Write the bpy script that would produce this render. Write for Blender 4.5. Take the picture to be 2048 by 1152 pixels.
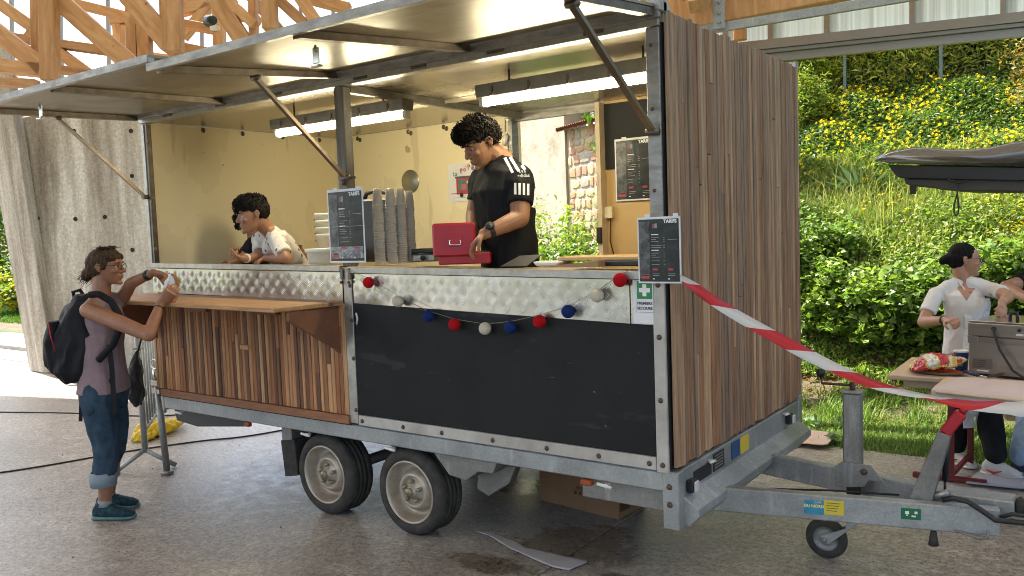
import bpy, bmesh, math, random
import numpy as np
from mathutils import Vector, Matrix, noise as mnoise
R = math.radians
random.seed(7); RNG = np.random.default_rng(7)
scene = bpy.context.scene
col = scene.collection
for o in list(bpy.data.objects): bpy.data.objects.remove(o)

# ---------------------------------------------------------------- camera
CX, CY, CZ = 5.607, -3.330, 1.70
YAW, PITCH, ROLL, FPX = -0.6289, 0.0686, -0.0367, 1672.5
FW = Vector((math.sin(YAW)*math.cos(PITCH), math.cos(YAW)*math.cos(PITCH), -math.sin(PITCH)))
r0 = FW.cross(Vector((0,0,1))).normalized(); u0 = r0.cross(FW)
RT = math.cos(ROLL)*r0 + math.sin(ROLL)*u0
UP = -math.sin(ROLL)*r0 + math.cos(ROLL)*u0
CAM = Vector((CX,CY,CZ))
cd = bpy.data.cameras.new('camera'); cam = bpy.data.objects.new('camera', cd); col.objects.link(cam)
m = Matrix(((RT.x,UP.x,-FW.x,CX),(RT.y,UP.y,-FW.y,CY),(RT.z,UP.z,-FW.z,CZ),(0,0,0,1)))
cam.matrix_world = m
cd.sensor_width = 36; cd.lens = 36*FPX/2048; cd.clip_start = 0.05; cd.clip_end = 2000
scene.camera = cam
# measuring helpers: where the line through a point of the photograph meets a real plane / depth
def ray(px, py): return FW + RT*((px-1024)/FPX) + UP*((576-py)/FPX)
def P(px, py, ax, v):
    d = ray(px,py); i = 'xyz'.index(ax); return CAM + d*((v-CAM[i])/d[i])
def D(px, py, t): return CAM + ray(px,py)*t

# ---------------------------------------------------------------- world, sun, exposure
SUN = Vector((-0.54, 0.02, 0.82)).normalized()
w = bpy.data.worlds.new('World'); scene.world = w; w.use_nodes = True
nt = w.node_tree; nt.nodes.clear()
sky = nt.nodes.new('ShaderNodeTexSky'); sky.sky_type = 'NISHITA'; sky.sun_disc = False
sky.sun_elevation = math.asin(SUN.z); sky.sun_rotation = math.atan2(SUN.x, SUN.y)
sky.air_density = 1.0; sky.dust_density = 3.0; sky.ozone_density = 1.0
bg = nt.nodes.new('ShaderNodeBackground'); bg.inputs[1].default_value = 0.15
wo = nt.nodes.new('ShaderNodeOutputWorld')
nt.links.new(sky.outputs[0], bg.inputs[0]); nt.links.new(bg.outputs[0], wo.inputs[0])
sd = bpy.data.lights.new('sun','SUN'); sd.energy = 5.0; sd.angle = R(0.6); sd.color = (1,0.94,0.84)
so = bpy.data.objects.new('sun', sd); col.objects.link(so)
so.rotation_euler = SUN.to_track_quat('Z','Y').to_euler(); so.location = (0,0,30)
scene.view_settings.view_transform = 'Standard'; scene.view_settings.look = 'None'
scene.view_settings.gamma = 1; scene.view_settings.use_curve_mapping = False
scene.view_settings.exposure = 1.7
scene.render.engine = 'CYCLES'
scene.cycles.max_bounces = 10; scene.cycles.diffuse_bounces = 5; scene.cycles.glossy_bounces = 4
scene.cycles.transparent_max_bounces = 12; scene.cycles.transmission_bounces = 8
scene.cycles.sample_clamp_indirect = 6.0
scene.cycles.use_denoising = True
scene.cycles.filter_width = 0.95

# ---------------------------------------------------------------- mesh helpers
ORG = {}
class MB:
    """collects shapes, then links them as ONE mesh object"""
    def __init__(s): s.v=[]; s.f=[]; s.sm=[]
    def add(s, vs, fs, smooth=False):
        b=len(s.v); s.v += [tuple(p) for p in vs]; s.f += [tuple(b+i for i in f) for f in fs]; s.sm += [smooth]*len(fs); return s
    def box(s, x0,x1,y0,y1,z0,z1):
        return s.add([(x0,y0,z0),(x1,y0,z0),(x1,y1,z0),(x0,y1,z0),(x0,y0,z1),(x1,y0,z1),(x1,y1,z1),(x0,y1,z1)],
              [(0,3,2,1),(4,5,6,7),(0,1,5,4),(1,2,6,5),(2,3,7,6),(3,0,4,7)])
    def bar(s, a, b, w, h, up=(0,0,1), ext=0):
        """square timber from a to b, w across, h along up"""
        a=Vector(a); b=Vector(b); d=(b-a).normalized(); a=a-d*ext; b=b+d*ext
        upv=Vector(up); x=d.cross(upv)
        if x.length<1e-4: x=d.cross(Vector((1,0,0)))
        x.normalize(); u=x.cross(d).normalized(); X=x*w/2; U=u*h/2
        vs=[a-X-U,a+X-U,a+X+U,a-X+U,b-X-U,b+X-U,b+X+U,b-X+U]
        return s.add(vs,[(0,1,2,3),(7,6,5,4),(0,4,5,1),(1,5,6,2),(2,6,7,3),(3,7,4,0)])
    def tube(s, pts, r, n=8, cap=True, flat=1.0):
        pts=[Vector(p) for p in pts]; m=len(pts)
        rs=r if isinstance(r,(list,tuple)) else [r]*m
        vs=[]; prev=None
        for i,p in enumerate(pts):
            d=(pts[min(i+1,m-1)]-pts[max(i-1,0)])
            d = d.normalized() if d.length>1e-9 else Vector((0,0,1))
            if prev is None:
                ref=Vector((0,0,1)) if abs(d.z)<.9 else Vector((1,0,0))
                x=d.cross(ref).normalized()
            else:
                x=(prev-d*prev.dot(d)); x = x.normalized() if x.length>1e-6 else d.orthogonal().normalized()
            prev=x; y=d.cross(x)
            for k in range(n):
                a=2*math.pi*k/n; vs.append(p+(x*math.cos(a)+y*math.sin(a)*flat)*rs[i])
        fs=[]
        for i in range(m-1):
            for k in range(n):
                k2=(k+1)%n; fs.append((i*n+k,i*n+k2,(i+1)*n+k2,(i+1)*n+k))
        if cap: fs.append(tuple(range(n-1,-1,-1))); fs.append(tuple((m-1)*n+k for k in range(n)))
        return s.add(vs,fs,True)
    def cyl(s, a, b, r, n=12, r2=None): return s.tube([a,b],[r, r if r2 is None else r2],n)
    def lathe(s, prof, c=(0,0,0), axis='z', n=24, cap=False):
        """prof: list of (radius, offset along axis)"""
        vs=[]; c=Vector(c)
        for r,t in prof:
            for k in range(n):
                a=2*math.pi*k/n; p,q=r*math.cos(a),r*math.sin(a)
                v={'z':(p,q,t),'y':(p,t,q),'x':(t,p,q)}[axis]; vs.append(c+Vector(v))
        fs=[]
        for i in range(len(prof)-1):
            for k in range(n):
                k2=(k+1)%n; f=(i*n+k,i*n+k2,(i+1)*n+k2,(i+1)*n+k)
                fs.append(f if axis!='y' else f[::-1])
        if cap: fs.append(tuple(range(n))); fs.append(tuple((len(prof)-1)*n+k for k in range(n)))
        return s.add(vs,fs,True)
    def prism(s, poly, ext):
        """poly: list of 3D points in a plane, ext: extrusion vector"""
        n=len(poly); e=Vector(ext); vs=[Vector(p) for p in poly]; vs+= [p+e for p in vs]
        fs=[tuple(range(n)),tuple(range(2*n-1,n-1,-1))]+[(i,i+n,(i+1)%n+n,(i+1)%n) for i in range(n)]
        return s.add(vs,fs)
    def ball(s, c, r, n=10, sc=(1,1,1)):
        c=Vector(c); vs=[]; m=n//2+1
        for i in range(m+1):
            t=math.pi*i/m
            for k in range(n):
                a=2*math.pi*k/n; vs.append(c+Vector((r*sc[0]*math.sin(t)*math.cos(a),r*sc[1]*math.sin(t)*math.sin(a),r*sc[2]*math.cos(t))))
        fs=[(i*n+k,(i+1)*n+k,(i+1)*n+(k+1)%n,i*n+(k+1)%n) for i in range(m) for k in range(n)]
        return s.add(vs,fs,True)
    def mesh(s, name, mat, bevel=0, off=(0,0,0)):
        me=bpy.data.meshes.new(name); o=Vector(off)
        me.from_pydata([Vector(v)-o for v in s.v],[],s.f)
        me.polygons.foreach_set('use_smooth',s.sm)
        bm=bmesh.new(); bm.from_mesh(me)
        bmesh.ops.recalc_face_normals(bm, faces=bm.faces)
        if bevel:
            es=[e for e in bm.edges if len(e.link_faces)==2 and e.calc_face_angle(0)>0.6]
            bmesh.ops.bevel(bm, geom=es, offset=bevel, segments=1, affect='EDGES', clamp_overlap=True)
        bm.to_mesh(me); bm.free()
        for q in (mat if isinstance(mat,(list,tuple)) else [mat]): me.materials.append(q)
        return me
    def build(s, name, mat, parent=None, bevel=0, label=None):
        off=ORG.get(parent.name,(0,0,0)) if parent is not None else (0,0,0)
        me=s.mesh(name,mat,bevel,off)
        o=bpy.data.objects.new(name,me); col.objects.link(o)
        if parent is not None: o.parent=parent; ORG[o.name]=off
        if label: o['label']=label
        return o
def tag(o,label=None,cat=None,group=None,kind=None):
    for k,v in (('label',label),('category',cat),('group',group),('kind',kind)):
        if v: o[k]=v
    return o
def thing(name,label,cat,loc=(0,0,0),group=None):
    o=bpy.data.objects.new(name,None); col.objects.link(o); o.location=loc; o.empty_display_size=.05
    ORG[o.name]=Vector(loc); return tag(o,label,cat,group)
def struct(o): o['kind']='structure'; return o
def placed(name, mesh, loc, parent=None, rot=None, scale=None, label=None):
    o=bpy.data.objects.new(name,mesh); col.objects.link(o)
    off=ORG.get(parent.name,(0,0,0)) if parent is not None else (0,0,0)
    o.location=Vector(loc)-Vector(off)
    if rot is not None: o.rotation_euler=rot
    if scale is not None: o.scale=scale
    if parent is not None: o.parent=parent
    if label: o['label']=label
    return o
def copy_tree(o,parent=None):
    c=o.copy(); col.objects.link(c)
    if parent is not None: c.parent=parent
    for ch in list(o.children): copy_tree(ch,c)
    return c

# ---------------------------------------------------------------- materials
def nd(nt,t,**kw):
    n=nt.nodes.new(t)
    for k,v in kw.items():
        if k.startswith('i_'): n.inputs[k[2:].replace('_',' ')].default_value=v
        else: setattr(n,k,v)
    return n
def ramp(nt,fac,stops,interp='LINEAR'):
    r=nt.nodes.new('ShaderNodeValToRGB'); r.color_ramp.interpolation=interp
    e=r.color_ramp.elements
    while len(e)<len(stops): e.new(0.5)
    for i,(p,c) in enumerate(stops):
        e[i].position=p; e[i].color=(c[0],c[1],c[2],1) if isinstance(c,(tuple,list)) else (c,c,c,1)
    nt.links.new(fac,r.inputs[0]); return r.outputs[0]
def coords(nt,scale=(1,1,1),kind='Object',rnd=False):
    t=nt.nodes.new('ShaderNodeTexCoord'); mp=nt.nodes.new('ShaderNodeMapping')
    mp.inputs['Scale'].default_value=scale
    nt.links.new(t.outputs[kind],mp.inputs[0])
    if rnd:
        oi=nt.nodes.new('ShaderNodeObjectInfo'); ml=nd(nt,'ShaderNodeVectorMath',operation='SCALE'); 
        cb=nt.nodes.new('ShaderNodeCombineXYZ')
        for i in range(3): nt.links.new(oi.outputs['Random'],cb.inputs[i])
        nt.links.new(cb.outputs[0],ml.inputs[0]); ml.inputs['Scale'].default_value=37.0
        nt.links.new(ml.outputs[0],mp.inputs['Location'])
    return mp.outputs[0]
def noise(nt,vec,scale,detail=4,rough=.55,dist=0):
    n=nd(nt,'ShaderNodeTexNoise'); n.inputs['Scale'].default_value=scale; n.inputs['Detail'].default_value=detail
    n.inputs['Roughness'].default_value=rough; n.inputs['Distortion'].default_value=dist
    nt.links.new(vec,n.inputs['Vector']); return n.outputs[0]
def mix(nt,fac,a,b,mode='MIX'):
    n=nt.nodes.new('ShaderNodeMix'); n.data_type='RGBA'; n.blend_type=mode
    for i,s in ((0,fac),(6,a),(7,b)):
        if hasattr(s,'is_linked') or hasattr(s,'links'): nt.links.new(s,n.inputs[i])
        else: n.inputs[i].default_value = s if not isinstance(s,tuple) else (*s[:3],1)
    return n.outputs[2]
def newmat(name):
    m=bpy.data.materials.new(name); m.use_nodes=True; nt=m.node_tree
    return m,nt,nt.nodes['Principled BSDF']
def bump(nt,b,h,strength,dist=.01):
    n=nd(nt,'ShaderNodeBump'); n.inputs['Strength'].default_value=strength; n.inputs['Distance'].default_value=dist
    nt.links.new(h,n.inputs['Height']); nt.links.new(n.outputs[0],b.inputs['Normal'])
def simple(name,c,rough=.5,metal=0,c2=None,sc=8,stretch=(1,1,1),bmp=0,bsc=60,spec=None,rvar=0,dist=.004,lo=.35,hi=.68,sheen=0,coat=0):
    m,nt,b=newmat(name)
    b.inputs['Base Color'].default_value=(*c,1); b.inputs['Roughness'].default_value=rough; b.inputs['Metallic'].default_value=metal
    if spec is not None: b.inputs['Specular IOR Level'].default_value=spec
    if sheen: b.inputs['Sheen Weight'].default_value=sheen
    if coat: b.inputs['Coat Weight'].default_value=coat; b.inputs['Coat Roughness'].default_value=.12
    v=coords(nt,stretch)
    if c2 is not None:
        f=noise(nt,v,sc,6,.62); nt.links.new(ramp(nt,f,[(lo,c),(hi,c2)]),b.inputs['Base Color'])
    if rvar:
        f2=noise(nt,v,sc*1.7,4); nt.links.new(ramp(nt,f2,[(.3,max(0,rough-rvar)),(.7,min(1,rough+rvar))]),b.inputs['Roughness'])
    if bmp: bump(nt,b,noise(nt,v,bsc,4),bmp,dist)
    return m
def emit(name,c,s):
    m=bpy.data.materials.new(name); m.use_nodes=True; nt=m.node_tree; nt.nodes.clear()
    e=nt.nodes.new('ShaderNodeEmission'); e.inputs[0].default_value=(*c,1); e.inputs[1].default_value=s
    o=nt.nodes.new('ShaderNodeOutputMaterial'); nt.links.new(e.outputs[0],o.inputs[0]); return m
def slat_wood(name,cols,grey,gz0,gz1,axis_scale=(30,30,1.6)):
    """narrow strips: colour differs strip to strip, grain runs lengthways, silvering higher up"""
    m,nt,b=newmat(name)
    oi=nt.nodes.new('ShaderNodeObjectInfo')
    n=len(cols); base=ramp(nt,oi.outputs['Random'],[(i/n,c) for i,c in enumerate(cols)],'CONSTANT')
    v=coords(nt,axis_scale,rnd=True)
    g=noise(nt,v,1.5,8,.65,.4)
    gr=ramp(nt,g,[(.28,.40),(.5,.92),(.75,1.35)])
    c=mix(nt,1.0,base,gr,'MULTIPLY')
    geo=nt.nodes.new('ShaderNodeNewGeometry'); sx=nt.nodes.new('ShaderNodeSeparateXYZ'); nt.links.new(geo.outputs['Position'],sx.inputs[0])
    mr=nd(nt,'ShaderNodeMapRange'); nt.links.new(sx.outputs[2],mr.inputs[0]); mr.inputs[1].default_value=gz0; mr.inputs[2].default_value=gz1
    v2=coords(nt,(5,5,.5),rnd=True); g2=noise(nt,v2,1.2,5,.6)
    ml=nd(nt,'ShaderNodeMath',operation='MULTIPLY'); nt.links.new(mr.outputs[0],ml.inputs[0]); nt.links.new(ramp(nt,g2,[(.3,.05),(.65,.75)]),ml.inputs[1])
    c=mix(nt,ml.outputs[0],c,mix(nt,1.0,grey,gr,'MULTIPLY'))
    # dark water streaks
    v3=coords(nt,(3.5,3.5,.25),'Object'); 
    g3=noise(nt,v3,2.3,5,.7); c=mix(nt,ramp(nt,g3,[(.58,0.0),(.72,.6)]),c,(.05,.042,.036))
    nt.links.new(c,b.inputs['Base Color']); b.inputs['Roughness'].default_value=.62
    b.inputs['Specular IOR Level'].default_value=.15
    bump(nt,b,g,.5,.004)
    return m
def timber(name,c1,c2,scale=(1,1,1)):
    """sawn softwood: grain follows the longest side of each member through its own axis"""
    m,nt,b=newmat(name)
    v=coords(nt,scale,rnd=True)
    g=noise(nt,v,2.2,8,.6,.8)
    c=ramp(nt,g,[(.28,tuple(x*.72 for x in c1)),(.48,c1),(.7,c2)])
    oi=nt.nodes.new('ShaderNodeObjectInfo')
    c=mix(nt,1.0,c,ramp(nt,oi.outputs['Random'],[(0,(.78,.74,.7)),(1,(1.15,1.12,1.08))]),'MULTIPLY')
    v2=coords(nt,(1,1,1),rnd=True)
    vo=nd(nt,'ShaderNodeTexVoronoi'); vo.inputs['Scale'].default_value=3.3; nt.links.new(v2,vo.inputs['Vector'])
    c=mix(nt,ramp(nt,vo.outputs['Distance'],[(.035,.8),(.075,0.0)]),c,(.10,.045,.02))
    nt.links.new(c,b.inputs['Base Color']); b.inputs['Roughness'].default_value=.6; b.inputs['Specular IOR Level'].default_value=.3
    bump(nt,b,g,.25,.004)
    return m
def leafmat(name,rough=.45,transl=.35,tint=1.0,spec=.4):
    m=bpy.data.materials.new(name); m.use_nodes=True; nt=m.node_tree; b=nt.nodes['Principled BSDF']; out=nt.nodes['Material Output']
    a=nt.nodes.new('ShaderNodeAttribute'); a.attribute_name='Col'
    nt.links.new(a.outputs['Color'],b.inputs['Base Color']); b.inputs['Roughness'].default_value=rough; b.inputs['Specular IOR Level'].default_value=spec
    t=nt.nodes.new('ShaderNodeBsdfTranslucent')
    c2=mix(nt,1.0,a.outputs['Color'],(1.25*tint,1.35*tint,.55*tint),'MULTIPLY')
    nt.links.new(c2,t.inputs[0])
    mx=nt.nodes.new('ShaderNodeMixShader'); mx.inputs[0].default_value=transl
    nt.links.new(b.outputs[0],mx.inputs[1]); nt.links.new(t.outputs[0],mx.inputs[2]); nt.links.new(mx.outputs[0],out.inputs[0])
    return m

M={}
M['alu']=simple('aluminium',(.42,.40,.36),.42,.75,(.30,.28,.25),18,(1,1,1),.15,90,rvar=.12)
M['alu_dull']=simple('dull_aluminium',(.34,.325,.30),.5,.6,(.20,.19,.175),9,(1,1,3),.2,70,rvar=.12)
M['trim']=simple('pale_trim',(.50,.47,.42),.5,.25,(.34,.31,.27),6,(1,1,1),.1,60,rvar=.1)
M['frame_dark']=simple('flap_frame_metal',(.16,.13,.105),.42,.7,(.09,.075,.06),14,(1,1,1),.1,60,rvar=.1)
M['tread']=simple('tread_plate_metal',(.60,.58,.54),.24,1.0,(.42,.40,.37),5,(1,1,1),.05,40,rvar=.08)
M['steel']=simple('bright_steel',(.62,.61,.58),.25,1.0)
M['black_plastic']=simple('black_plastic',(.012,.012,.013),.45)
M['rubber']=simple('rubber',(.030,.028,.025),.8,0,(.062,.054,.045),14,bmp=.2,bsc=120,spec=.3)
M['black_matt']=simple('black_matt',(.012,.012,.012),.7)
M['red_paint']=simple('red_enamel',(.42,.010,.025),.38,0,(.36,.008,.02),6)
M['red_steel']=simple('red_steel_paint',(.17,.012,.016),.45,0,(.11,.012,.014),12,rvar=.1)
M['white_plastic']=simple('white_plastic',(.70,.68,.62),.4)
M['paper']=simple('paper',(.74,.72,.70),.7,bmp=.15,bsc=12,dist=.01)
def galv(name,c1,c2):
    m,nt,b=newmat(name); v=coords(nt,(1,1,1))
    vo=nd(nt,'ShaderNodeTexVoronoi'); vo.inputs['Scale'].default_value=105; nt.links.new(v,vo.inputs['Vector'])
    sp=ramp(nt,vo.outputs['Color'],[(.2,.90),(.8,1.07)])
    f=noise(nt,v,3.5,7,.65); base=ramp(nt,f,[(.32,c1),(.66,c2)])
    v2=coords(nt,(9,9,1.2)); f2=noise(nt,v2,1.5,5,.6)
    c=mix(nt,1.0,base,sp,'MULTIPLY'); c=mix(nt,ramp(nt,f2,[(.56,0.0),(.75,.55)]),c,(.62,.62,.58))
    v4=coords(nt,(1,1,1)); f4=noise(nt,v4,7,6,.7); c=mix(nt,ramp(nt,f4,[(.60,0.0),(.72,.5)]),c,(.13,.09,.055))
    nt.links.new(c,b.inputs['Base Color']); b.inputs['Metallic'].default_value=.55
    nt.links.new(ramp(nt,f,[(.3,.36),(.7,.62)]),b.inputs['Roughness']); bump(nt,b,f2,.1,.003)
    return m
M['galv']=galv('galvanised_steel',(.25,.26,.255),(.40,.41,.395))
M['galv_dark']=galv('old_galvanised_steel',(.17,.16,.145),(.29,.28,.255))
M['slat_front']=slat_wood('front_slat_wood',[(.32,.135,.06),(.46,.22,.10),(.15,.07,.04),(.56,.31,.15),(.38,.155,.07),(.19,.09,.055),(.48,.24,.11)],(.24,.17,.11),.6,2.6)
M['slat_end']=slat_wood('end_wall_slat_wood',[(.31,.155,.08),(.44,.26,.14),(.23,.14,.09),(.45,.295,.175),(.27,.17,.11),(.38,.235,.14),(.26,.17,.12)],(.26,.205,.155),1.0,2.3)
M['shelf_wood']=timber('shelf_wood',(.40,.22,.10),(.50,.31,.16),(1.5,14,14))
M['brown_ply']=simple('brown_board',(.21,.085,.042),.55,0,(.14,.055,.028),5,(1,1,1),.1,40)
M['timber_x']=timber('roof_timber',(.55,.30,.135),(.66,.42,.22),(5,5,1))
M['cream']=simple('cream_wall_sheet',(.78,.68,.45),.28,0,(.76,.65,.42),1.1,(1,1,.6),.04,3,rvar=.03,dist=.02)
M['ceil']=simple('ceiling_sheet',(.42,.37,.28),.22,.35,(.35,.30,.22),3,(1,1,1),.05,6,dist=.01)
def flapmat():
    m,nt,b=newmat('flap_sheet_metal'); v=coords(nt,(1,6,6)); 
    f=noise(nt,v,2.2,7,.6,.5); v2=coords(nt,(1,1,1)); f2=noise(nt,v2,1.7,4,.5,1.0)
    c=ramp(nt,f,[(.3,(.22,.19,.13)),(.7,(.30,.26,.18))]); c=mix(nt,ramp(nt,f2,[(.45,0.0),(.7,.45)]),c,(.17,.145,.10))
    nt.links.new(c,b.inputs['Base Color']); b.inputs['Metallic'].default_value=.8
    nt.links.new(ramp(nt,f2,[(.3,.34),(.7,.50)]),b.inputs['Roughness']); bump(nt,b,f2,.2,.02)
    return m
M['flap']=flapmat()
M['orange_wall']=simple('tan_door_board',(.58,.38,.16),.42,0,(.52,.33,.13),2,(1,1,1),.05,5)
def marks(m,sc,th,c,stretch=(1,1,1),amt=.6):
    """small marks of wear laid over a plain material"""
    nt=m.node_tree; b=nt.nodes['Principled BSDF']; lk=b.inputs['Base Color'].links; src=lk[0].from_socket if lk else tuple(b.inputs['Base Color'].default_value)
    v=coords(nt,stretch); f=noise(nt,v,sc,3,.5); n=mix(nt,ramp(nt,f,[(th,0.0),(th+.03,amt)]),src,c); nt.links.new(n,b.inputs['Base Color'])
marks(M['cream'],5,.72,(.20,.13,.06)); marks(M['cream'],23,.74,(.10,.07,.04)); marks(M['cream'],2.0,.66,(.55,.44,.26),(3,3,.5),.5)
M['floor_int']=simple('van_floor',(.18,.15,.12),.6)
M['chalk']=simple('chalkboard_paint',(.011,.011,.0115),.7,0,(.016,.016,.0165),3,(1,1,1),.04,30,rvar=.05,spec=.25)
marks(M['chalk'],38,.755,(.30,.30,.29),amt=.5); marks(M['chalk'],2.2,.62,(.035,.035,.036),(1,1,3),.7); marks(M['chalk'],11,.71,(.10,.10,.10),(1,1,6),.5)
M['tube']=emit('fluorescent_tube',(1.0,.88,.58),30)
M['lampbody']=simple('lamp_housing',(.20,.19,.17),.5,0,(.13,.12,.10),8)
M['rim']=simple('rim_paint',(.50,.44,.36),.42,.35,(.33,.26,.19),9,bmp=.1,bsc=60,rvar=.12)
M['wire']=simple('black_cable',(.012,.012,.013),.5)
M['board_edge']=simple('board',(.42,.31,.20),.6)

# ground concrete, slightly worn and polished, wet patch by the box
def floor_mat():
    m,nt,b=newmat('worn_concrete'); v=coords(nt,(1,1,1),'Object')
    sp=noise(nt,v,85,3,.7); md=noise(nt,v,9,7,.65); lg=noise(nt,v,.8,5,.6,.6)
    c=ramp(nt,md,[(.3,(.225,.192,.158)),(.52,(.315,.278,.235)),(.72,(.42,.38,.33))])
    c=mix(nt,1.0,c,ramp(nt,lg,[(.3,.72),(.7,1.18)]),'MULTIPLY')
    c=mix(nt,1.0,c,ramp(nt,noise(nt,v,30,6,.8),[(.38,.55),(.60,1.35)]),'MULTIPLY'); c=mix(nt,ramp(nt,sp,[(.56,0.0),(.66,.8)]),c,(.46,.42,.37))
    sp2=noise(nt,v,60,2,.6); c=mix(nt,ramp(nt,sp2,[(.30,.7),(.40,0.0)]),c,(.085,.065,.05))
    # wet stain with a shape of its own
    sep=nt.nodes.new('ShaderNodeSeparateXYZ'); nt.links.new(v,sep.inputs[0])
    def blob(cx,cy,rx,ry):
        a=nd(nt,'ShaderNodeVectorMath',operation='SUBTRACT'); nt.links.new(v,a.inputs[0]); a.inputs[1].default_value=(cx,cy,0)
        mm=nd(nt,'ShaderNodeVectorMath',operation='MULTIPLY'); nt.links.new(a.outputs[0],mm.inputs[0]); mm.inputs[1].default_value=(1/rx,1/ry,0)
        l=nd(nt,'ShaderNodeVectorMath',operation='LENGTH'); nt.links.new(mm.outputs[0],l.inputs[0]); return l.outputs['Value']
    mn=nd(nt,'ShaderNodeMath',operation='MINIMUM'); nt.links.new(blob(3.25,.42,.50,.42),mn.inputs[0])
    mn0=nd(nt,'ShaderNodeMath',operation='MINIMUM'); nt.links.new(blob(3.0,-.05,.38,.16),mn0.inputs[0]); nt.links.new(blob(3.75,.12,.34,.12),mn0.inputs[1])
    nt.links.new(mn0.outputs[0],mn.inputs[1])
    mn2=nd(nt,'ShaderNodeMath',operation='MINIMUM'); nt.links.new(mn.outputs[0],mn2.inputs[0]); nt.links.new(blob(2.45,1.1,.42,.25),mn2.inputs[1])
    wn=noise(nt,v,3.2,9,.78); ad=nd(nt,'ShaderNodeMath',operation='MULTIPLY_ADD'); nt.links.new(wn,ad.inputs[0]); ad.inputs[1].default_value=1.6; nt.links.new(mn2.outputs[0],ad.inputs[2])
    wet=ramp(nt,ad.outputs[0],[(.62*1.0,1.0),(.72,0.0)])
    # map range: value ~0.8..2
    mr=nd(nt,'ShaderNodeMapRange'); nt.links.new(ad.outputs[0],mr.inputs[0]); mr.inputs[1].default_value=1.30; mr.inputs[2].default_value=1.62; mr.inputs[3].default_value=1; mr.inputs[4].default_value=0
    c=mix(nt,mr.outputs[0],c,mix(nt,1.0,c,(.50,.45,.40),'MULTIPLY'))
    nt.links.new(c,b.inputs['Base Color'])
    rr=ramp(nt,md,[(.3,.30),(.7,.50)]); rr=mix(nt,mr.outputs[0],rr,(.2,.2,.2)); nt.links.new(rr,b.inputs['Roughness'])
    b.inputs['Specular IOR Level'].default_value=.55
    h=nd(nt,'ShaderNodeMath',operation='MULTIPLY_ADD'); nt.links.new(sp,h.inputs[0]); h.inputs[1].default_value=.4; nt.links.new(md,h.inputs[2])
    bump(nt,b,h.outputs[0],.45,.006)
    return m
M['floor']=floor_mat()
def concrete_wall():
    m,nt,b=newmat('board_marked_concrete'); v=coords(nt,(1,1,1),'Object')
    v1=coords(nt,(2.2,2.2,.22),'Object')
    st=noise(nt,v1,1.6,7,.65,.3); fine=noise(nt,v,28,6,.7); pit=noise(nt,v,70,3,.6)
    c=ramp(nt,st,[(.34,(.24,.20,.15)),(.5,(.45,.41,.34)),(.64,(.68,.65,.58))])
    c=mix(nt,1.0,c,ramp(nt,fine,[(.3,.68),(.65,1.15)]),'MULTIPLY')
    c=mix(nt,ramp(nt,pit,[(.26,.6),(.34,0.0)]),c,(.08,.07,.055))
    nt.links.new(c,b.inputs['Base Color']); b.inputs['Roughness'].default_value=.8
    bump(nt,b,fine,.4,.01); return m
M['conc']=concrete_wall()
M['leaf']=leafmat('leaves'); M['grass']=leafmat('grass_blades',.6,.35,1.0,.25); M['petal']=leafmat('petals',.6,.3,1.0,.2)
M['bark']=simple('bark',(.11,.08,.055),.85,0,(.06,.045,.032),12,(1,1,.3),.5,30)
M['soil']=simple('soil',(.07,.048,.032),.95,0,(.035,.024,.016),7,bmp=.6,bsc=20,dist=.03)
M['galv_roof']=simple('grey_painted_metal',(.30,.285,.265),.38,.35,(.26,.245,.23),2)
# ================================================================ SETTING
def ss(a,b,x):
    t=np.clip((x-a)/(b-a),0,1); return t*t*(3-2*t)
def H(x,y):
    x=np.asarray(x,float); y=np.asarray(y,float)
    hill=.25*ss(4.3,4.9,y)+.8*(np.clip(y,4.9,13)-4.9)
    lf=.10*np.clip(y-3.2,0,9)
    w=ss(-1.2,2.6,x+(y-8)*.35)
    return w*hill+(1-w)*lf
# terrain: one sheet to the horizon
xs=np.concatenate([[-400,-150,-60,-35],np.arange(-24,16,.5),[20,30,60,150,400]]); ys=np.concatenate([np.arange(3.04,16,.4),[20,30,60,150,400]])
gx,gy=np.meshgrid(xs,ys); gz=H(gx,gy)-.03
gz=gz+.03*np.sin(gx*3.1+gy*1.7)*np.clip((gy-4.5),0,1)
tv=np.stack([gx,gy,gz],-1).reshape(-1,3); nx_,ny_=len(xs),len(ys)
tf=[(j*nx_+i,j*nx_+i+1,(j+1)*nx_+i+1,(j+1)*nx_+i) for j in range(ny_-1) for i in range(nx_-1)]
def terrain_mat():
    m,nt,b=newmat('earth_and_grass'); v=coords(nt,(1,1,1),'Object')
    f=noise(nt,v,6,7,.7); g=noise(nt,v,1.1,4,.6)
    c=ramp(nt,f,[(.3,(.030,.045,.014)),(.55,(.06,.09,.025)),(.75,(.11,.12,.045))])
    s=ramp(nt,f,[(.3,(.07,.045,.028)),(.7,(.19,.13,.085))])
    sep=nt.nodes.new('ShaderNodeSeparateXYZ'); nt.links.new(v,sep.inputs[0])
    a=nd(nt,'ShaderNodeMapRange'); nt.links.new(sep.outputs[1],a.inputs[0]); a.inputs[1].default_value=4.1; a.inputs[2].default_value=4.6
    a2=nd(nt,'ShaderNodeMapRange'); nt.links.new(sep.outputs[1],a2.inputs[0]); a2.inputs[1].default_value=6.0; a2.inputs[2].default_value=5.3
    mm=nd(nt,'ShaderNodeMath',operation='MULTIPLY'); nt.links.new(a.outputs[0],mm.inputs[0]); nt.links.new(a2.outputs[0],mm.inputs[1])
    c=mix(nt,mm.outputs[0],c,s); nt.links.new(c,b.inputs['Base Color']); b.inputs['Roughness'].default_value=.9
    bump(nt,b,f,.6,.05); return m
M['terrain']=terrain_mat()
mb=MB(); mb.add(tv,tf,True); struct(mb.build('hillside',M['terrain']))
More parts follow.
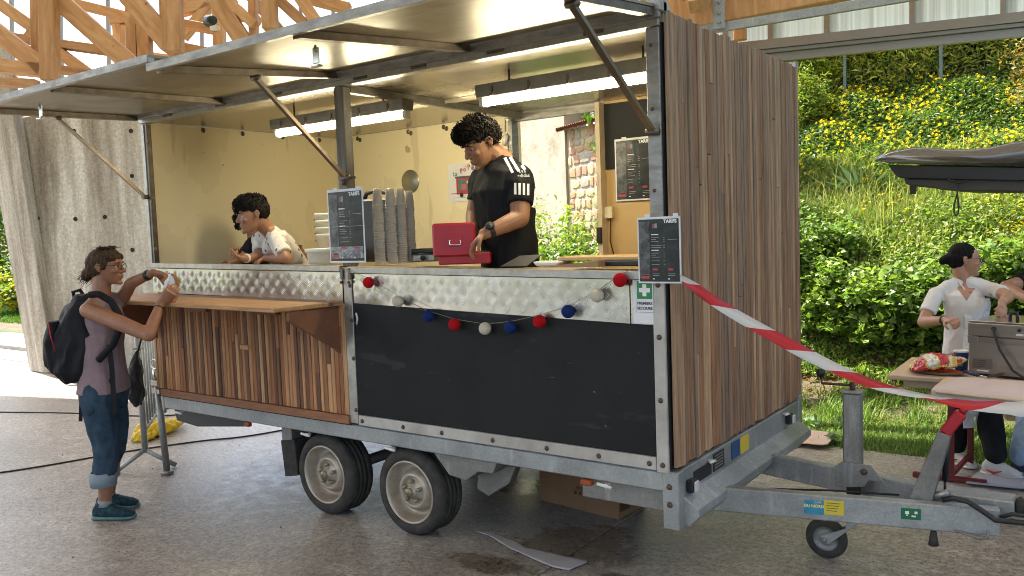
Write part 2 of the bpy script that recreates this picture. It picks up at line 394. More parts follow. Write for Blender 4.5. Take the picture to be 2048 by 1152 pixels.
# paved floor (three slabs with a recessed joint between them) and the land behind the camera
mb=MB()
mb.box(-13.0,3.302,-14,3.04,-.12,0); mb.box(3.308,14,-14,3.04,-.12,0)
fl=struct(mb.build('concrete_floor',M['floor'],bevel=.004))
mb=MB(); mb.box(-400,400,-400,3.05,-.30,-.16); struct(mb.build('ground',M['terrain']))
# outer paving left, with the metal drain line
M['paving']=simple('pale_paving',(.40,.375,.33),.7,0,(.30,.28,.25),5,bmp=.3,bsc=50)
mb=MB(); mb.box(-12.2,-7.2,3.05,4.9,-.1,.06); mb.box(-20,-12.2,-3,4.6,-.1,.02); struct(mb.build('outer_path',M['paving']))
mb=MB(); mb.box(-14,-6.4,2.40,2.50,0.0,.012)
tag(mb.build('drain_channel',M['alu']),'pale metal drain strip crossing the floor beside the leaning concrete pier','drain')

# ---- generic leaf scatter (each leaf a folded diamond of real size)
def leaf_mesh(name, pos, size, mat, colors, elong=.55, up=.4, fold=.25, jit=.25, aim=None, parent=None):
    n=len(pos); pos=np.asarray(pos,float)
    size=np.broadcast_to(size,(n,)) if np.ndim(size)<=1 else size
    d=RNG.normal(size=(n,3)); d[:,2]*=.6
    if aim is not None: d=d*jit*2+np.asarray(aim)
    d/=np.linalg.norm(d,axis=1)[:,None]
    nn=RNG.normal(size=(n,3)); nn[:,2]+=up*3; nn-= (nn*d).sum(1)[:,None]*d; nn/=np.linalg.norm(nn,axis=1)[:,None]
    s=np.cross(d,nn)
    L=(size*(1+RNG.normal(size=n)*.2))[:,None]; W=L*elong
    base=pos-d*L*.5; tip=pos+d*L*.5-nn*L*.12
    l=pos-d*L*.08+s*W*.5+nn*L*fold*.4; r=pos-d*L*.08-s*W*.5+nn*L*fold*.4
    V=np.stack([base,l,tip,r],1).reshape(-1,3).astype(np.float32)
    idx=np.arange(n)[:,None]*4
    F=np.concatenate([idx+[0,2,1],idx+[0,3,2]],1).reshape(-1,3)
    me=bpy.data.meshes.new(name); me.vertices.add(len(V)); me.vertices.foreach_set('co',V.ravel())
    me.loops.add(F.size); me.loops.foreach_set('vertex_index',F.ravel().astype(np.int32))
    me.polygons.add(len(F)); me.polygons.foreach_set('loop_start',np.arange(0,F.size,3,dtype=np.int32)); me.polygons.foreach_set('loop_total',np.full(len(F),3,np.int32))
    me.update(calc_edges=True)
    C=np.asarray(colors,float); c=C[RNG.integers(0,len(C),n)]*(1+RNG.normal(size=(n,1))*jit*.6).clip(.4,1.8)
    ca=np.ones((n,4,4),np.float32); ca[:,:,:3]=c[:,None,:].clip(0.003,.95)
    at=me.color_attributes.new('Col','FLOAT_COLOR','POINT'); at.data.foreach_set('color',ca.ravel())
    me.materials.append(mat)
    o=bpy.data.objects.new(name,me); col.objects.link(o)
    if parent is not None:
        o.parent=parent; me.transform(Matrix.Translation(-Vector(ORG[parent.name])))
    return o
def blade_mesh(name,pos,h,wd,mat,colors,lean=.35,parent=None):
    """grass blades: bent, tapering, two segments"""
    n=len(pos); pos=np.asarray(pos,float); hh=(np.broadcast_to(h,(n,))*(1+RNG.normal(size=n)*.3)).clip(.01)[:,None]
    a=RNG.uniform(0,2*np.pi,n); dx=np.stack([np.cos(a),np.sin(a),0*a],1); sd_=np.stack([-np.sin(a),np.cos(a),0*a],1)*wd
    ln=(RNG.uniform(.1,1,n)*lean*2)[:,None]; z=np.array([0,0,1.])
    m1=pos+z*hh*.55+dx*hh*ln*.3; t=pos+z*hh*(1-.25*ln)+dx*hh*ln
    V=np.stack([pos-sd_,pos+sd_,m1+sd_*.8,m1-sd_*.8,t],1).reshape(-1,3).astype(np.float32)
    idx=np.arange(n)[:,None]*5
    F=np.concatenate([idx+[0,1,2],idx+[0,2,3],idx+[3,2,4]],1).reshape(-1,3)
    me=bpy.data.meshes.new(name); me.vertices.add(len(V)); me.vertices.foreach_set('co',V.ravel())
    me.loops.add(F.size); me.loops.foreach_set('vertex_index',F.ravel().astype(np.int32))
    me.polygons.add(len(F)); me.polygons.foreach_set('loop_start',np.arange(0,F.size,3,dtype=np.int32)); me.polygons.foreach_set('loop_total',np.full(len(F),3,np.int32))
    me.update(calc_edges=True)
    C=np.asarray(colors,float); c=C[RNG.integers(0,len(C),n)]*(1+RNG.normal(size=(n,1))*.2).clip(.5,1.6)
    ca=np.ones((n,5,4),np.float32); ca[:,:,:3]=c[:,None,:].clip(0.003,.95)
    at=me.color_attributes.new('Col','FLOAT_COLOR','POINT'); at.data.foreach_set('color',ca.ravel())
    me.materials.append(mat); o=bpy.data.objects.new(name,me); col.objects.link(o)
    if parent is not None:
        o.parent=parent; me.transform(Matrix.Translation(-Vector(ORG[parent.name])))
    return o
def rnd_xy(n,x0,x1,y0,y1): return RNG.uniform(x0,x1,n),RNG.uniform(y0,y1,n)
def clump_mask(x,y,s,thr,seed=0):
    v=np.array([mnoise.noise(Vector((a*s,b*s,seed))) for a,b in zip(x,y)]); return v>thr
G1=[(.10,.19,.035),(.14,.25,.045),(.19,.29,.06),(.08,.14,.03),(.24,.29,.09)]
GD=[(.08,.15,.04),(.11,.19,.05),(.15,.24,.06),(.18,.26,.075),(.05,.09,.028)]
# lawn
x,y=rnd_xy(52000,2.2,7.0,3.0,4.55); k=RNG.uniform(0,1,len(x))<np.clip(1.2-(y-3.9)*1.5,.12,1); x,y=x[k],y[k]
y=y+np.where(RNG.uniform(0,1,len(y))<.5,0,RNG.normal(size=len(y))*.02); 
o=blade_mesh('lawn_grass',np.stack([x,y,H(x,y)-.03],1),.055,.0028,M['grass'],G1,.6); tag(o,'strip of short green lawn between the concrete floor and the hedge','grass',kind='stuff')
x,y=rnd_xy(60000,-20,-8,4.7,9.0)
o=blade_mesh('lawn_grass',np.stack([x,y,H(x,y)-.03],1),.08,.006,M['grass'],[(.08,.17,.02),(.11,.22,.03)],.5); tag(o,'bright lawn beyond the leaning concrete pier at the left','grass',kind='stuff')
# taller tufts on the soil bank
x,y=rnd_xy(110,2.4,6.2,4.0,5.2); px_=[];
for a,b in zip(x,y):
    q=RNG.normal(size=(60,2))*.05; px_.append(np.stack([a+q[:,0],b+q[:,1]],1))
px_=np.concatenate(px_); o=blade_mesh('bank_grass',np.column_stack([px_,H(px_[:,0],px_[:,1])-.03]),.15,.004,M['grass'],G1,.6)
tag(o,'long tufts of grass on the brown soil bank under the hedge','grass',kind='stuff')
# dead leaves on the bank
x,y=rnd_xy(1100,2.4,6.2,3.9,5.2); o=leaf_mesh('fallen_leaf_litter',np.column_stack([x,y,H(x,y)+.0]),.05,M['leaf'],[(.28,.16,.06),(.20,.11,.04),(.35,.22,.10)],.6,2)
tag(o,'brown fallen leaves scattered on the soil bank','leaf litter',kind='stuff')
# meadow
x,y=rnd_xy(90000,1.2,6.8,5.6,7.6)
o=blade_mesh('meadow_grass',np.column_stack([x,y,H(x,y)-.04]),.20,.0045,M['grass'],[(.26,.34,.10),(.36,.39,.16),(.19,.30,.08),(.46,.42,.23),(.32,.40,.17)],.7)
tag(o,'pale tangled meadow grass on the sunny slope above the hedge','meadow',kind='stuff')
x,y=rnd_xy(26000,1.2,6.8,5.5,7.5); k=clump_mask(x,y,2.2,.0,3.0); x,y=x[k],y[k]
o=leaf_mesh('meadow_weeds',np.column_stack([x,y,H(x,y)+RNG.uniform(0,.16,len(x))]),.05,M['leaf'],[(.10,.17,.03),(.16,.22,.05),(.07,.13,.03)],.4,.3)
tag(o,'low leafy weeds growing through the meadow grass','weeds',kind='stuff')
# yellow groundsel patches on the right of the meadow
pts=[]
for (cx_,cy_,rr,n) in [(4.95,6.15,.28,480),(5.05,5.9,.22,260),(4.55,6.5,.2,80),(3.55,6.5,.25,40),(4.9,6.75,.3,90)]:
    q=RNG.normal(size=(n,2))*rr*.6; pts.append(np.column_stack([cx_+q[:,0],cy_+q[:,1]*.8]))
q=np.concatenate(pts); o=leaf_mesh('yellow_wildflowers',np.column_stack([q,H(q[:,0],q[:,1])+RNG.uniform(.18,.42,len(q))]),.028,M['petal'],[(.85,.55,.01),(.75,.50,.02)],.9,1.5)
tag(o,'loose golden wildflower heads in the meadow at the right edge','wildflowers',kind='stuff')
# flowering st john's wort band
x,y=rnd_xy(62000,1.0,6.8,6.95,8.75)
top=H(x,y)+.16+.10*np.sin(x*5+y*3)*np.cos(y*6)
z=top-RNG.uniform(0,1,len(x))**2*.28
o=leaf_mesh('flowering_ground_cover',np.column_stack([x,y,z]),.062,M['leaf'],GD+[(.10,.17,.035),(.13,.20,.045)],.42,.55,aim=(-.2,-.35,-.12),jit=.35)
tag(o,'dense dark green ground cover shrubs in flower across the slope','ground cover',kind='stuff')
x,y=rnd_xy(3000,1.0,6.8,6.95,8.75); k=clump_mask(x,y,1.3,-.12,9.0)|(RNG.uniform(0,1,len(x))<.25); x,y=x[k],y[k]
pc=np.column_stack([x,y,H(x,y)+.19+RNG.uniform(-.06,.05,len(x))+.10*np.sin(x*5+y*3)*np.cos(y*6)]); pp=[]; 
for k in range(5):
    a=k*2*math.pi/5; pp.append(pc+np.array([math.cos(a)*.012,math.sin(a)*.008,math.sin(a)*.011]))
o=leaf_mesh('yellow_shrub_flowers',np.concatenate(pp),.021,M['petal'],[(.88,.66,.01),(.80,.58,.02),(.92,.74,.05)],.8,1.0)
tag(o,'yellow five petalled flowers all over the ground cover','flowers',kind='stuff')
# bamboo
pos=[];cb=MB()
for i in range(520):
    a=RNG.uniform(.4,6.6); b=RNG.uniform(8.85,10.6); h=RNG.uniform(1.4,2.4); g=float(H(a,b)); lx,ly=RNG.normal()*.12,RNG.normal()*.12-.1
    cb.tube([(a,b,g-.05),(a+lx*.4,b+ly*.4,g+h*.5),(a+lx*1.6,b+ly*1.6,g+h)],[.008,.006,.003],4,cap=False)
    n=150; t=RNG.uniform(.02,1,n); pos.append(np.column_stack([a+lx*1.6*t**1.5+RNG.normal(size=n)*.10,b+ly*1.6*t**1.5+RNG.normal(size=n)*.10,g+h*t]))
n=15000; a_=RNG.uniform(.3,6.7,n); b_=RNG.normal(8.86,.05,n); pos.append(np.column_stack([a_,b_,H(a_,b_)+RNG.uniform(.0,1,n)**.8*2.0]))
M['culm']=simple('bamboo_culm',(.42,.40,.08),.4,0,(.28,.32,.06),6)
o=cb.build('bamboo_canes',M['culm']); tag(o,'yellow bamboo canes behind the wire fence at the hilltop','bamboo',kind='stuff')
o=leaf_mesh('bamboo_leaves',np.concatenate(pos),.125,M['leaf'],[(.46,.50,.07),(.60,.60,.10),(.30,.42,.07),(.16,.26,.05),(.70,.66,.16)],.16,.5,aim=(.1,-.35,-.30),jit=.42)
tag(o,'narrow yellow green bamboo leaves hanging along the hilltop','bamboo',kind='stuff')
# hilltop fence: posts and wire mesh
ft=thing('wire_fence','green wire fence with slim grey posts below the bamboo','fence',(3.5,8.75,float(H(3.5,8.75))))
M['post']=simple('fence_post',(.16,.21,.24),.5,.3)
for (px,py) in [(1690,205),(1882,183),(1505,215),(2068,165)]:
    q=P(px,py,'y',8.72); g=float(H(q.x,8.72)); mb=MB(); mb.box(q.x-.02,q.x+.02,8.71,8.75,g-.2,g+1.25); mb.build('fence_post',M['post'],ft)
mb=MB()
for k in range(16): mb.bar((.5,8.73,float(H(.5,8.73))+.08*k),(6.6,8.73,float(H(6.6,8.73))+.08*k),.003,.003)
for k in range(120): mb.bar((.5+k*.051,8.733,float(H(.5,8.73))),(.5+k*.051,8.733,float(H(.5,8.73))+1.22),.003,.003,(0,1,0))
tag(mb.build('wire_mesh',M['post'],ft),kind='stuff')
# shrubs
def shrub(label,cx,cy,rx,ry,h,n,size,cols,elong=.85,name='leafy_shrub',group=None,cat='shrub',seed=0,up=.6,lean=(0,0)):
    g=float(H(cx,cy)); r=thing(name,label,cat,(cx,cy,g),group)
    rs=random.Random(seed+int(cx*100)); mb=MB(); tips=[]
    for i in range(15):
        a=rs.uniform(0,6.28); rr=rs.uniform(.2,1); tx=cx+math.cos(a)*rx*rr+lean[0]; ty=cy+math.sin(a)*ry*rr+lean[1]; tz=g+h*rs.uniform(.55,1)*(1-.35*rr*rr)
        mx,my=cx+(tx-cx)*.35+rs.uniform(-.04,.04),cy+(ty-cy)*.35
        mb.tube([(cx+rs.uniform(-.05,.05),cy+rs.uniform(-.05,.05),g-.05),(mx,my,g+(tz-g)*.55),(tx,ty,tz)],[.010,.006,.002],5,cap=False)
        tips.append(((cx,cy,g),(mx,my,g+(tz-g)*.55),(tx,ty,tz)))
    mb.build('stem',M['bark'],r)
    # leaves: clusters along stems and through the rounded volume
    tp=np.array(tips); k=RNG.integers(0,len(tp),n); t=RNG.uniform(.35,1.05,n)[:,None]
    p=np.where(t<.6, tp[k,0]+(tp[k,1]-tp[k,0])*t/.6*1.0, tp[k,1]+(tp[k,2]-tp[k,1])*(t-.6)/.4)
    p=p+RNG.normal(size=(n,3))*np.array([rx,ry,h*.5])*.17
    u=RNG.normal(size=(n//2,3)); u/=np.linalg.norm(u,axis=1)[:,None]; u[:,2]=np.abs(u[:,2])*1.0
    rad=RNG.uniform(.55,1.0,n//2)[:,None]**.6
    lump=np.array([.80+.28*mnoise.noise(Vector((a*2.4,b*2.4,c*2.4+seed+cx))) for a,b,c in u])[:,None]
    q=np.array([cx+lean[0]*.5,cy+lean[1]*.5,g+h*.12])+u*rad*lump*np.array([rx,ry,h*.85])
    q2=np.concatenate([p,q]); q2=q2[q2[:,2]>g+.03]
    leaf_mesh('foliage',q2,size,M['leaf'],cols,elong,up,parent=r)
    return r
HG=[(.11,.20,.045),(.15,.26,.055),(.20,.31,.07),(.25,.35,.085),(.07,.12,.035)]
HY=[(.20,.29,.05),(.27,.34,.07),(.14,.23,.045),(.34,.37,.10)]
for i,(cx,cy,rx,ry,h,sz,lb) in enumerate([
  (2.75,5.55,.55,.45,1.15,.06,'tall hedge shrub closest to the wood clad trailer end'),
  (3.35,5.25,.50,.42,.80,.065,'dark lobed leaf shrub just right of the trailer corner'),
  (3.85,5.15,.48,.40,.72,.085,'broad currant shrub with large lobed leaves above the jack post'),
  (4.30,5.25,.45,.40,.74,.062,'hedge shrub directly behind the woman in the apron'),
  (4.80,5.45,.50,.42,.85,.065,'bushy hedge shrub behind the metal fryer'),
  (5.35,5.35,.50,.42,.82,.065,'hedge shrub at the right edge beyond the table'),
  (3.10,5.95,.45,.40,.66,.055,'lighter green shrub in the second row of the hedge')]):
    shrub(lb,cx,cy,rx,ry,h,3300,sz,HG+HY[:1+i%3],.8,seed=i,group='hedge shrubs at the foot of the slope')
shrub('yellow green bush at the top right of the slope',5.0,8.0,.55,.5,1.7,3200,.05,[(.20,.22,.05),(.14,.17,.04),(.28,.20,.08),(.30,.14,.09)],.5,seed=50)
shrub('sunlit feathery bush left of the fence post',2.2,8.3,.4,.4,.8,1200,.08,HY,.2,seed=51)
# big iris-like plant in the flower band
q=P(1722,400,'y',7.02); r=thing('iris_plant','pale sword leaved iris plant at the foot of the flowering slope','plant',(q.x,7.02,float(H(q.x,7.02))))
mb=MB(); g=float(H(q.x,7.02))
for k in range(9):
    a=-1.1+k*.28; L=.42+.1*random.random(); mb.prism([(q.x-.012,7.0,g),(q.x+.012,7.0,g),(q.x+math.sin(a)*L*.55+.018,6.98,g+math.cos(a)*L*.7),(q.x+math.sin(a)*L,6.95,g+math.cos(a)*L)],(0,.004,0))
M['iris']=simple('iris_leaf',(.20,.34,.13),.5); mb.build('leaf',M['iris'],r)
# broad weeds in the lawn
for i,(px,py,lb) in enumerate([(1622,850,'round pale leaved weed in the lawn next to the trailer corner'),(1690,850,'rosette weed in the lawn left of the jack post'),(1660,880,'single broad leaf weed between the board and the jack post')]):
    q=P(px,py,'z',0.02); r=thing('lawn_weed',lb,'weed',(q.x,q.y,0)); n=9
    leaf_mesh('leaf',np.column_stack([q.x+RNG.normal(size=n)*.04,q.y+RNG.normal(size=n)*.04,.03+RNG.uniform(.0,.06,n)]),.07,M['leaf'],[(.16,.27,.12),(.20,.32,.15)],.8,1.2,parent=r)
# plants seen through the doorway of the trailer
for i,(cx,cy,rx,h,sz,cols,lb) in enumerate([
   (-.9,5.4,.5,1.45,.10,HG+HY,'leafy plant filling the lower right of the open trailer doorway'),
   (-1.5,6.3,.5,1.3,.08,[(.20,.30,.08),(.26,.34,.12)],'pale airy plant seen low in the trailer doorway beside the man'),
   (-.5,6.6,.5,1.75,.09,HY,'yellow green plant in front of the stone wall'),
   (-2.2,6.8,.5,1.9,.08,HY+HG,'tall leafy plant rising against the cream wall'),
   (-.2,5.9,.45,1.6,.09,HG,'dark green plant at the right side of the doorway view'),
   (-1.6,7.4,.6,1.9,.07,HY,'weedy plant at the foot of the ruined house'),
   (.8,5.6,.6,1.6,.09,HG,'shrub hidden mostly behind the open trailer door')]):
    shrub(lb,cx,cy,rx,rx,h,1500,sz,cols,.5,name='wild_plant',cat='plant',seed=80+i,group='wild plants in front of the ruined house')
# overhanging branch at the right side of the doorway view
q=P(1215,240,'y',6.0); r=thing('fig_branch','young tree with drooping bright green leaves before the stone wall','tree',(q.x+.15,6.0,float(H(q.x+.15,6.0))))
mb=MB(); g=float(H(q.x+.15,6)); mb.tube([(q.x+.15,6,g),(q.x+.12,6,g+1.4),(q.x+.02,6,3.2)],[.02,.014,.006],6); 
lp=[]
for (px,py) in [(1190,235),(1200,290)]:
    e=P(px-22,py,'y',5.95); s0=Vector((q.x+.1,6,e.z+.0)); mb.tube([s0,(s0+e)/2+Vector((0,0,.06)),e],[.008,.006,.003],5)
    for k in range(26): t=random.random(); lp.append(tuple(s0.lerp(e,t)+Vector((random.uniform(-.05,.05),random.uniform(-.05,.05),random.uniform(-.06,.05)))))
mb.build('trunk',M['bark'],r); leaf_mesh('foliage',np.array(lp),.15,M['leaf'],[(.12,.25,.03),(.16,.30,.04)],.4,.5,aim=(-.3,0,-.4),jit=.3,parent=r)

# ---- ruined house behind: cream plaster wall, stone wall part, clay tiles
hz=thing('ruined_house','old house with peeling cream plaster and a rubble stone wall','building',(-2.5,8.6,.5))
M['plaster']=simple('peeling_plaster',(.42,.385,.30),.85,0,(.24,.195,.13),2.2,(1,1,1),.4,14,dist=.02,lo=.45,hi=.75)
M['mortar']=simple('lime_mortar',(.46,.40,.31),.9,0,(.34,.29,.23),6,bmp=.5,bsc=30,dist=.02)
wd=Vector((.86,-.51,0)).normalized(); wn=Vector((-.51,-.86,0)).normalized()   # wall direction and the way it faces
J=P(1130,300,'y',8.2); J.z=0
def wp(a,z,out=0): return (J+wd*a+wn*out)+Vector((0,0,z))
mb=MB(); mb.prism([wp(-9,0),wp(0,0),wp(0,6.0),wp(-9,6.0)],-wn*.4); mb.build('plaster_wall',M['plaster'],hz)
zt=P(1130,262,'y',8.2).z
mb=MB(); mb.prism([wp(.003,0,-.04),wp(4,0,-.04),wp(4,zt,-.04),wp(.003,zt,-.04)],-wn*.4); mb.build('mortar_bed',M['mortar'],hz)
stone_mats=[simple('stone_%s'%n,c,.85,0,c2,9,bmp=.4,bsc=25,dist=.01) for n,c,c2 in (('ochre',(.48,.31,.17),(.38,.23,.12)),('pinkish',(.46,.27,.19),(.36,.20,.13)),('grey',(.40,.37,.31),(.30,.27,.22)),('sand',(.55,.43,.28),(.44,.33,.20)))]
sm=[]
for i in range(10):
    rs=random.Random(i); n=8; pol=[]
    for k in range(n):
        a=2*math.pi*k/n+rs.uniform(-.2,.2); rr=rs.uniform(.75,1.02); c_,s_=math.cos(a),math.sin(a); q_=max(abs(c_),abs(s_))**.6
        pol.append(Vector((c_*rr*.5/q_,0,s_*rr*.5/q_)))
    mb=MB(); mid=[p*.78+Vector((0,-.28,0)) for p in pol]; vs=pol+mid+[Vector((0,-.36,0))]
    mb.add(vs,[(k,(k+1)%n,n+(k+1)%n,n+k) for k in range(n)]+[(n+k,n+(k+1)%n,2*n) for k in range(n)],False)
    sm.append(mb.mesh('stone',stone_mats[i%4]))
z=.35; row=0; ang=math.atan2(wd.y,wd.x)
while z<zt-.06:
    hrow=random.uniform(.10,.22); a=random.uniform(.02,.12)
    while a<1.7:
        wdt=random.uniform(.14,.34); hh=min(hrow,zt-z)*random.uniform(.8,1.0)
        placed('stone',random.choice(sm),wp(a+wdt/2,z+hrow/2+random.uniform(-.01,.01),-.04),hz,(0,random.uniform(-.1,.1),ang),(wdt*1.14,.05,hh*random.uniform(1.1,1.35))); a+=wdt
    z+=hrow
tm=MB(); tm.lathe([(.036,-.10),(.030,.10)],axis='y',n=10)
mt=tm.mesh('roof_tile',simple('clay_tile',(.34,.15,.09),.8,0,(.24,.10,.06),7,bmp=.3,bsc=30))
for k in range(26): placed('roof_tile',mt,wp(.0+.07*k,zt+.04,.04),hz,(R(15),0,ang))
mb=MB(); mb.prism([wp(.12,zt+.12,-.3),wp(3,zt+.12,-.3),wp(3,6,-.3),wp(.12,6,-.3)],-wn*.1); mb.build('grey_render',simple('dark_render',(.20,.19,.18),.85,0,(.40,.39,.38),2,(3,3,.5),.2,20),hz)
for k,(a,c) in enumerate([(.25,(.16,.075,.05)),(.42,(.30,.30,.32)),(.62,(.12,.06,.04)),(.8,(.34,.34,.36))]):
    mb=MB(); mb.prism([wp(a,zt+.15,-.28),wp(a+.13,zt+.15,-.28),wp(a+.13,5,-.28),wp(a,5,-.28)],wn*.04); mb.build('plank',simple('weathered_plank',c,.85,0,tuple(x*.5 for x in c),5,(4,4,.4)),hz)

# ---- greenery left beyond the pier: trees and bushes, all real crowns
def tree(label,cx,cy,h,r,n,sz,cols,seed=0):
    g=float(H(cx,cy)); t=thing('garden_tree',label,'tree',(cx,cy,g)); rs=random.Random(seed); mb=MB()
    mb.tube([(cx,cy,g-.1),(cx+.1,cy,g+h*.3),(cx+.05,cy+.1,g+h*.6)],[.12,.09,.06],8); cen=[]
    for i in range(9):
        a=rs.uniform(0,6.28); e=Vector((cx+math.cos(a)*r*.75,cy+math.sin(a)*r*.75,g+h*rs.uniform(.45,.95))); mb.tube([(cx+.05,cy,g+h*.4),(Vector((cx,cy,g+h*.5))+e)/2,e],[.05,.03,.012],5); cen.append(e)
    cen.append(Vector((cx,cy,g+h*.85)))
    mb.build('trunk',M['bark'],t); pts=[]
    for e in cen: pts.append(np.array(e)+RNG.normal(size=(n//10,3))*np.array([r,r,h*.3])*.28)
    leaf_mesh('foliage',np.concatenate(pts),sz,M['leaf'],cols,.6,.5,parent=t); return t
tree('slender tree behind the flowerbed left of the pier',-17.5,7.8,3.9,1.6,6000,.13,HG,1)
tree('dark tree further back at the left edge',-22,7.0,4.6,2.4,8000,.17,HG,2)
tree('pale tree seen above the flowerbed at the left edge',-20,10.5,4.4,2.2,7000,.16,HY,3)
for i,(cx,cy,h,lb,cols) in enumerate([(-15.0,5.6,1.1,'yellow flowering bush on the lawn at the left edge',HY+[(.75,.5,.02)]),(-15.6,6.6,1.6,'green bush behind the yellow bush at the left edge',HG),(-13.9,6.2,1.0,'grey green bush beside the leaning pier',[(.2,.24,.16),(.26,.30,.2)]),(-17.5,6.0,2.0,'large bush at the far left edge',HY),(-14.5,8.4,2.4,'tall bush behind the pier at the left',HG)]):
    shrub(lb,cx,cy,.85,.8,h,1700,.11,cols,.6,name='garden_bush',seed=120+i,group='bushes on the lawn left of the pier')

# ---- leaning concrete pier and wall at the left
M_c=M['conc']
def slab(name,pix,t0,slope,thick,label,parent=None):
    pts=[D(px,py,t0) for px,py in pix]; return pts
A=P(108,748,'z',0); fr=Vector((RT.x,RT.y,0)).normalized(); bk=Vector((-fr.y,fr.x,0))
def onwall(px,py,off=0):   # plane through A, along fr, vertical
    d=ray(px,py); n=bk; t=((A+bk*off)-CAM).dot(n)/d.dot(n); return CAM+d*t
cw=thing('concrete_wall','large leaning board marked concrete wall left of the trailer','wall',(A.x,A.y,0))
mb=MB(); p0=[onwall(108,752,.25),onwall(345,760,.25),onwall(345,185,.25),onwall(30,236,.25)]
for p in (p0[0],p0[1]): p.z=0
mb.prism(p0,bk*.35); mb.build('wall_slab',M_c,cw,bevel=.01)
hm=MB(); hm.lathe([(.026,0),(.030,-.004),(.018,.002),(.0,.004)],axis='y',n=10); hme=hm.mesh('tie_hole',simple('tie_hole_dark',(.03,.028,.025),.9))
for (px,py) in [(76,437),(151,438),(210,434),(148,262),(262,262),(264,352),(265,500),(268,720)]:
    q=onwall(px,py,.246); placed('tie_hole',hme,q,cw,(0,0,math.atan2(fr.y,fr.x)))
cp=thing('concrete_pier','slim concrete pier leaning outwards at the left edge','pier',(A.x-.3,A.y,0))
b0=P(82,746,'z',0); b1=P(107,747,'z',0); dl=onwall(28,236,0)-b1
mb=MB(); c0,c1=b0,b1; c2=b1+bk*.22; c3=b0+bk*.40-fr*.15; c0b=b0-fr*0
top=lambda p:p+Vector((dl.x,dl.y,0))*1.35+Vector((0,0,dl.z*1.35))
vs=[c0,c1,c2,c3]; vs=vs+[top(p) for p in vs]
# front (camera) face broad, left face bright
lf=b0-fr*.30+bk*.25; vs=[lf,b0,b1,b1+bk*.22,lf+bk*.2]; vs=vs+[top(p)-(fr*.10 if i in(0,4) else Vector()) for i,p in enumerate(vs)]
mb.add(vs,[(0,1,6,5),(1,2,7,6),(2,3,8,7),(3,4,9,8),(4,0,5,9),(5,6,7,8,9),(4,3,2,1,0)]); mb.build('pier_shaft',M_c,cp,bevel=.012)

# ---- hall roof
hr=thing('hall_roof','timber truss roof of the open hall above the trailer','roof',(0,0,5.4))
def translucent(name,c,tr):
    m=bpy.data.materials.new(name); m.use_nodes=True; nt=m.node_tree; b=nt.nodes['Principled BSDF']; out=nt.nodes['Material Output']
    v=coords(nt,(38,38,.15)); f=noise(nt,v,1.0,2,.5); cc=ramp(nt,f,[(.3,tuple(x*.72 for x in c)),(.7,c)])
    nt.links.new(cc,b.inputs['Base Color']); b.inputs['Roughness'].default_value=.35
    t=nt.nodes.new('ShaderNodeBsdfTranslucent'); nt.links.new(cc,t.inputs[0])
    mx=nt.nodes.new('ShaderNodeMixShader'); mx.inputs[0].default_value=tr; nt.links.new(b.outputs[0],mx.inputs[1]); nt.links.new(t.outputs[0],mx.inputs[2]); nt.links.new(mx.outputs[0],out.inputs[0]); return m
M['poly']=translucent('polycarbonate_sheet',(.80,.86,.84),.62)
M['roofskin']=translucent('roof_sheet',(.78,.72,.62),.50)
E0=P(1580,120,'z',3.25); E1=P(2048,73,'z',3.25); ed=(E1-E0); ed.z=0; ed.normalize(); en=Vector((-ed.y,ed.x,0))
def ep(a,o,z): q=E0+ed*a+en*o; q.z=z; return q
ROOFZ=7.2
mb=MB(); mb.prism([ep(-15.7,-.3,ROOFZ),ep(9,-.3,ROOFZ),ep(9,-15,ROOFZ),ep(-15.7,-15,ROOFZ)],(0,0,.12)); mb.build('roof_deck',M['roofskin'],hr)
# eaves: fascia gutter of three steps, then clear panels between mullions above
def eb(name,o0,o1,z0,z1,mat,a0=-2.2,a1=8):
    mb=MB(); mb.prism([ep(a0,o0,z0),ep(a1,o0,z0),ep(a1,o1,z0),ep(a0,o1,z0)],(0,0,z1-z0)); return mb.build(name,mat,hr)
zf=3.25
eb('gutter_fascia',-.02,.05,zf,zf+.075,M['galv_roof']); eb('gutter_fascia',-.07,.04,zf+.079,zf+.11,M['galv_roof'])
eb('gutter_fascia',-.10,.03,zf+.114,zf+.20,M['galv_roof'])
def onplane(px,py,o):
    q0=ep(0,o,0); d=ray(px,py); t=(q0-CAM).dot(en)/d.dot(en); return CAM+d*t
mulls=[1540,1653,1823,2005,2200]; prevx=None
for i,px in enumerate([1350,1450]+mulls):
    q=onplane(px,60,-.02); a=(q-E0).dot(ed)
    mb=MB(); mb.prism([ep(a-.02,-.06,zf+.2),ep(a+.02,-.06,zf+.2),ep(a+.02,0,zf+.2),ep(a-.02,0,zf+.2)],(0,0,1.2)); mb.build('mullion',M['galv_roof'],hr)
    if prevx is not None:
        mb=MB(); mb.prism([ep(prevx+.022,-.035,zf+.203),ep(a-.022,-.035,zf+.203),ep(a-.022,-.027,zf+.203),ep(prevx+.022,-.027,zf+.203)],(0,0,1.15)); mb.build('clear_panel',M['poly'],hr)
    prevx=a
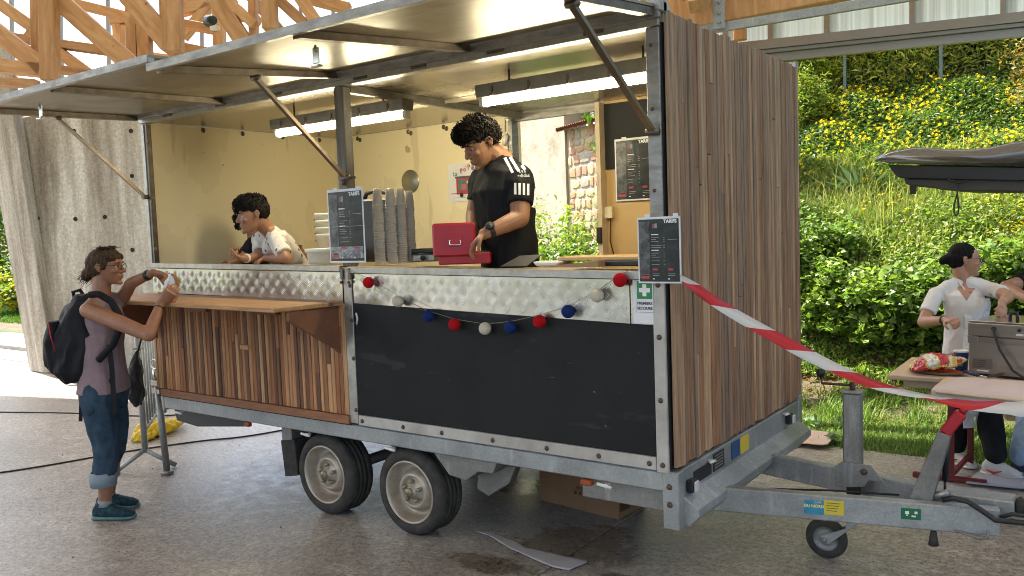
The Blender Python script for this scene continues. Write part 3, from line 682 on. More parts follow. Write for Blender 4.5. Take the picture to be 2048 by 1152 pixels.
# steel rail in front, and glulam beam with bolted steel shoe, nearer
q0=onplane(1430,57,-.9); q1=onplane(1790,-2,-.9); 
mb=MB(); mb.bar(q0-(q1-q0)*.3,q1+(q1-q0)*.9,.05,.075); mb.build('steel_rail',M['galv'],hr)
q0=onplane(1330,35,-.75); q1=onplane(1700,-38,-.75)
mb=MB(); mb.bar(q0-(q1-q0)*.6+Vector((0,0,.02)),q1+(q1-q0)*1.2+Vector((0,0,.02)),.14,.34); mb.build('glulam_beam',M['timber_x'],hr,bevel=.006)
a=onplane(1438,20,-1.0); mb=MB(); mb.prism([a-ed*.05-Vector((0,0,.16)),a+ed*.05-Vector((0,0,.16)),a+ed*.05+Vector((0,0,.3)),a-ed*.05+Vector((0,0,.3))],-en*.012); mb.build('steel_shoe',M['galv'],hr)
bmh=MB(); bmh.lathe([(.0,-.02),(.014,-.02),(.016,0)],axis='y',n=6); bmesh_=bmh.mesh('bolt',M['galv_dark'])
for dz in (-.11,-.03,.06): placed('bolt',bmesh_,a-en*.013+Vector((0,0,dz)),hr,(0,0,math.atan2(ed.y,ed.x)))
mb=MB(); c=onplane(1400,15,-1.1); mb.bar(c+Vector((.02,0,.35))+en*.3,c+Vector((0,0,-.02))-en*.12,.16,.12); mb.build('brace_end',M['timber_x'],hr,bevel=.005)
for px in (1480,): 
    c=onplane(px,70,-.35); mb=MB(); mb.bar(c+Vector((0,0,.6)),c+Vector((0,0,-.05)),.10,.10,(0,1,0)); mb.build('rafter_end',M['timber_x'],hr,bevel=.005)
# trusses: members measured from the photograph, standing in two truss planes
def member(px0,py0,px1,py1,wpx,t,dep=.14,parent=None,name='timber_member'):
    a,b=D(px0,py0,t),D(px1,py1,t); w=wpx/FPX*t; mb=MB()
    # build along local z so that the grain follows the member
    L=(b-a).length; mb.box(-w/2,w/2,-dep/2,dep/2,0,L); me=mb.mesh(name,M['timber_x'],.006)
    z=(b-a).normalized(); y=(FW-z*FW.dot(z)).normalized(); x=y.cross(z)
    o=bpy.data.objects.new(name,me); col.objects.link(o); o.parent=parent
    mw=Matrix(((x.x,y.x,z.x,a.x),(x.y,y.y,z.y,a.y),(x.z,y.z,z.z,a.z),(0,0,0,1)))
    o.matrix_local=Matrix.Translation(-ORG[parent.name])@mw; return o
tr1=thing('timber_truss','nearest timber truss over the left awning, with paired posts and diagonals','truss',D(200,60,8.6))
tr2=thing('timber_truss','middle timber truss whose diagonals cross behind the nearest one','truss',D(200,60,9.8))
tr3=thing('timber_truss','farthest timber truss against the bright sky','truss',D(200,60,11.2))
T1,T2,T3=8.6,9.8,11.2
for m_ in [(96,-60,101,162,30,T1),(72,-60,76,150,14,T1+.25),(345,-60,347,105,36,T1),(326,-60,332,90,12,T1+.2),
           (505,-60,508,80,14,T1+.2),(536,-60,541,60,28,T1),
           (102,-14,285,150,36,T1+.12),(232,-40,342,90,40,T1+.12),(-40,38,92,140,34,T1+.12),(-40,128,92,142,26,T1+.12),
           (395,-60,490,88,34,T1+.12),(420,-30,512,52,20,T1+.12),(590,-20,640,55,24,T1+.1),(525,-30,612,50,20,T1+.12)]:
    member(*m_,parent=tr1)
for m_ in [(-40,-20,70,58,22,T2),(128,2,265,36,16,T2),(20,75,215,102,16,T2),(262,-60,268,125,20,T2),(288,50,292,125,24,T2),
           (60,62,180,150,22,T2),(-30,163,75,168,16,T2),(110,138,190,150,15,T2),(300,60,352,110,20,T2),(470,-40,560,60,20,T2),
           (350,45,440,62,16,T2),(352,92,440,110,16,T2),(434,-60,440,100,20,T2),(610,-5,700,18,20,T2)]:
    member(*m_,parent=tr2)
for m_ in [(222,42,262,36,22,T3),(236,50,240,125,16,T3),(248,52,251,120,10,T3),(360,20,470,-10,26,T3),(365,75,420,10,18,T3),(-20,118,40,165,14,T3),
           (302,115,345,120,18,T3),(450,30,520,40,14,T3)]:
    member(*m_,parent=tr3)
# slim steel glazing posts far left against the sky
gp=thing('glazing_frame','slim grey posts of the glazing outside the trusses','glazing frame',D(100,60,13))
for px in (22,120,215,402,600,665): 
    a,b=D(px,-60,13),D(px+4,175,13); mb=MB(); mb.bar(a,b,.05,.05,FW); mb.build('glazing_post',M['galv_roof'],gp)
mb=MB(); mb.bar(D(-60,212,11.5),D(160,232,11.5),.08,.05); mb.bar(D(-60,226,11.5),D(130,240,11.5),.06,.03); mb.build('purlin',M['timber_x'],gp)
# small speaker on the truss
sp=thing('small_speaker','dark green loudspeaker with a white box fixed on the truss','speaker',D(420,35,9.2))
mb=MB(); c=D(420,40,9.2); mb.tube([c-Vector((.05,-.02,0)),c+Vector((.09,-.02,-.02))],[.07,.045],12); mb.build('speaker_body',simple('green_plastic',(.012,.04,.03),.4),sp)
mb=MB(); c=D(430,56,9.1); mb.box(c.x-.05,c.x+.05,c.y-.03,c.y+.03,c.z-.02,c.z+.02); mb.build('white_box',M['white_plastic'],sp)

# loose undergrowth that ties the hedge to the meadow
x,y=rnd_xy(26000,2.0,6.0,4.75,6.5); hh=np.array([.30+.30*mnoise.noise(Vector((a*1.3,b*1.7,4.2))) for a,b in zip(x,y)]).clip(.05,.6)
hh=hh*np.clip((y-4.7)*2.2,.1,1); o=leaf_mesh('undergrowth',np.column_stack([x,y,H(x,y)+hh*RNG.uniform(0,1,len(x))**.5]),.052,M['leaf'],HG+HY+[(.30,.34,.14),(.10,.16,.04)],.6,.7)
tag(o,'loose mixed undergrowth filling the gaps between hedge and meadow','undergrowth',kind='stuff')
x,y=rnd_xy(5200,1.6,6.4,5.4,6.9); o=blade_mesh('tall_grass_stalks',np.column_stack([x,y,H(x,y)-.04]),.42,.0032,M['grass'],[(.46,.44,.24),(.36,.40,.17),(.24,.34,.10)],.5)
tag(o,'tall pale grass stalks rising out of the meadow','grass',kind='stuff')
# grit and scraps on the concrete
x,y=rnd_xy(420,-2.5,5.3,-1.8,2.9); o=leaf_mesh('floor_grit',np.column_stack([x,y,np.full(len(x),.003)]),.011,M['leaf'],[(.06,.045,.03),(.12,.09,.06),(.03,.025,.02),(.40,.36,.30)],.7,4)
tag(o,'tiny crumbs and grit scattered over the concrete floor','grit',kind='stuff')
# ================================================================ FOOD TRAILER
TR=thing('food_trailer','wood clad food trailer with raised metal flaps and a chalkboard front','food trailer',(2.0,.9,0))
def tl(x,z): return z-.015*(x-2)          # the counter line falls slightly to the right
def skew(x0,x1,y0,y1,z0,z1):
    """box whose bottom and top follow the counter line"""
    mb=MB(); p=[(x0,tl(x0,z0)),(x1,tl(x1,z0)),(x1,tl(x1,z1)),(x0,tl(x0,z1))]
    return mb.prism([(x,y0,z) for x,z in p],(0,y1-y0,0))
# shell
mb=MB(); mb.box(.03,2.0,1.78,1.81,.62,2.56); mb.build('back_wall',M['cream'],TR)
mb=MB(); mb.box(0.0,.03,0.02,1.81,.62,2.56); mb.build('left_wall',M['cream'],TR)
mb=MB(); mb.box(2.72,3.98,1.78,1.81,.62,2.56); mb.build('back_panel',M['orange_wall'],TR)
mb=MB(); mb.box(2.735,3.3,1.765,1.778,2.095,2.54); mb.build('black_upper_panel',M['black_matt'],TR)
mb=MB(); mb.box(3.985,4.0,0.03,1.80,.62,2.6); mb.build('right_wall',M['ceil'],TR)
mb=MB(); mb.box(.032,3.98,.02,1.779,.58,.62); mb.build('floor',M['floor_int'],TR)
mb=MB(); mb.box(0,4.03,.0,1.815,2.562,2.60); mb.build('roof_panel',M['ceil'],TR)
mb=MB(); mb.box(-.01,4.04,-.01,.05,2.602,2.64); mb.box(-.01,4.04,1.77,1.83,2.602,2.64); mb.build('roof_edge',M['alu'],TR)
# door opening
mb=MB(); mb.box(1.965,1.998,1.70,1.777,.62,2.55); mb.build('door_post',M['alu_dull'],TR)
mb=MB(); mb.box(2.70,2.733,1.70,1.777,.62,2.55); mb.build('door_post',simple('cream_paint',(.66,.52,.34),.45,0,(.50,.40,.27),8),TR)
mb=MB(); mb.box(2.0,2.698,1.75,1.79,2.50,2.555); mb.build('door_lintel',M['alu_dull'],TR)
mb=MB(); mb.box(2.735,2.79,1.735,1.763,1.76,1.84); mb.build('door_latch',M['cream'],TR)
mb=MB(); mb.box(2.70,2.735,1.672,1.698,1.59,1.70); mb.build('black_handle',M['black_plastic'],TR,.004)
mb=MB(); mb.tube([(2.77,1.755,1.76),(2.765,1.752,1.6),(2.79,1.752,1.5)],.004,5); mb.build('door_cord',M['wire'],TR)
# tan electric box and pipe in the corner
mb=MB(); mb.box(1.86,1.95,1.70,1.775,2.12,2.42); mb.build('electric_box',M['cream'],TR,.006)
mb=MB(); mb.tube([(1.94,1.69,2.42),(1.95,1.68,2.52),(2.0,1.67,2.50)],.012,6); mb.tube([(1.93,1.69,2.33),(1.96,1.68,2.40)],.02,8); mb.build('conduit',M['white_plastic'],TR)
# ceiling cross rib and rails
mb=MB(); mb.box(2.02,2.06,.06,1.775,2.515,2.56); mb.build('ceiling_rib',M['alu_dull'],TR)
mb=MB(); mb.box(1.2,3.9,.88,.90,2.535,2.56); mb.build('ceiling_channel',M['ceil'],TR)
# fixings on the wall edges
fm=MB(); fm.lathe([(0,-.010),(.010,-.009),(.013,-.003),(.020,0)],axis='y',n=8); fme=fm.mesh('wall_fixing',M['frame_dark'])
for y in (.47,.82,1.21,1.6): placed('wall_fixing',fme,(.031,y,2.535),TR,(0,0,R(90)))
for x in (.12,.31,.9,1.28,1.65): placed('wall_fixing',fme,(x,1.779,2.535),TR); placed('wall_fixing',fme,(x+.03,1.779,2.52),TR)
for z in (1.66,2.0,2.42): placed('wall_fixing',fme,(.075,-.003,z),TR,scale=(.8,.8,.8))
# corner posts and centre post
mb=MB(); mb.box(-.005,.035,-.012,.045,1.545,2.54); mb.build('corner_post',M['alu'],TR,.003)
mb=MB(); mb.box(.037,.06,-.006,.03,1.545,2.54); mb.build('post_seal',M['frame_dark'],TR)
mb=MB(); mb.box(3.95,4.012,-.012,.04,1.50,2.545); mb.build('corner_post',M['alu_dull'],TR,.003)
mb=MB(); mb.box(1.995,2.068,-.014,.05,1.53,2.545); mb.build('centre_post',simple('weathered_centre_post',(.21,.19,.165),.6,.3,(.10,.085,.07),4,(7,7,.6),.3,30),TR,.004)
mb=MB(); mb.tube([(2.07,-.01,2.03),(2.13,-.01,2.03)],.008,6); mb.tube([(2.05,-.02,1.99),(2.05,-.02,2.03)],.015,6); mb.build('post_catch',M['frame_dark'],TR)
# top beam and hinges
mb=MB(); mb.box(-.01,4.015,-.018,.05,2.547,2.592); mb.build('top_beam',M['alu'],TR,.003)
mb=MB(); mb.box(-.01,4.03,-.045,-.020,2.575,2.625); mb.build('hinge_rail',M['alu_dull'],TR,.003)
hm=MB(); hm.box(-.05,.05,-.006,.0,-.012,.012); hm.tube([(-.05,-.008,.012),(.05,-.008,.012)],.006,6); hme=hm.mesh('hinge',M['frame_dark'])
for x in (.35,.95,1.5,2.22,2.65,3.15,3.7): placed('hinge',hme,(x,-.019,2.572),TR)
mb=MB(); mb.box(3.98,4.04,-.05,.02,2.60,2.67); mb.build('roof_corner_cap',M['alu_dull'],TR,.004)
# ---- flaps
def flap(x0,x1,zh,ye,ze,ribs,lb,struts):
    F=MB(); n=Vector((0,ye,ze-zh)).normalized(); up=Vector((0,-n.z,n.y)); 
    if up.z<0: up=-up
    def q(x,s,h): v=Vector((x,-.05,zh))+ (Vector((0,ye+.05,ze-zh))*s)+up*h; return v
    def slabp(xa,xb,s0,s1,h0,h1):
        a=[q(xa,s0,h0),q(xb,s0,h0),q(xb,s1,h0),q(xa,s1,h0)]; b=[q(xa,s0,h1),q(xb,s0,h1),q(xb,s1,h1),q(xa,s1,h1)]
        return MB().add(a+b,[(0,1,2,3),(7,6,5,4),(0,4,5,1),(1,5,6,2),(2,6,7,3),(3,7,4,0)])
    sh=slabp(x0+.003,x1-.003,.002,.998,.012,.024).build('flap_sheet',M['flap'],TR,label=lb)
    slabp(x0,x1,.972,1.0,-.012,.010).build('flap_edge',M['alu'],sh)
    slabp(x0,x1,1.001,1.006,-.013,.022).build('flap_lip',M['alu_dull'],sh)
    for rx in ribs: slabp(rx-.022,rx+.022,.0,.963,-.022,.010).build('flap_rib',M['frame_dark'],sh)
    for (sx,s0) in struts:
        a=q(sx,s0,-.03); b=Vector((sx+(.03 if sx<3.9 else 0),-.035,2.03 if sx<3.9 else 2.1))
        mb=MB(); mb.bar(a,b,.028,.018,(0,0,1),.01); mb.build('strut',simple('strut_%d'%int(sx*10),(.16,.135,.11),.36,.75,(.20,.145,.095),3),sh)  # warm second tone paints orange reflections into the strut steel
        mb=MB(); mb.cyl(b+Vector((-.03,0,0)),b+Vector((.03,0,0)),.016,10); mb.build('strut_pin',M['frame_dark'],sh); mb=MB(); mb.cyl(a+Vector((-.025,0,0)),a+Vector((.03,0,0)),.014,8); mb.build('strut_pin',M['frame_dark'],sh)
    return sh,q
f1,q1_=flap(-.01,1.99,2.585,-1.13,2.545,(.012,1.0,),'dirty left flap with a greenish sheen',[(.012,.50)])
f2,q2_=flap(2.02,4.02,2.605,-1.155,2.495,(2.045,3.0,3.99),'right flap overlapping the left one',[(2.05,.49),(3.985,.56)])
def hook(q,x,s,par):
    c=q(x,s,-.03); mb=MB(); mb.box(c.x-.018,c.x+.018,c.y-.004,c.y+.004,c.z-.075,c.z-.01); mb.box(c.x-.022,c.x+.03,c.y-.02,c.y+.01,c.z-.09,c.z-.082); mb.tube([(c.x,c.y,c.z),(c.x,c.y-.012,c.z-.03)],.006,6)
    mb.build('catch_hook',M['steel'],par,.002)
hook(q1_,.62,.86,f1); hook(q2_,2.95,.84,f2)
# ---- counter and front
skew(.0,1.985,-.03,.0,1.50,1.535).build('counter_rail',M['alu'],TR,.003)
skew(2.075,3.945,-.03,.0,1.492,1.53).build('counter_rail',M['alu'],TR,.003)
mb=MB(); mb.prism([(.04,.002,1.515),(3.94,.002,1.463),(3.94,.002,1.483),(.04,.002,1.535)],(0,.46,0)); mb.build('counter_top',simple('tan_counter',(.40,.28,.15),.5,0,(.30,.21,.12),3),TR)
mb=MB(); mb.box(.04,3.94,.44,.46,.63,1.45); mb.build('counter_panel',M['ceil'],TR)
def tread(x0,x1,z0,z1,ks=-.015):
    lo=lambda x: z0+ks*(x-2)
    p=MB().prism([(x0,-.012,lo(x0)),(x1,-.012,lo(x1)),(x1,-.012,tl(x1,z1)),(x0,-.012,tl(x0,z1))],(0,.012,0)).build('tread_plate',M['tread'],TR)
    mb=MB(); nx=int((x1-x0)/.049); nz=int((z1-z0)/.049)+2
    for i in range(nx):
        for j in range(nz):
            cx=x0+(i+.5)*(x1-x0)/nx; cz=tl(cx,z1)-.004-(j+.5)*.049
            s=1 if (i+j)%2 else -1; d=Vector((.707,0,.707*s)); e=Vector((-.707*s,0,.707))
            for k in (-1.5,-.5,.5,1.5):
                c=Vector((cx,-.0121,cz))+e*k*.0108; a,b=c-d*.0228,c+d*.0228; t_=lo(cx)+.004; u_=tl(cx,z1)-.004
                if min(a.z,b.z)<t_ or max(a.z,b.z)>u_ or min(a.x,b.x)<x0+.004 or max(a.x,b.x)>x1-.004: continue
                y=Vector((0,-.0036,0)); w=e*.0034
                mb.add([a,c-w,b,c+w,c-w*.3+y-d*.012,c-w*.3+y+d*.012],[(0,1,4),(1,5,4),(1,2,5),(2,3,5),(3,4,5),(3,0,4)],True)
    o=mb.build('tread_bars',M['tread'],p); o['kind']='stuff'
    return p
tread(.03,1.985,1.325,1.495); tread(2.075,3.84,1.322,1.489,-.031)
MB().prism([(3.845,-.010,1.265),(3.955,-.010,1.262),(3.955,-.010,tl(3.955,1.489)),(3.845,-.010,tl(3.845,1.489))],(0,.01,0)).build('plain_end_plate',M['tread'],TR)
# centre strip with hinge plates, and lower right trim
mb=MB(); mb.box(2.0,2.066,-.018,.0,.62,1.527); mb.build('centre_strip',M['alu'],TR,.003)
for x in (1.988,2.052): mb=MB(); mb.box(x,x+.022,-.030,-.019,1.455,1.52); mb.build('corner_hinge',M['frame_dark'],TR,.003)
mb=MB(); mb.box(3.955,4.012,-.017,.0,.605,1.488); mb.build('side_trim',M['trim'],TR,.003)
mb=MB(); mb.box(2.068,3.953,-.017,.0,.612,.672); mb.build('bottom_trim',M['trim'],TR,.003)
mb=MB(); mb.prism([(2.07,-.012,.675),(3.952,-.012,.675),(3.952,-.012,1.258),(2.07,-.012,1.317)],(0,.012,0)); mb.build('chalkboard',M['chalk'],TR)
bm_=MB(); bm_.lathe([(0,-.009),(.006,-.0085),(.011,-.005),(.013,0)],axis='y',n=8); bme=bm_.mesh('bolt',simple('rusty_bolt',(.10,.06,.04),.6,.3))
for x in (2.10,2.42,2.70,3.04,3.37,3.66,3.92,3.985): placed('bolt',bme,(x,-.017,.64),TR)
for z in (.93,1.21,1.44): placed('bolt',bme,(3.983,-.017,z),TR)
for z in (.70,1.0,1.22,1.42): placed('bolt',bme,(2.055,-.018,z),TR)
for z in (1.58,1.85,2.2,2.47): placed('bolt',bme,(3.975,-.012,z),TR,scale=(.7,.7,.7))
for x in (1.996,2.06): placed('bolt',bme,(x,-.03,1.44),TR,scale=(.8,.8,.8))
mb=MB(); mb.tube([(2.09,-.013,1.20),(2.105,-.02,1.235),(2.095,-.02,1.265)],.006,5); mb.build('cord_hook',M['white_plastic'],TR)
# ---- slatted lower left panel
mb=MB(); mb.box(.002,1.992,-.004,.0,.60,1.323); mb.build('slat_backing',M['black_matt'],TR)
def slat_mesh(wd,h,axis):
    mb=MB(); b=.0025
    if axis=='x': mb.box(-wd/2,wd/2,-.014,0,0,h)
    else: mb.box(0,.016,-wd/2,wd/2,0,h)
    return mb.mesh('slat',M['slat_front' if axis=='x' else 'slat_end'],b)
widths=[.026,.030,.034]; cache={}
def slat(wd,h,axis,loc,par):
    k=(round(wd,3),round(h,2),axis)
    if k not in cache: cache[k]=slat_mesh(wd,h,axis)
    o=placed('slat',cache[k],loc,par); o.scale=(1,1,h/k[1] if k[1] else 1); return o
rs=random.Random(3); x=.006
while x<1.975:
    wd=rs.choice(widths); z0,z1=.665,1.315; xc=x+wd/2; dy=-.0045-rs.random()*.005
    if rs.random()<.3:
        zz=rs.uniform(.85,1.2); slat(wd,round(zz-z0,2),'x',(xc,dy,z0),TR); slat(wd,round(z1-zz,2)-.0,'x',(xc,dy-rs.uniform(-.002,.002),zz+.001),TR)
    else: slat(wd,.65,'x',(xc,dy,z0),TR)
    x+=wd+.0035
mb=MB(); mb.box(.06,2.0,-.030,-.002,.612,.662); mb.build('bottom_batten',simple('red_brown_batten',(.30,.12,.05),.6,0,(.20,.08,.035),5,(1.5,12,12),.3,20),TR,.003)
# serving shelf with brackets
SH=MB(); SH.prism([(-.12,-.47,1.325),(1.94,-.47,1.305),(1.995,-.015,1.305),(-.02,-.015,1.325)],(0,0,.024)); 
sh=SH.build('serving_shelf',M['shelf_wood'],TR,.004)
def tri(x,par): mb=MB(); mb.prism([(x,-.015,1.300),(x,-.38,1.300),(x,-.38,1.25),(x,-.05,1.05),(x,-.015,1.02)],(.022,0,0)); mb.build('bracket',M['brown_ply'],par,.002)
tri(.03,sh); tri(1.93,sh)
for x in (.52,1.24):
    mb=MB(); mb.box(x,x+.19,-.06,-.018,1.235,1.300); mb.build('cleat',M['brown_ply'],sh,.003)
    for d in (.03,.16): placed('screw',bme,(x+d,-.061,1.275),sh,scale=(.8,.8,.8))
mb=MB(); mb.box(1.02,1.10,-.035,-.020,1.0,1.03); mb.build('wooden_catch',M['shelf_wood'],TR,.003)
# ---- end wall
mb=MB(); mb.box(4.003,4.018,.045,1.80,.66,2.60); mb.build('end_backing',M['black_matt'],TR)
mb=MB(); mb.box(4.0,4.016,-.0,.04,.63,2.60); mb.build('corner_gap_shade',M['black_matt'],TR)  # black strip stands in for the shade inside the corner gap
rs=random.Random(11); y=.012; 
while y<1.80:
    wd=rs.choice([.026,.030,.036,.04]); zt=2.605+rs.uniform(.0,.014); z0=.615+rs.uniform(0,.012); yc=y+wd/2; dx=4.019+rs.random()*.007
    if rs.random()<.35:
        zz=rs.uniform(1.0,2.4); slat(wd,round(zz-z0,2),'y',(dx,yc,z0),TR); slat(wd,round(zt-zz,2),'y',(dx+rs.uniform(-.002,.003),yc,zz+.001),TR)
    else: slat(wd,round(zt-z0,2),'y',(dx,yc,z0),TR)
    y+=wd+.004
# ---- chassis
mb=MB(); mb.box(.05,3.98,.0,.05,.515,.605); mb.build('chassis_beam',M['galv'],TR,.006)
mb=MB(); mb.box(.05,3.98,1.75,1.80,.515,.605); mb.build('chassis_beam',M['galv'],TR,.006)
mb=MB(); mb.box(.02,.048,.0,1.80,.50,.605); mb.build('rear_beam',M['galv'],TR,.006)
mb=MB(); mb.box(.06,3.97,.06,1.74,.565,.578); mb.build('floor_underside',simple('dark_ply',(.05,.045,.04),.8),TR)
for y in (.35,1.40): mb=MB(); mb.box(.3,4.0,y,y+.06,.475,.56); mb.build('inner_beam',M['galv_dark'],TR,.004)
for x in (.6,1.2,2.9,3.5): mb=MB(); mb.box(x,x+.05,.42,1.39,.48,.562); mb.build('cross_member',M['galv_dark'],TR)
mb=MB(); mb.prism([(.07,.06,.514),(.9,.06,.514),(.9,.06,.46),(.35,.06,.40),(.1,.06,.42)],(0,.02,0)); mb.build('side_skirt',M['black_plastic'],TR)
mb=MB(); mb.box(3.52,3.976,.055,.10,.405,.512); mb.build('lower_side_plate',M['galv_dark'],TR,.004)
mb=MB(); mb.box(3.978,4.055,-.012,.05,.352,.612); mb.build('corner_leg',M['galv'],TR,.004)
for z in (.545,.465): placed('bolt',bme,(4.012,-.012,z),TR,scale=(1.1,1.2,1.1))
mb=MB(); mb.box(4.0,4.055,1.70,1.76,.40,.64); mb.build('corner_leg',M['galv'],TR,.004)
# front cross beam with sloped lip
mb=MB(); mb.prism([(4.02,.04,.612),(4.05,.04,.612),(4.05,.04,.495),(4.125,.04,.445),(4.125,.04,.41),(4.085,.04,.365),(4.02,.04,.365)],(0,1.66,0)); mb.build('front_beam',M['galv'],TR,.003)
# beam details: lamps, plates, stickers, pegs
def lamp(y,z):
    mb=MB(); mb.box(4.052,4.085,y-.025,y+.025,z-.03,z+.03); o=mb.build('marker_lamp',M['black_plastic'],TR,.006)
    mb=MB(); mb.box(4.0855,4.098,y-.02,y+.02,z-.025,z+.025); mb.build('lens',simple('lamp_lens',(.55,.50,.48),.2),o,.005)
lamp(.10,.53); lamp(1.48,.55)
mb=MB(); mb.box(4.051,4.054,.16,.36,.515,.575); mb.build('black_plate',simple('type_plate',(.02,.02,.022),.4,.3),TR)
mb=MB(); mb.box(4.051,4.054,.385,.52,.515,.60); mb.build('type_plate',simple('type_plate_b',(.03,.03,.032),.4,.3),TR)
for k in range(5): mb=MB(); mb.box(4.0545,4.055,.40,.50,.528+k*.014,.534+k*.014); mb.build('plate_line',M['alu'],TR)
mb=MB(); mb.box(4.051,4.053,.62,.735,.515,.60); mb.build('blue_sticker',simple('sticker_blue',(.02,.07,.17),.4),TR)
mb=MB(); mb.box(4.051,4.053,.737,.86,.515,.60); mb.build('yellow_sticker',simple('sticker_yellow',(.62,.46,.04),.4),TR)
pg=MB(); pg.tube([(0,0,0),(0,-.028,0),(0,-.032,.0)],[.010,.010,.012],8); pg.tube([(-.045,-.030,.004),(.03,-.030,-.004)],[.008,.008],8); pme=pg.mesh('rope_peg',M['white_plastic'])
for x in (.28,1.62,2.33,3.70): placed('rope_peg',pme,(x,-.0,.507),TR)
placed('rope_peg',pme,(4.052,.33,.585),TR,(0,0,R(90)),(.8,.8,.8)); placed('rope_peg',pme,(4.052,1.42,.59),TR,(0,0,R(90)),(.8,.8,.8))
mb=MB(); mb.box(3.55,3.61,-.014,.02,.485,.512); mb.build('orange_marker',simple('orange_lens',(.30,.06,.015),.4),TR,.005)
mb=MB(); mb.box(.98,1.03,-.012,.02,.485,.512); mb.build('orange_marker',bpy.data.materials['orange_lens'],TR,.005)
# mudguards
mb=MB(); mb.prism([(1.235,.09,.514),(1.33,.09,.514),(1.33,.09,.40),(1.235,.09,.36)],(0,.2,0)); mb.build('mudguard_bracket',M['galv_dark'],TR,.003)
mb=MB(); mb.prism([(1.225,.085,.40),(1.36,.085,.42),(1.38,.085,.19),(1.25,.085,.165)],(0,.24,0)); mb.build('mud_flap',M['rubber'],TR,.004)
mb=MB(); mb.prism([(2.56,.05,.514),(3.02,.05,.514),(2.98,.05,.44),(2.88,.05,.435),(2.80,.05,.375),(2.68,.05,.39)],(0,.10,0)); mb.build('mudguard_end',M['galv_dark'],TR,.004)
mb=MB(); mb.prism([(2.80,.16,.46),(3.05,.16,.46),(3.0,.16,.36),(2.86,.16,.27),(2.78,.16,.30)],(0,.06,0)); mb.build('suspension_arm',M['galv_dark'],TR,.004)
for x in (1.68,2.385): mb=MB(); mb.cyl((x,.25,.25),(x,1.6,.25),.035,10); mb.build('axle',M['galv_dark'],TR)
mb=MB(); mb.box(1.35,2.75,.08,.27,.5,.512); mb.build('wheel_arch',M['black_plastic'],TR)
# wheels
def wheel(x,y0,side,first=None):
    w=MB(); r=.25; w.lathe([(.178,.0),(.184,-.010),(.205,-.014),(.228,-.010),(.243,.004),(.249,.018),(.250,.03),(.250,.05),(.244,.052),(.244,.058),(.250,.060),(.250,.082),(.244,.084),(.244,.090),(.250,.092),(.250,.115),(.244,.117),(.244,.123),(.250,.125),(.250,.15),(.243,.168),(.22,.178),(.178,.17)],axis='y',n=56)
    # tread blocks: small notches around both shoulders
    for i in range(56):
        a=2*math.pi*i/56; c,s=math.cos(a),math.sin(a); t=Vector((-s,0,c))*.004
        for (ya,yb) in ((.012,.048),(.127,.16)):
            p=Vector((c*.2505,0,s*.2505)); w.add([p-t+Vector((0,ya,0)),p+t+Vector((0,ya,0)),p+t+Vector((0,yb,0)),p-t+Vector((0,yb,0)),Vector((c*.254,(ya+yb)/2,s*.254))],[(0,1,4),(1,2,4),(2,3,4),(3,0,4)])
    wr=bpy.data.objects.new('wheel',w.mesh('wheel',M['rubber'])); col.objects.link(wr); wr.parent=TR; ORG['_w']=(0,0,0)
    wr.location=Vector((x,y0,r))-ORG[TR.name]
    if side<0: wr.rotation_euler=(0,0,math.pi)
    rm=MB(); rm.lathe([(.178,.012),(.182,-.008),(.174,-.015),(.168,-.004),(.163,.012),(.160,.045),(.150,.072),(.127,.080),(.120,.066),(.114,.040),(.100,.024),(.090,.016),(.080,.026),(.074,.044),(.060,.042),(.052,.026),(.034,.022),(.032,.0),(.026,-.006),(.0,-.007)],axis='y',n=48)
    def ch(mb,name,mat): o=bpy.data.objects.new(name,mb.mesh(name,mat)); col.objects.link(o); o.parent=wr; return o
    ch(rm,'rim',M['rim'])
    hb=MB(); hb.lathe([(.028,.0),(.028,-.012),(.022,-.02),(0,-.021)],axis='y',n=16); ch(hb,'hub_cap',simple('hub_brass',(.33,.28,.18),.45,.5,(.20,.16,.10),12))
    for k in range(5):
        a=2*math.pi*k/5+.3; b=MB(); b.lathe([(.013,.026),(.012,.004),(.006,.0),(0,.0)],(math.cos(a)*.058,0,math.sin(a)*.058),'y',6); ch(b,'wheel_bolt',bpy.data.materials['hub_brass'])
    return wr
wa=wheel(1.68,.05,1)
def cw_(x,y,flip=False):
    c=copy_tree(wa,TR); c.location=Vector((x,y,.25))-ORG[TR.name]
    if flip: c.rotation_euler=(0,0,math.pi)
wb=cw_(2.385,.05); cw_(1.68,1.77,True); cw_(2.385,1.77,True)
# ---- rear support leg
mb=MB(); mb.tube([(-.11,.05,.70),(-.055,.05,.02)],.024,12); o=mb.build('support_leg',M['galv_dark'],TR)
mb=MB(); mb.tube([(-.055,.05,.012),(-.055,.05,.03)],[.05,.035],14); mb.build('foot_plate',M['galv_dark'],o)
mb=MB(); mb.tube([(-.12,.05,.70),(-.13,.05,.78)],.020,10); ring=[(-.13+.045*math.cos(a),.05+.0*math.sin(a),.815+.035*math.sin(a)) for a in [k*math.pi/6 for k in range(13)]]; mb.tube(ring,.006,6); mb.build('leg_handle',M['steel'],o)
mb=MB(); mb.box(-.16,.04,.03,.07,.60,.635); mb.box(-.15,-.06,.02,.08,.66,.70); mb.tube([(-.01,.03,.62),(.0,.03,.47)],.014,8); mb.build('clamp',M['alu'],o,.004)
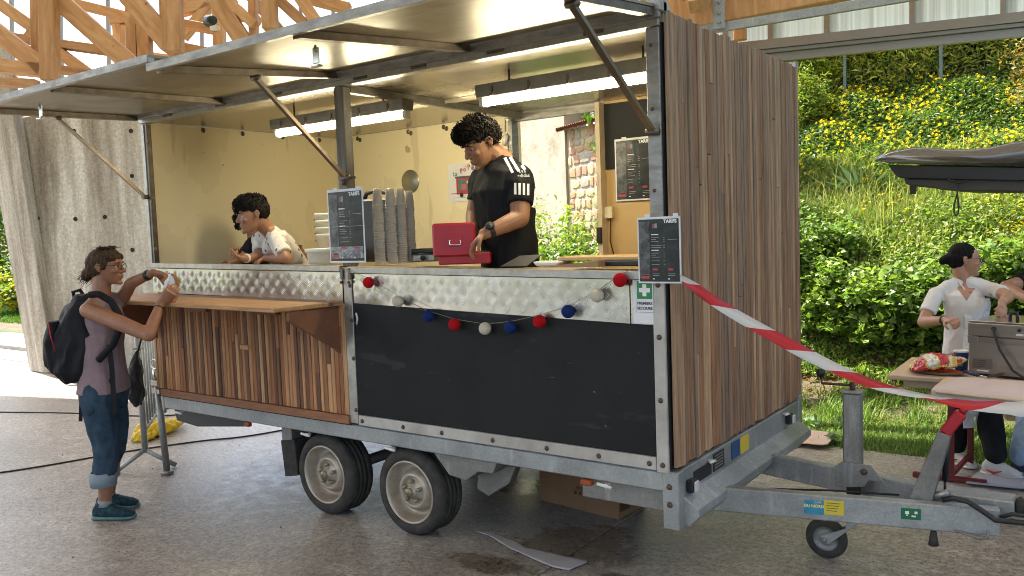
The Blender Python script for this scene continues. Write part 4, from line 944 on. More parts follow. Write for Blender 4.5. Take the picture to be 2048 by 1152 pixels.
# ---- drawbar
def dbar(a,b,par=TR,h=.115,w=.06):
    mb=MB(); mb.bar(a,b,w,h); return mb.build('drawbar_beam',M['galv'],par,.005)
n0,n1=Vector((3.9,.345,.395)),Vector((5.21,.665,.395)); f0,f1=Vector((3.9,1.10,.395)),Vector((5.02,.83,.395))
dn=dbar(n0,n1); df=dbar(f0,f1)
mb=MB(); mb.prism([(4.86,.70,.40),(5.26,.70,.40),(5.26,.70,.475),(4.86,.70,.475)],(0,.13,0)); mb.build('coupling_box',M['galv'],TR,.006)
bl=MB(); prof=[]; 
for k in range(13): prof.append((.045 if k%2 else .034,.0+k*.014))
bl.lathe(prof,(5.263,.765,.44),'x',16); bl.build('rubber_bellows',M['rubber'],TR)
mb=MB(); mb.tube([(5.42,.765,.44),(5.60,.765,.44)],[.025,.025],10); mb.box(5.58,5.72,.72,.81,.41,.49); mb.build('coupling_head',M['galv_dark'],TR,.008)
# jack post with crank
jx,jy=4.575,.84
q=P(1707,960,'y',jy); jx=q.x; zt_=P(1707,785,'y',jy).z
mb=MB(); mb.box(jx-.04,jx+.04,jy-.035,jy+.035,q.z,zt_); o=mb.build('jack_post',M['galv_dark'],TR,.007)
mb=MB(); mb.box(jx-.046,jx+.046,jy-.04,jy+.04,zt_-.0,zt_+.012); mb.build('post_cap',M['galv_dark'],o,.003)
mb=MB(); mb.box(jx-.028,jx+.028,jy-.02,jy+.02,.28,q.z); mb.build('inner_tube',simple('greasy_steel',(.03,.02,.015),.5,.4),o)
mb=MB(); mb.tube([(jx,jy,zt_),(jx,jy,zt_+.05)],.012,8); mb.tube([(jx+.01,jy,zt_+.035),(jx-.15,jy+.02,zt_+.03),(jx-.155,jy+.02,zt_+.08)],.007,6); mb.build('crank',simple('crank_brown',(.07,.03,.02),.5,.3),o)
mb=MB(); mb.lathe([(0,0),(.014,.002),(.022,.02),(.020,.035),(.008,.042),(0,.043)],(jx-.155,jy+.02,zt_+.06),'z',12); mb.build('crank_knob',M['black_plastic'],o)
mb=MB(); mb.prism([(jx-.075,jy-.05,.40),(jx-.075,jy-.05,.50),(jx-.04,jy-.05,.53),(jx+.09,jy-.05,.53),(jx+.15,jy-.05,.455),(jx+.08,jy-.05,.455),(jx+.06,jy-.05,.42)],(0,.008,0)); mb.build('jack_clamp',M['galv_dark'],o,.002)
placed('bolt',bme,(jx+.06,jy-.051,.495),o,scale=(1.3,1.5,1.3))
# jockey wheel
wc=P(1653,1075,'y',.60); wc.z=.103; wc.x=4.50
wc=Vector((P(1653,1075,'y',.89).x,.89,.103))
mb=MB(); mb.lathe([(.062,-.018),(.085,-.024),(.098,-.016),(.103,0),(.098,.016),(.085,.024),(.062,.018)],wc,'y',32); jw=mb.build('jockey_wheel',M['rubber'],TR)
mb=MB(); mb.lathe([(.064,-.014),(.055,-.004),(.03,-.002),(.022,-.014),(0,-.014)],wc,'y',24); mb.build('jockey_rim',M['galv_dark'],jw)
mb=MB()
for s in (-.034,.034):
    p=[wc+Vector((-.018,s,-.015)),wc+Vector((-.018,s,.018)),wc+Vector((.10,s,.075)),wc+Vector((.12,s,.20)),wc+Vector((.20,s,.20)),wc+Vector((.17,s,.12)),wc+Vector((.02,s,-.02))]
    mb.prism(p,(0,.005,0))
mb.box(wc.x+.11,wc.x+.20,wc.y-.033,wc.y+.034,.28,.36); mb.build('fork',M['galv'],jw,.002)
mb=MB(); mb.cyl(wc+Vector((0,-.045,0)),wc+Vector((0,.045,0)),.014,10); mb.build('wheel_axle',M['galv_dark'],jw)
# handbrake
hy=.64
a=P(1842,998,'y',hy); b=P(1888,868,'y',hy); c=P(1922,828,'y',hy)
mb=MB(); d=(b-a).normalized(); s=Vector((d.z,0,-d.x)); mb.prism([a-s*.045-d*.02,a+s*.045-d*.02,b+s*.026,b-s*.026],(0,.012,0)); mb.prism([a-s*.045-d*.02+Vector((0,.04,0)),a+s*.045-d*.02+Vector((0,.04,0)),b+s*.026+Vector((0,.04,0)),b-s*.026+Vector((0,.04,0))],(0,.012,0)); mb.bar(a+Vector((0,.026,0)),b+Vector((0,.026,0)),.04,.05)
hb_=mb.build('handbrake_lever',M['galv_dark'],TR,.003)
mb=MB(); mb.bar(b+Vector((0,.026,0)),c+Vector((0,.026,0)),.042,.05); mb.build('red_grip',M['red_paint'],hb_,.006)
mb=MB(); mb.cyl(c+Vector((0,.026,0)),c+(c-b).normalized()*.03+Vector((0,.026,0)),.014,8); mb.build('release_button',M['red_paint'],hb_)
mb=MB(); mb.tube([P(1895,855,'y',.70),P(1890,960,'y',.70)],[.014,.014],8); mb.tube([P(1890,960,'y',.70),P(1890,985,'y',.70)],[.006,.006],6); mb.build('gas_strut',M['black_plastic'],hb_)
mb=MB(); mb.tube([P(1870,992,'y',.66),P(1898,985,'y',.66)],.017,8); mb.build('joint_fork',M['alu'],hb_)
# cables, plug, bracket rod
mb=MB(); mb.tube([P(x,y,'y',.60) for x,y in [(1885,1000),(1905,996),(1935,1003),(1965,1022),(1990,1040),(2048,1046),(2100,1046)]],.012,8)
mb.tube([P(x,y,'y',.62) for x,y in [(2000,1035),(2025,1028),(2060,1034)]],.009,8); mb.build('brake_cable',M['wire'],TR)
mb=MB(); mb.tube([P(x,y,'y',.60) for x,y in [(1866,1053),(1868,1062)]],.008,8); mb.tube([P(1867,1062,'y',.60),P(1867,1090,'y',.60)],[.012,.022],10); mb.build('plug',M['rubber'],TR)
mb=MB(); mb.tube([P(x,y,'y',.60) for x,y in [(1905,1058),(1960,1077),(1975,1075),(1977,1062)]],.007,6); mb.build('safety_rod',M['galv_dark'],TR)
mb=MB(); mb.tube([(4.12,.7,.36),(4.5,.73,.40),(4.8,.75,.42)],.005,6); mb.build('brake_rod',M['wire'],TR)
# stickers on the near beam
dd=(n1-n0).normalized(); dnrm=Vector((dd.y,-dd.x,0))
def on_beam(px,py):
    base=n0+dnrm*.0312; d=ray(px,py); t=(base-CAM).dot(dnrm)/d.dot(dnrm); return CAM+d*t
def sticker(x0,y0,x1,y1,mat,name,par=TR,off=0):
    a=on_beam(x0,(y0+y1)/2); b=on_beam(x1,(y0+y1)/2); h=abs(on_beam(x0,y0).z-on_beam(x0,y1).z); zc=(a.z+b.z)/2
    e=dnrm*off; mb=MB(); mb.prism([Vector((a.x,a.y,zc-h/2))+e,Vector((b.x,b.y,zc-h/2))+e,Vector((b.x,b.y,zc+h/2))+e,Vector((a.x,a.y,zc+h/2))+e],dnrm*.0012); return mb.build(name,mat,par)
sb=sticker(1608,1001,1648,1028,simple('sticker_teal',(.02,.16,.26),.4,0,(.04,.28,.40),20),'blue_sticker')
sy=sticker(1648,1001,1688,1030,bpy.data.materials['sticker_yellow'],'yellow_sticker')
sg=sticker(1802,1017,1842,1039,simple('sticker_green',(.01,.13,.05),.4),'green_sticker')
for (x0,y0,x1,y1) in [(1810,1022,1818,1028),(1812,1029,1816,1031),(1829,1023,1835,1028),(1823,1031,1832,1034)]: sticker(x0,y0,x1,y1,M['paper'],'print_block',sg,.0014)
for k in range(4): sticker(1653,1006+k*5,1680-k*2,1007.2+k*5,simple('print_ink',(.12,.10,.03),.5) if k==0 else bpy.data.materials['print_ink'],'print_line',sy,.0014)
def text(s,size,mat,parent,mw,name='lettering',extr=.0004,space=1.0,bold=0):
    cu=bpy.data.curves.new(name,'FONT'); cu.body=s; cu.size=size; cu.extrude=extr; cu.align_x='CENTER'; cu.align_y='CENTER'; cu.space_character=space; cu.offset=bold; cu.resolution_u=3
    t=bpy.data.objects.new('tmp',cu); col.objects.link(t); bpy.context.view_layer.update()
    me=bpy.data.meshes.new_from_object(t.evaluated_get(bpy.context.evaluated_depsgraph_get())); bpy.data.objects.remove(t); me.name=name
    me.materials.clear(); me.materials.append(mat)
    o=bpy.data.objects.new(name,me); col.objects.link(o); o.parent=parent; o.matrix_local=Matrix.Translation(-Vector(ORG.get(parent.name,(0,0,0))))@mw; ORG[o.name]=ORG.get(parent.name,(0,0,0)); return o
def frame(o,x,z,n):   # matrix with text right=x, up=z, facing n, origin o
    return Matrix(((x.x,z.x,n.x,o.x),(x.y,z.y,n.y,o.y),(x.z,z.z,n.z,o.z),(0,0,0,1)))
Zv=Vector((0,0,1)); Xv=Vector((1,0,0)); Yn=Vector((0,-1,0))
M['ink_white']=simple('white_print',(.75,.75,.73),.6); M['ink_black']=simple('black_print',(.02,.02,.02),.6); M['ink_yellow']=simple('yellow_print',(.75,.62,.2),.6)
c=on_beam(1628,1012)+dnrm*.0018; text('DU NORD',.0185,M['ink_yellow'],sb,frame(c,dd,Zv,dnrm),bold=.0008)
c=on_beam(1636,1005)+dnrm*.0018; text('JUFFE',.012,M['ink_yellow'],sb,frame(c,dd,Zv,dnrm))
# lamps under the ceiling
def lampfix(x0,x1,lb):
    y=.38; r=thing('strip_light',lb,'lamp',((x0+x1)/2,y,2.56),'strip lights under the trailer ceiling')
    mb=MB(); mb.prism([(x0,y-.05,2.46),(x0,y-.04,2.43),(x0,y+.04,2.43),(x0,y+.05,2.46),(x0,y+.05,2.50),(x0,y-.05,2.50)],(x1-x0,0,0)); mb.build('housing',M['lampbody'],r,.004)
    mb=MB(); mb.cyl((x0+.04,y,2.408),(x1-.04,y,2.408),.021,12); mb.build('tube',M['tube'],r)
    for x in (x0+.02,x1-.02): mb=MB(); mb.box(x-.015,x+.015,y-.025,y+.025,2.385,2.428); mb.build('tube_holder',M['white_plastic'],r,.004)
    for k in range(5): x=x0+.12+k*(x1-x0-.24)/4; mb=MB(); mb.box(x-.006,x+.006,y-.056,y-.051,2.43,2.48); mb.build('clip',M['frame_dark'],r)
    for x in (x0+.2,x1-.2): mb=MB(); mb.cyl((x,y,2.50),(x,y,2.562),.006,6); mb.build('hanger',M['frame_dark'],r)
    return r
lampfix(.98,2.20,'fluorescent strip light behind the centre post at the left'); lampfix(2.74,3.94,'fluorescent strip light nearer the wood clad end')
# ================================================================ PEOPLE
def loft(mb, secs, n=18, p=2.3):
    """secs: (centre, half-width vector, half-depth vector) — closed, rounded cross-sections"""
    vs=[]
    for c,X,Y in secs:
        for k in range(n):
            a=2*math.pi*k/n; ca,sa=math.cos(a),math.sin(a)
            vs.append(Vector(c)+Vector(X)*math.copysign(abs(ca)**(2/p),ca)+Vector(Y)*math.copysign(abs(sa)**(2/p),sa))
    m=len(secs); fs=[(i*n+k,i*n+(k+1)%n,(i+1)*n+(k+1)%n,(i+1)*n+k) for i in range(m-1) for k in range(n)]
    fs+= [tuple(range(n-1,-1,-1)), tuple((m-1)*n+k for k in range(n))]
    return mb.add(vs,fs,True)
def limb(mb,pts,rs,n=12):
    """tapered limb through joints, rounded at every joint"""
    pts=[Vector(p) for p in pts]
    for i in range(len(pts)-1):
        a,b=pts[i],pts[i+1]; ra,rb=rs[i],rs[i+1]
        mid=(a+b)/2; bulge=(ra+rb)/2*1.06
        mb.tube([a,a.lerp(b,.3),mid,b],[ra,max(ra,rb)*.5+bulge*.5,bulge,rb],n)
    for p,r in zip(pts,rs): mb.ball(p,r,12)
def remesh(mb,name,mat,parent,voxel,smooth=3,fn=None,label=None):
    off=Vector(ORG[parent.name]); me=mb.mesh('tmp',mat,0,off); o=bpy.data.objects.new('tmp',me); col.objects.link(o)
    r=o.modifiers.new('r','REMESH'); r.mode='VOXEL'; r.voxel_size=voxel; r.use_smooth_shade=True
    if smooth: s=o.modifiers.new('s','SMOOTH'); s.iterations=smooth; s.factor=.5
    bpy.context.view_layer.update(); m2=bpy.data.meshes.new_from_object(o.evaluated_get(bpy.context.evaluated_depsgraph_get()))
    bpy.data.objects.remove(o); m2.name=name; m2.materials.clear(); m2.materials.append(mat)
    if fn:
        n=len(m2.vertices); co=np.empty(n*3,np.float32); m2.vertices.foreach_get('co',co); nr=np.empty(n*3,np.float32); m2.vertices.foreach_get('normal',nr)
        co=fn(co.reshape(-1,3)+np.array(off),nr.reshape(-1,3))-np.array(off); m2.vertices.foreach_set('co',co.astype(np.float32).ravel()); m2.update()
    m2.polygons.foreach_set('use_smooth',[True]*len(m2.polygons))
    o=bpy.data.objects.new(name,m2); col.objects.link(o); o.parent=parent; ORG[o.name]=off
    if label: o['label']=label
    return o
def folds(amp,sc=9,dirv=(0,0,1)):
    def f(co,nr):
        d=np.array([mnoise.noise(Vector((a*sc,b*sc,c*sc*.45)))+.5*mnoise.noise(Vector((a*sc*2.6,b*sc*2.6,c*sc*1.3+5))) for a,b,c in co])
        # sharpen into creases
        d=-np.abs(d)*2+.4
        return co+nr*(d*amp)[:,None]
    return f
def hand(mb,wrist,d,n,side,curl=.5,s=1.0,spread=.05,thumb=.6):
    """d: wrist to knuckles, n: the way the palm faces, side: +1 left hand, -1 right hand"""
    d=Vector(d).normalized(); n=(Vector(n)-d*Vector(n).dot(d)).normalized(); l=d.cross(n)*side   # l points to the thumb side
    w=Vector(wrist); L=.088*s
    loft(mb,[(w-d*.01,l*.025*s,n*.017*s),(w+d*.02*s,l*.029*s,n*.017*s),(w+d*.055*s,l*.038*s,n*.015*s),(w+d*L,l*.039*s,n*.012*s)],14,2.6)
    for k,(fl,off) in enumerate([(.072,.029),(.080,.010),(.074,-.010),(.058,-.028)]):
        p=w+d*(L-.012-abs(off)*.12)+l*off*s; a=0; dd=d; r=.0088*s-(.001 if k==3 else 0)
        pts=[p]; 
        for seg,f in enumerate((.45,.31,.24)):
            a+=curl*(.75+.25*seg)+k*.04; dd=(d*math.cos(a)+n*math.sin(a)+l*(off*spread*20*.3)).normalized(); p=p+dd*fl*f*s*1.0; pts.append(p)
        mb.tube(pts,[r*1.05,r,r*.92,r*.75],8); mb.ball(pts[-1],r*.8,8)
        for q in pts[:3]: mb.ball(q,r*1.05,8)
    t0=w+d*.018*s+l*.022*s; t1=t0+(d*.55+l*.72+n*.35).normalized()*.036*s; t2=t1+(d*.8+l*(.25)+n*thumb).normalized()*.030*s; t3=t2+(d*.85-l*.05+n*thumb).normalized()*.024*s
    mb.tube([t0,t1,t2,t3],[.014*s,.0115*s,.010*s,.008*s],9); mb.ball(t3,.0082*s,8)
def skin(name,c,c2):
    m,nt,b=newmat(name); v=coords(nt,(1,1,1)); f=noise(nt,v,14,5,.6); nt.links.new(ramp(nt,f,[(.35,c),(.7,c2)]),b.inputs['Base Color'])
    b.inputs['Roughness'].default_value=.48; b.inputs['Subsurface Weight'].default_value=.08; b.inputs['Subsurface Radius'].default_value=(.012,.005,.003); b.inputs['Subsurface Scale'].default_value=.6
    bump(nt,b,noise(nt,v,180,3),.12,.002); return m
def hairmat(name,c,c2):
    m,nt,b=newmat(name); v=coords(nt,(60,60,14)); f=noise(nt,v,2,5,.6,.6); nt.links.new(ramp(nt,f,[(.35,c),(.7,c2)]),b.inputs['Base Color'])
    b.inputs['Roughness'].default_value=.6; b.inputs['Specular IOR Level'].default_value=.10; bump(nt,b,f,.8,.006); return m
def cloth(name,c,c2,sc=5,wv=240,rough=.85):
    m,nt,b=newmat(name); v=coords(nt,(1,1,1)); f=noise(nt,v,sc,6,.65); nt.links.new(ramp(nt,f,[(.35,c),(.68,c2)]),b.inputs['Base Color'])
    b.inputs['Roughness'].default_value=rough; b.inputs['Specular IOR Level'].default_value=.12
    bump(nt,b,noise(nt,v,wv,2),.25,.002); return m
class Head:
    def __init__(s,c,f,u,sc=1.0,jaw=1.0):
        s.c=Vector(c); s.f=Vector(f).normalized(); u=Vector(u); s.u=(u-s.f*u.dot(s.f)).normalized(); s.r=s.f.cross(s.u); s.s=sc; s.jaw=jaw
    def p(s,x,y,z): return s.c+(s.r*x+s.f*y+s.u*z)*s.s
    def ell(s,mb,c,r,n=18):
        c=s.p(*c); m=n//2; vs=[]
        for i in range(m+1):
            t=math.pi*i/m
            for k in range(n):
                a=2*math.pi*k/n; q=(r[0]*math.sin(t)*math.cos(a),r[1]*math.sin(t)*math.sin(a),r[2]*math.cos(t)); vs.append(c+(s.r*q[0]+s.f*q[1]+s.u*q[2])*s.s)
        mb.add(vs,[(i*n+k,(i+1)*n+k,(i+1)*n+(k+1)%n,i*n+(k+1)%n) for i in range(m) for k in range(n)],True)
    def sec(s,c,w,d): return (s.p(*c),s.r*w*s.s,s.f*d*s.s)
    def skull(s,mb,female=False):
        j=s.jaw
        s.ell(mb,(0,-.014,.032),(.074,.094,.084)); s.ell(mb,(0,.035,.035),(.062,.052,.055))
        loft(mb,[s.sec((0,.012,.045),.066,.078),s.sec((0,.016,.005),.068,.076),s.sec((0,.020,-.030),.062*j,.072),s.sec((0,.026,-.065),.051*j,.064),s.sec((0,.036,-.092),.036*j,.050),s.sec((0,.050,-.108),.020*j,.030)],20,2.1)
        s.ell(mb,(0,.082,-.098),(.020,.016,.014))
        for x in (-.036,.036): s.ell(mb,(x,.062,-.022),(.024,.024,.020)); s.ell(mb,(x*.95,.079,.030),(.023,.013,.008))
        # nose
        mb.tube([s.p(0,.088,.020),s.p(0,.098,.000),s.p(0,.112,-.022),s.p(0,.108,-.033)],[.0075*s.s,.0085*s.s,.0105*s.s,.010*s.s],10)
        for x in (-.010,.010): s.ell(mb,(x,.100,-.031),(.0075,.010,.0065),10)
        # lips and mouth mound
        s.ell(mb,(0,.078,-.058),(.028,.020,.022)); s.ell(mb,(0,.0965,-.0525),(.021,.0065,.0052),12); s.ell(mb,(0,.0955,-.0655),(.018,.0065,.0058),12)
        for x in (-1,1):
            mb.tube([s.p(x*.074,-.004,.018),s.p(x*.084,-.020,.022),s.p(x*.088,-.028,.006),s.p(x*.083,-.020,-.014),s.p(x*.075,-.006,-.030)],[.005*s.s,.006*s.s,.006*s.s,.006*s.s,.006*s.s],8)
            s.ell(mb,(x*.078,-.012,-.002),(.006,.014,.022),10)
    def carve(s,co):
        """sink the eye sockets and the line between the lips"""
        q=co-np.array(s.c); L=np.stack([q@np.array(s.r),q@np.array(s.f),q@np.array(s.u)],1)/s.s
        push=np.zeros(len(co))
        for x in (-.031,.031):
            d=np.sqrt(((L[:,0]-x)/1.25)**2+(L[:,2]-.008)**2); push+=np.where((L[:,1]>.05),np.exp(-(d/.0115)**2)*.0085,0)
        d=np.abs(L[:,2]+.059); push+=np.where((L[:,1]>.07)&(np.abs(L[:,0])<.022),np.exp(-(d/.0022)**2)*.004,0)
        return co-np.array(s.f)[None,:]*(push*s.s)[:,None]
    def eyes(s,par,iris,look=(0,0),lid=0.0,brow=None,skinm=None):
        for x in (-.031,.031):
            mb=MB(); s.ell(mb,(x,.0722,.008),(.0112,.0112,.0112),14); e=mb.build('eye',bpy.data.materials['eye_white'],par)
            mb=MB(); s.ell(mb,(x+look[0]*.004,.0815,.008+look[1]*.004),(.0056,.0030,.0056),12); mb.build('iris',iris,e)
            mb=MB(); zl=.0165-lid*.010
            mb.tube([s.p(x-.016,.079,.007+(1-lid)*.002),s.p(x-.008,.0868,zl),s.p(x+.008,.0868,zl),s.p(x+.016,.079,.007+(1-lid)*.002)],[.0015,.0024,.0024,.0015],6); 
            s.ell(mb,(x,.0722,.008+(1-lid)*.0115),(.0124,.0122,.0100),12)
            mb.build('eyelid',skinm,par)
            mb=MB(); mb.tube([s.p(x-.018 if x<0 else x-.013,.0885 if x>0 else .083,.027),s.p(x,.0935,.0305),s.p(x+.018 if x>0 else x+.013,.083 if x>0 else .0885,.027)],[.0026,.0038,.0026],6); mb.build('eyebrow',brow,par)
def curls(mb,H_,n,seed,spots,r=.0035,ring=.011):
    rs=random.Random(seed)
    for i in range(n):
        c,rad=spots[rs.randrange(len(spots))]; th=math.acos(rs.uniform(-.75,1)); a=rs.uniform(0,6.283)
        q=Vector((math.sin(th)*math.cos(a)*rad[0],math.sin(th)*math.sin(a)*rad[1],math.cos(th)*rad[2])); l=Vector(c)+q
        nn=q.normalized(); t1=nn.orthogonal().normalized(); t2=nn.cross(t1); w0=rs.uniform(0,6.28); rr=ring*rs.uniform(.7,1.3); pts=[]
        ax=(t1*math.cos(w0)+t2*math.sin(w0)); b=nn.cross(ax)
        for k in range(8): u=k/7*2*math.pi*1.15; pts.append(H_.p(*(l+ax*(k-3.5)*.0032+nn*math.cos(u)*rr+b*math.sin(u)*rr)))
        mb.tube(pts,[r*.8]+[r]*6+[r*.5],5,cap=False)
def person_base(name,label,loc): return thing(name,label,'person',loc)
M['eye_white']=simple('eye_white',(.62,.58,.54),.25)
M['iris']=simple('iris_dark',(.035,.018,.010),.15)
def torso(mb,neck,hip,lat,fwd,k=1.0,ex=0.0,sh=.165,fem=False,shrugs=None,waist=.125,depth=1.0):
    under=ex<.001
    """neck: base of the neck; hip: centre between the hip joints; lat: towards the person's left"""
    neck=Vector(neck); hip=Vector(hip); lat=Vector(lat).normalized(); fwd=Vector(fwd).normalized(); up=(neck-hip)
    S=[(-.10,.155,.105,0),(0,.168,.118,-.005),(.18,.150,.108,0),(.36,waist,.098,.005),(.56,.145,.108,.012),(.76,.162,.118,.016),(.90,.150,.095,.0),(.975,.085,.060,-.010),(1.05,.058,.056,-.010)]
    secs=[]
    for t,w_,d_,o in (S if under else S[:-1]):
        if under and t<1.0: w_*=.86 if t<.9 else .80; d_*=.86
        if not under and t>.95: w_,d_=.074,.066
        w_=w_*k*(sh/.165 if t>.5 else 1); d_=d_*k*depth
        secs.append((hip+up*t+fwd*o,lat*(w_+ex),fwd*(d_+ex)))
    loft(mb,secs,22,2.4)
def traps(mb,neck,s1,s2,r=.040):
    n_=Vector(neck)+Vector((0,0,.02))
    for s_ in (s1,s2): mb.tube([n_,n_.lerp(Vector(s_),.5)+Vector((0,0,.012)),Vector(s_)],[r*1.1,r,r*1.0],12); mb.ball(s_,r,10)
def shoe(par,ankle,d,L,mat,solem,name='shoe',extra=None):
    d=Vector((d[0],d[1],0)).normalized(); s=Vector((-d.y,d.x,0)); a=Vector(ankle); g=Vector((a.x,a.y,0.0)); z=Zv
    mb=MB(); loft(mb,[(g-d*.075+z*.045,s*.022,z*.03),(g-d*.055+z*.055,s*.034,z*.045),(g+d*.0+z*.06,s*.036,z*.055),(g+d*.07+z*.048,s*.040,z*.038),(g+d*(L-.12)+z*.038,s*.043,z*.026),(g+d*(L-.085)+z*.030,s*.028,z*.014)],14,2.4)
    loft(mb,[(g-d*.005+z*.075,s*.038,d*.048),(g-d*.012+z*.112,s*.038,d*.045)],14)
    o=remesh(mb,name,mat,par,.006,3)
    mb=MB(); loft(mb,[(g-d*.082+z*.014,s*.020,z*.014),(g-d*.06+z*.015,s*.038,z*.015),(g+d*.02+z*.013,s*.038,z*.013),(g+d*.09+z*.013,s*.047,z*.013),(g+d*(L-.11)+z*.013,s*.043,z*.012),(g+d*(L-.078)+z*.017,s*.022,z*.010)],14,2.6); mb.build('sole',solem,o)
    mb=MB()
    for k in range(5):
        c=g+d*(.035+k*.022)+z*(.098-k*.011); mb.tube([c-s*.022,c+z*.006,c+s*.022],.0028,5)
    mb.build('lace',extra or M['white_plastic'],o); return o

# ---------- 1. woman with backpack at the serving shelf
def J(px,py,t): return D(px,py,t)
tW=5.22
Fh=Vector((.80,.60,0)).normalized(); La=Vector((-Fh.y,Fh.x,0))      # her left points away from the lens
wf=Vector((.449,-.673,0))
W1=person_base('person','woman with a black backpack eating at the serving shelf, cuffed jeans and teal trainers',(J(207,760,tW).x,J(207,760,tW).y,0))
sk1=skin('tanned_skin',(.30,.135,.075),(.24,.10,.052))
hd=Head(J(213,534,tW),Fh*1.0+Vector((0,0,-.04)),(0,0,1),1.0)
neck=J(201,598,tW); hip=J(207,765,tW)
sR=neck+La*-.165+Vector((0,0,-.055)); sL=neck+La*.15+Fh*.05+Vector((0,0,-.03))
eR=J(298,670,tW-.30); wR=J(321,607,tW-.18)
eL=J(262,566,tW+.05); wL=J(307,545,tW+.0)
mb=MB(); hd.skull(mb); limb(mb,[hd.p(0,-.03,-.05),neck+Vector((0,0,-.02))],[.052,.056])
torso(mb,neck,hip,La,Fh,.88); traps(mb,neck,sR,sL,.038)
limb(mb,[sR,eR,wR],[.050,.040,.025]); limb(mb,[sL,eL,wL],[.048,.038,.025])
hR=(J(343,583,tW-.18)-wR); hand(mb,wR,hR,La*.6-Fh*.5,-1,.55,1.08)
hL=(J(345,556,tW-.02)-wL); hand(mb,wL,hL,-La*.6+Vector((0,0,-1.0)),1,.60,1.08)
hipR,hipL=hip-La*.085,hip+La*.085
aR=P(210,1010,'z',.09); aL=aR+La*.20-Fh*.07; aL.z=.09
kR=(hipR+aR)/2+Fh*.03; kL=(hipL+aL)/2+Fh*.035
limb(mb,[hipR,kR,aR],[.085,.055,.036]); limb(mb,[hipL,kL,aL],[.085,.055,.036])
body=remesh(mb,'body',sk1,W1,.0058,2,lambda co,nr:hd.carve(co))
hd.eyes(body,M['iris'],(0,-.6),.45,hairmat('brown_brow',(.05,.03,.018),(.08,.05,.03)),sk1)
# sleeveless mauve top
mauve=cloth('mauve_cotton',(.27,.19,.20),(.21,.145,.155))
mb=MB(); torso(mb,neck-Vector((0,0,.012)),hip+Vector((0,0,.0)),La,Fh,.88,.014); traps(mb,neck-Vector((0,0,.035)),sR+La*.022,sL-La*.02,.052)
loft(mb,[(hip+Vector((0,0,-.055))+Fh*.0,La*.180,Fh*.145),(hip+Vector((0,0,-.02))+Fh*.0,La*.172,Fh*.14),(hip+Vector((0,0,.12)),La*.15,Fh*.125),(hip+Vector((0,0,.3)),La*.135,Fh*.12)],20)
remesh(mb,'sleeveless_top',mauve,W1,.008,3,folds(.006,8))
# jeans
jean=cloth('blue_denim',(.020,.038,.060),(.050,.080,.115),7,300)
mb=MB(); 
loft(mb,[(hip+Vector((0,0,.035)),La*.150,Fh*.118),(hip+Vector((0,0,-.06)),La*.172,Fh*.132),(hip+Vector((0,0,-.16)),La*.17,Fh*.115)],20)
for h_,k_,a_ in ((hipR,kR,aR),(hipL,kL,aL)):
    c_=a_+Vector((0,0,.17)); limb(mb,[h_+Vector((0,0,-.05)),k_,c_],[.104,.080,.068])
jo=remesh(mb,'jeans',jean,W1,.008,3,folds(.010,9))
cuffm=cloth('denim_cuff',(.26,.30,.33),(.20,.24,.27),9,300)
for a_,k_ in ((aR,kR),(aL,kL)):
    c_=a_+Vector((0,0,.18)); mb=MB(); mb.lathe([(.060,-.055),(.077,-.055),(.079,.0),(.078,.03),(.066,.033)],c_,'z',24); mb.build('cuff',cuffm,jo)
mb=MB(); mb.lathe([(.158,-.012),(.162,0),(.158,.014)],(0,0,0),'z',24); me_=mb
mb=MB(); loft(mb,[(hip+Vector((0,0,.012)),La*.160,Fh*.127),(hip+Vector((0,0,.04)),La*.157,Fh*.124)],24); mb.build('belt',cloth('dark_red_belt',(.10,.015,.02),(.07,.01,.015)),jo)
pk=MB(); c=hipR-La*.088-Fh*.02+Vector((0,0,-.11)); loft(pk,[(c+Vector((0,0,.06)),Fh*.042,La*.010),(c,Fh*.042,La*.012),(c-Vector((0,0,.045)),Fh*.036,La*.010),(c-Vector((0,0,.062)),Fh*.01,La*.008)],12,4); pk.build('back_pocket',jean,jo)
# shoes
teal=cloth('teal_mesh',(.010,.026,.035),(.03,.07,.08),40,300,.6)
solet=simple('trainer_sole',(.12,.22,.21),.6,0,(.05,.10,.11),20)
shoe(W1,aR-Vector((0,0,.09)),Fh*1.0-La*.05,.265,teal,solet,extra=M['black_matt']); shoe(W1,aL-Vector((0,0,.09)),Fh+La*.08,.265,teal,solet,extra=M['black_matt'])
mb=MB(); 
for a_ in (aR,aL): mb.tube([a_+Vector((0,0,-.005)),a_+Vector((0,0,.035))],[.043,.040],14)
tag(mb.build('socks',cloth('grey_sock',(.30,.30,.30),(.22,.22,.22)),W1),kind='stuff')
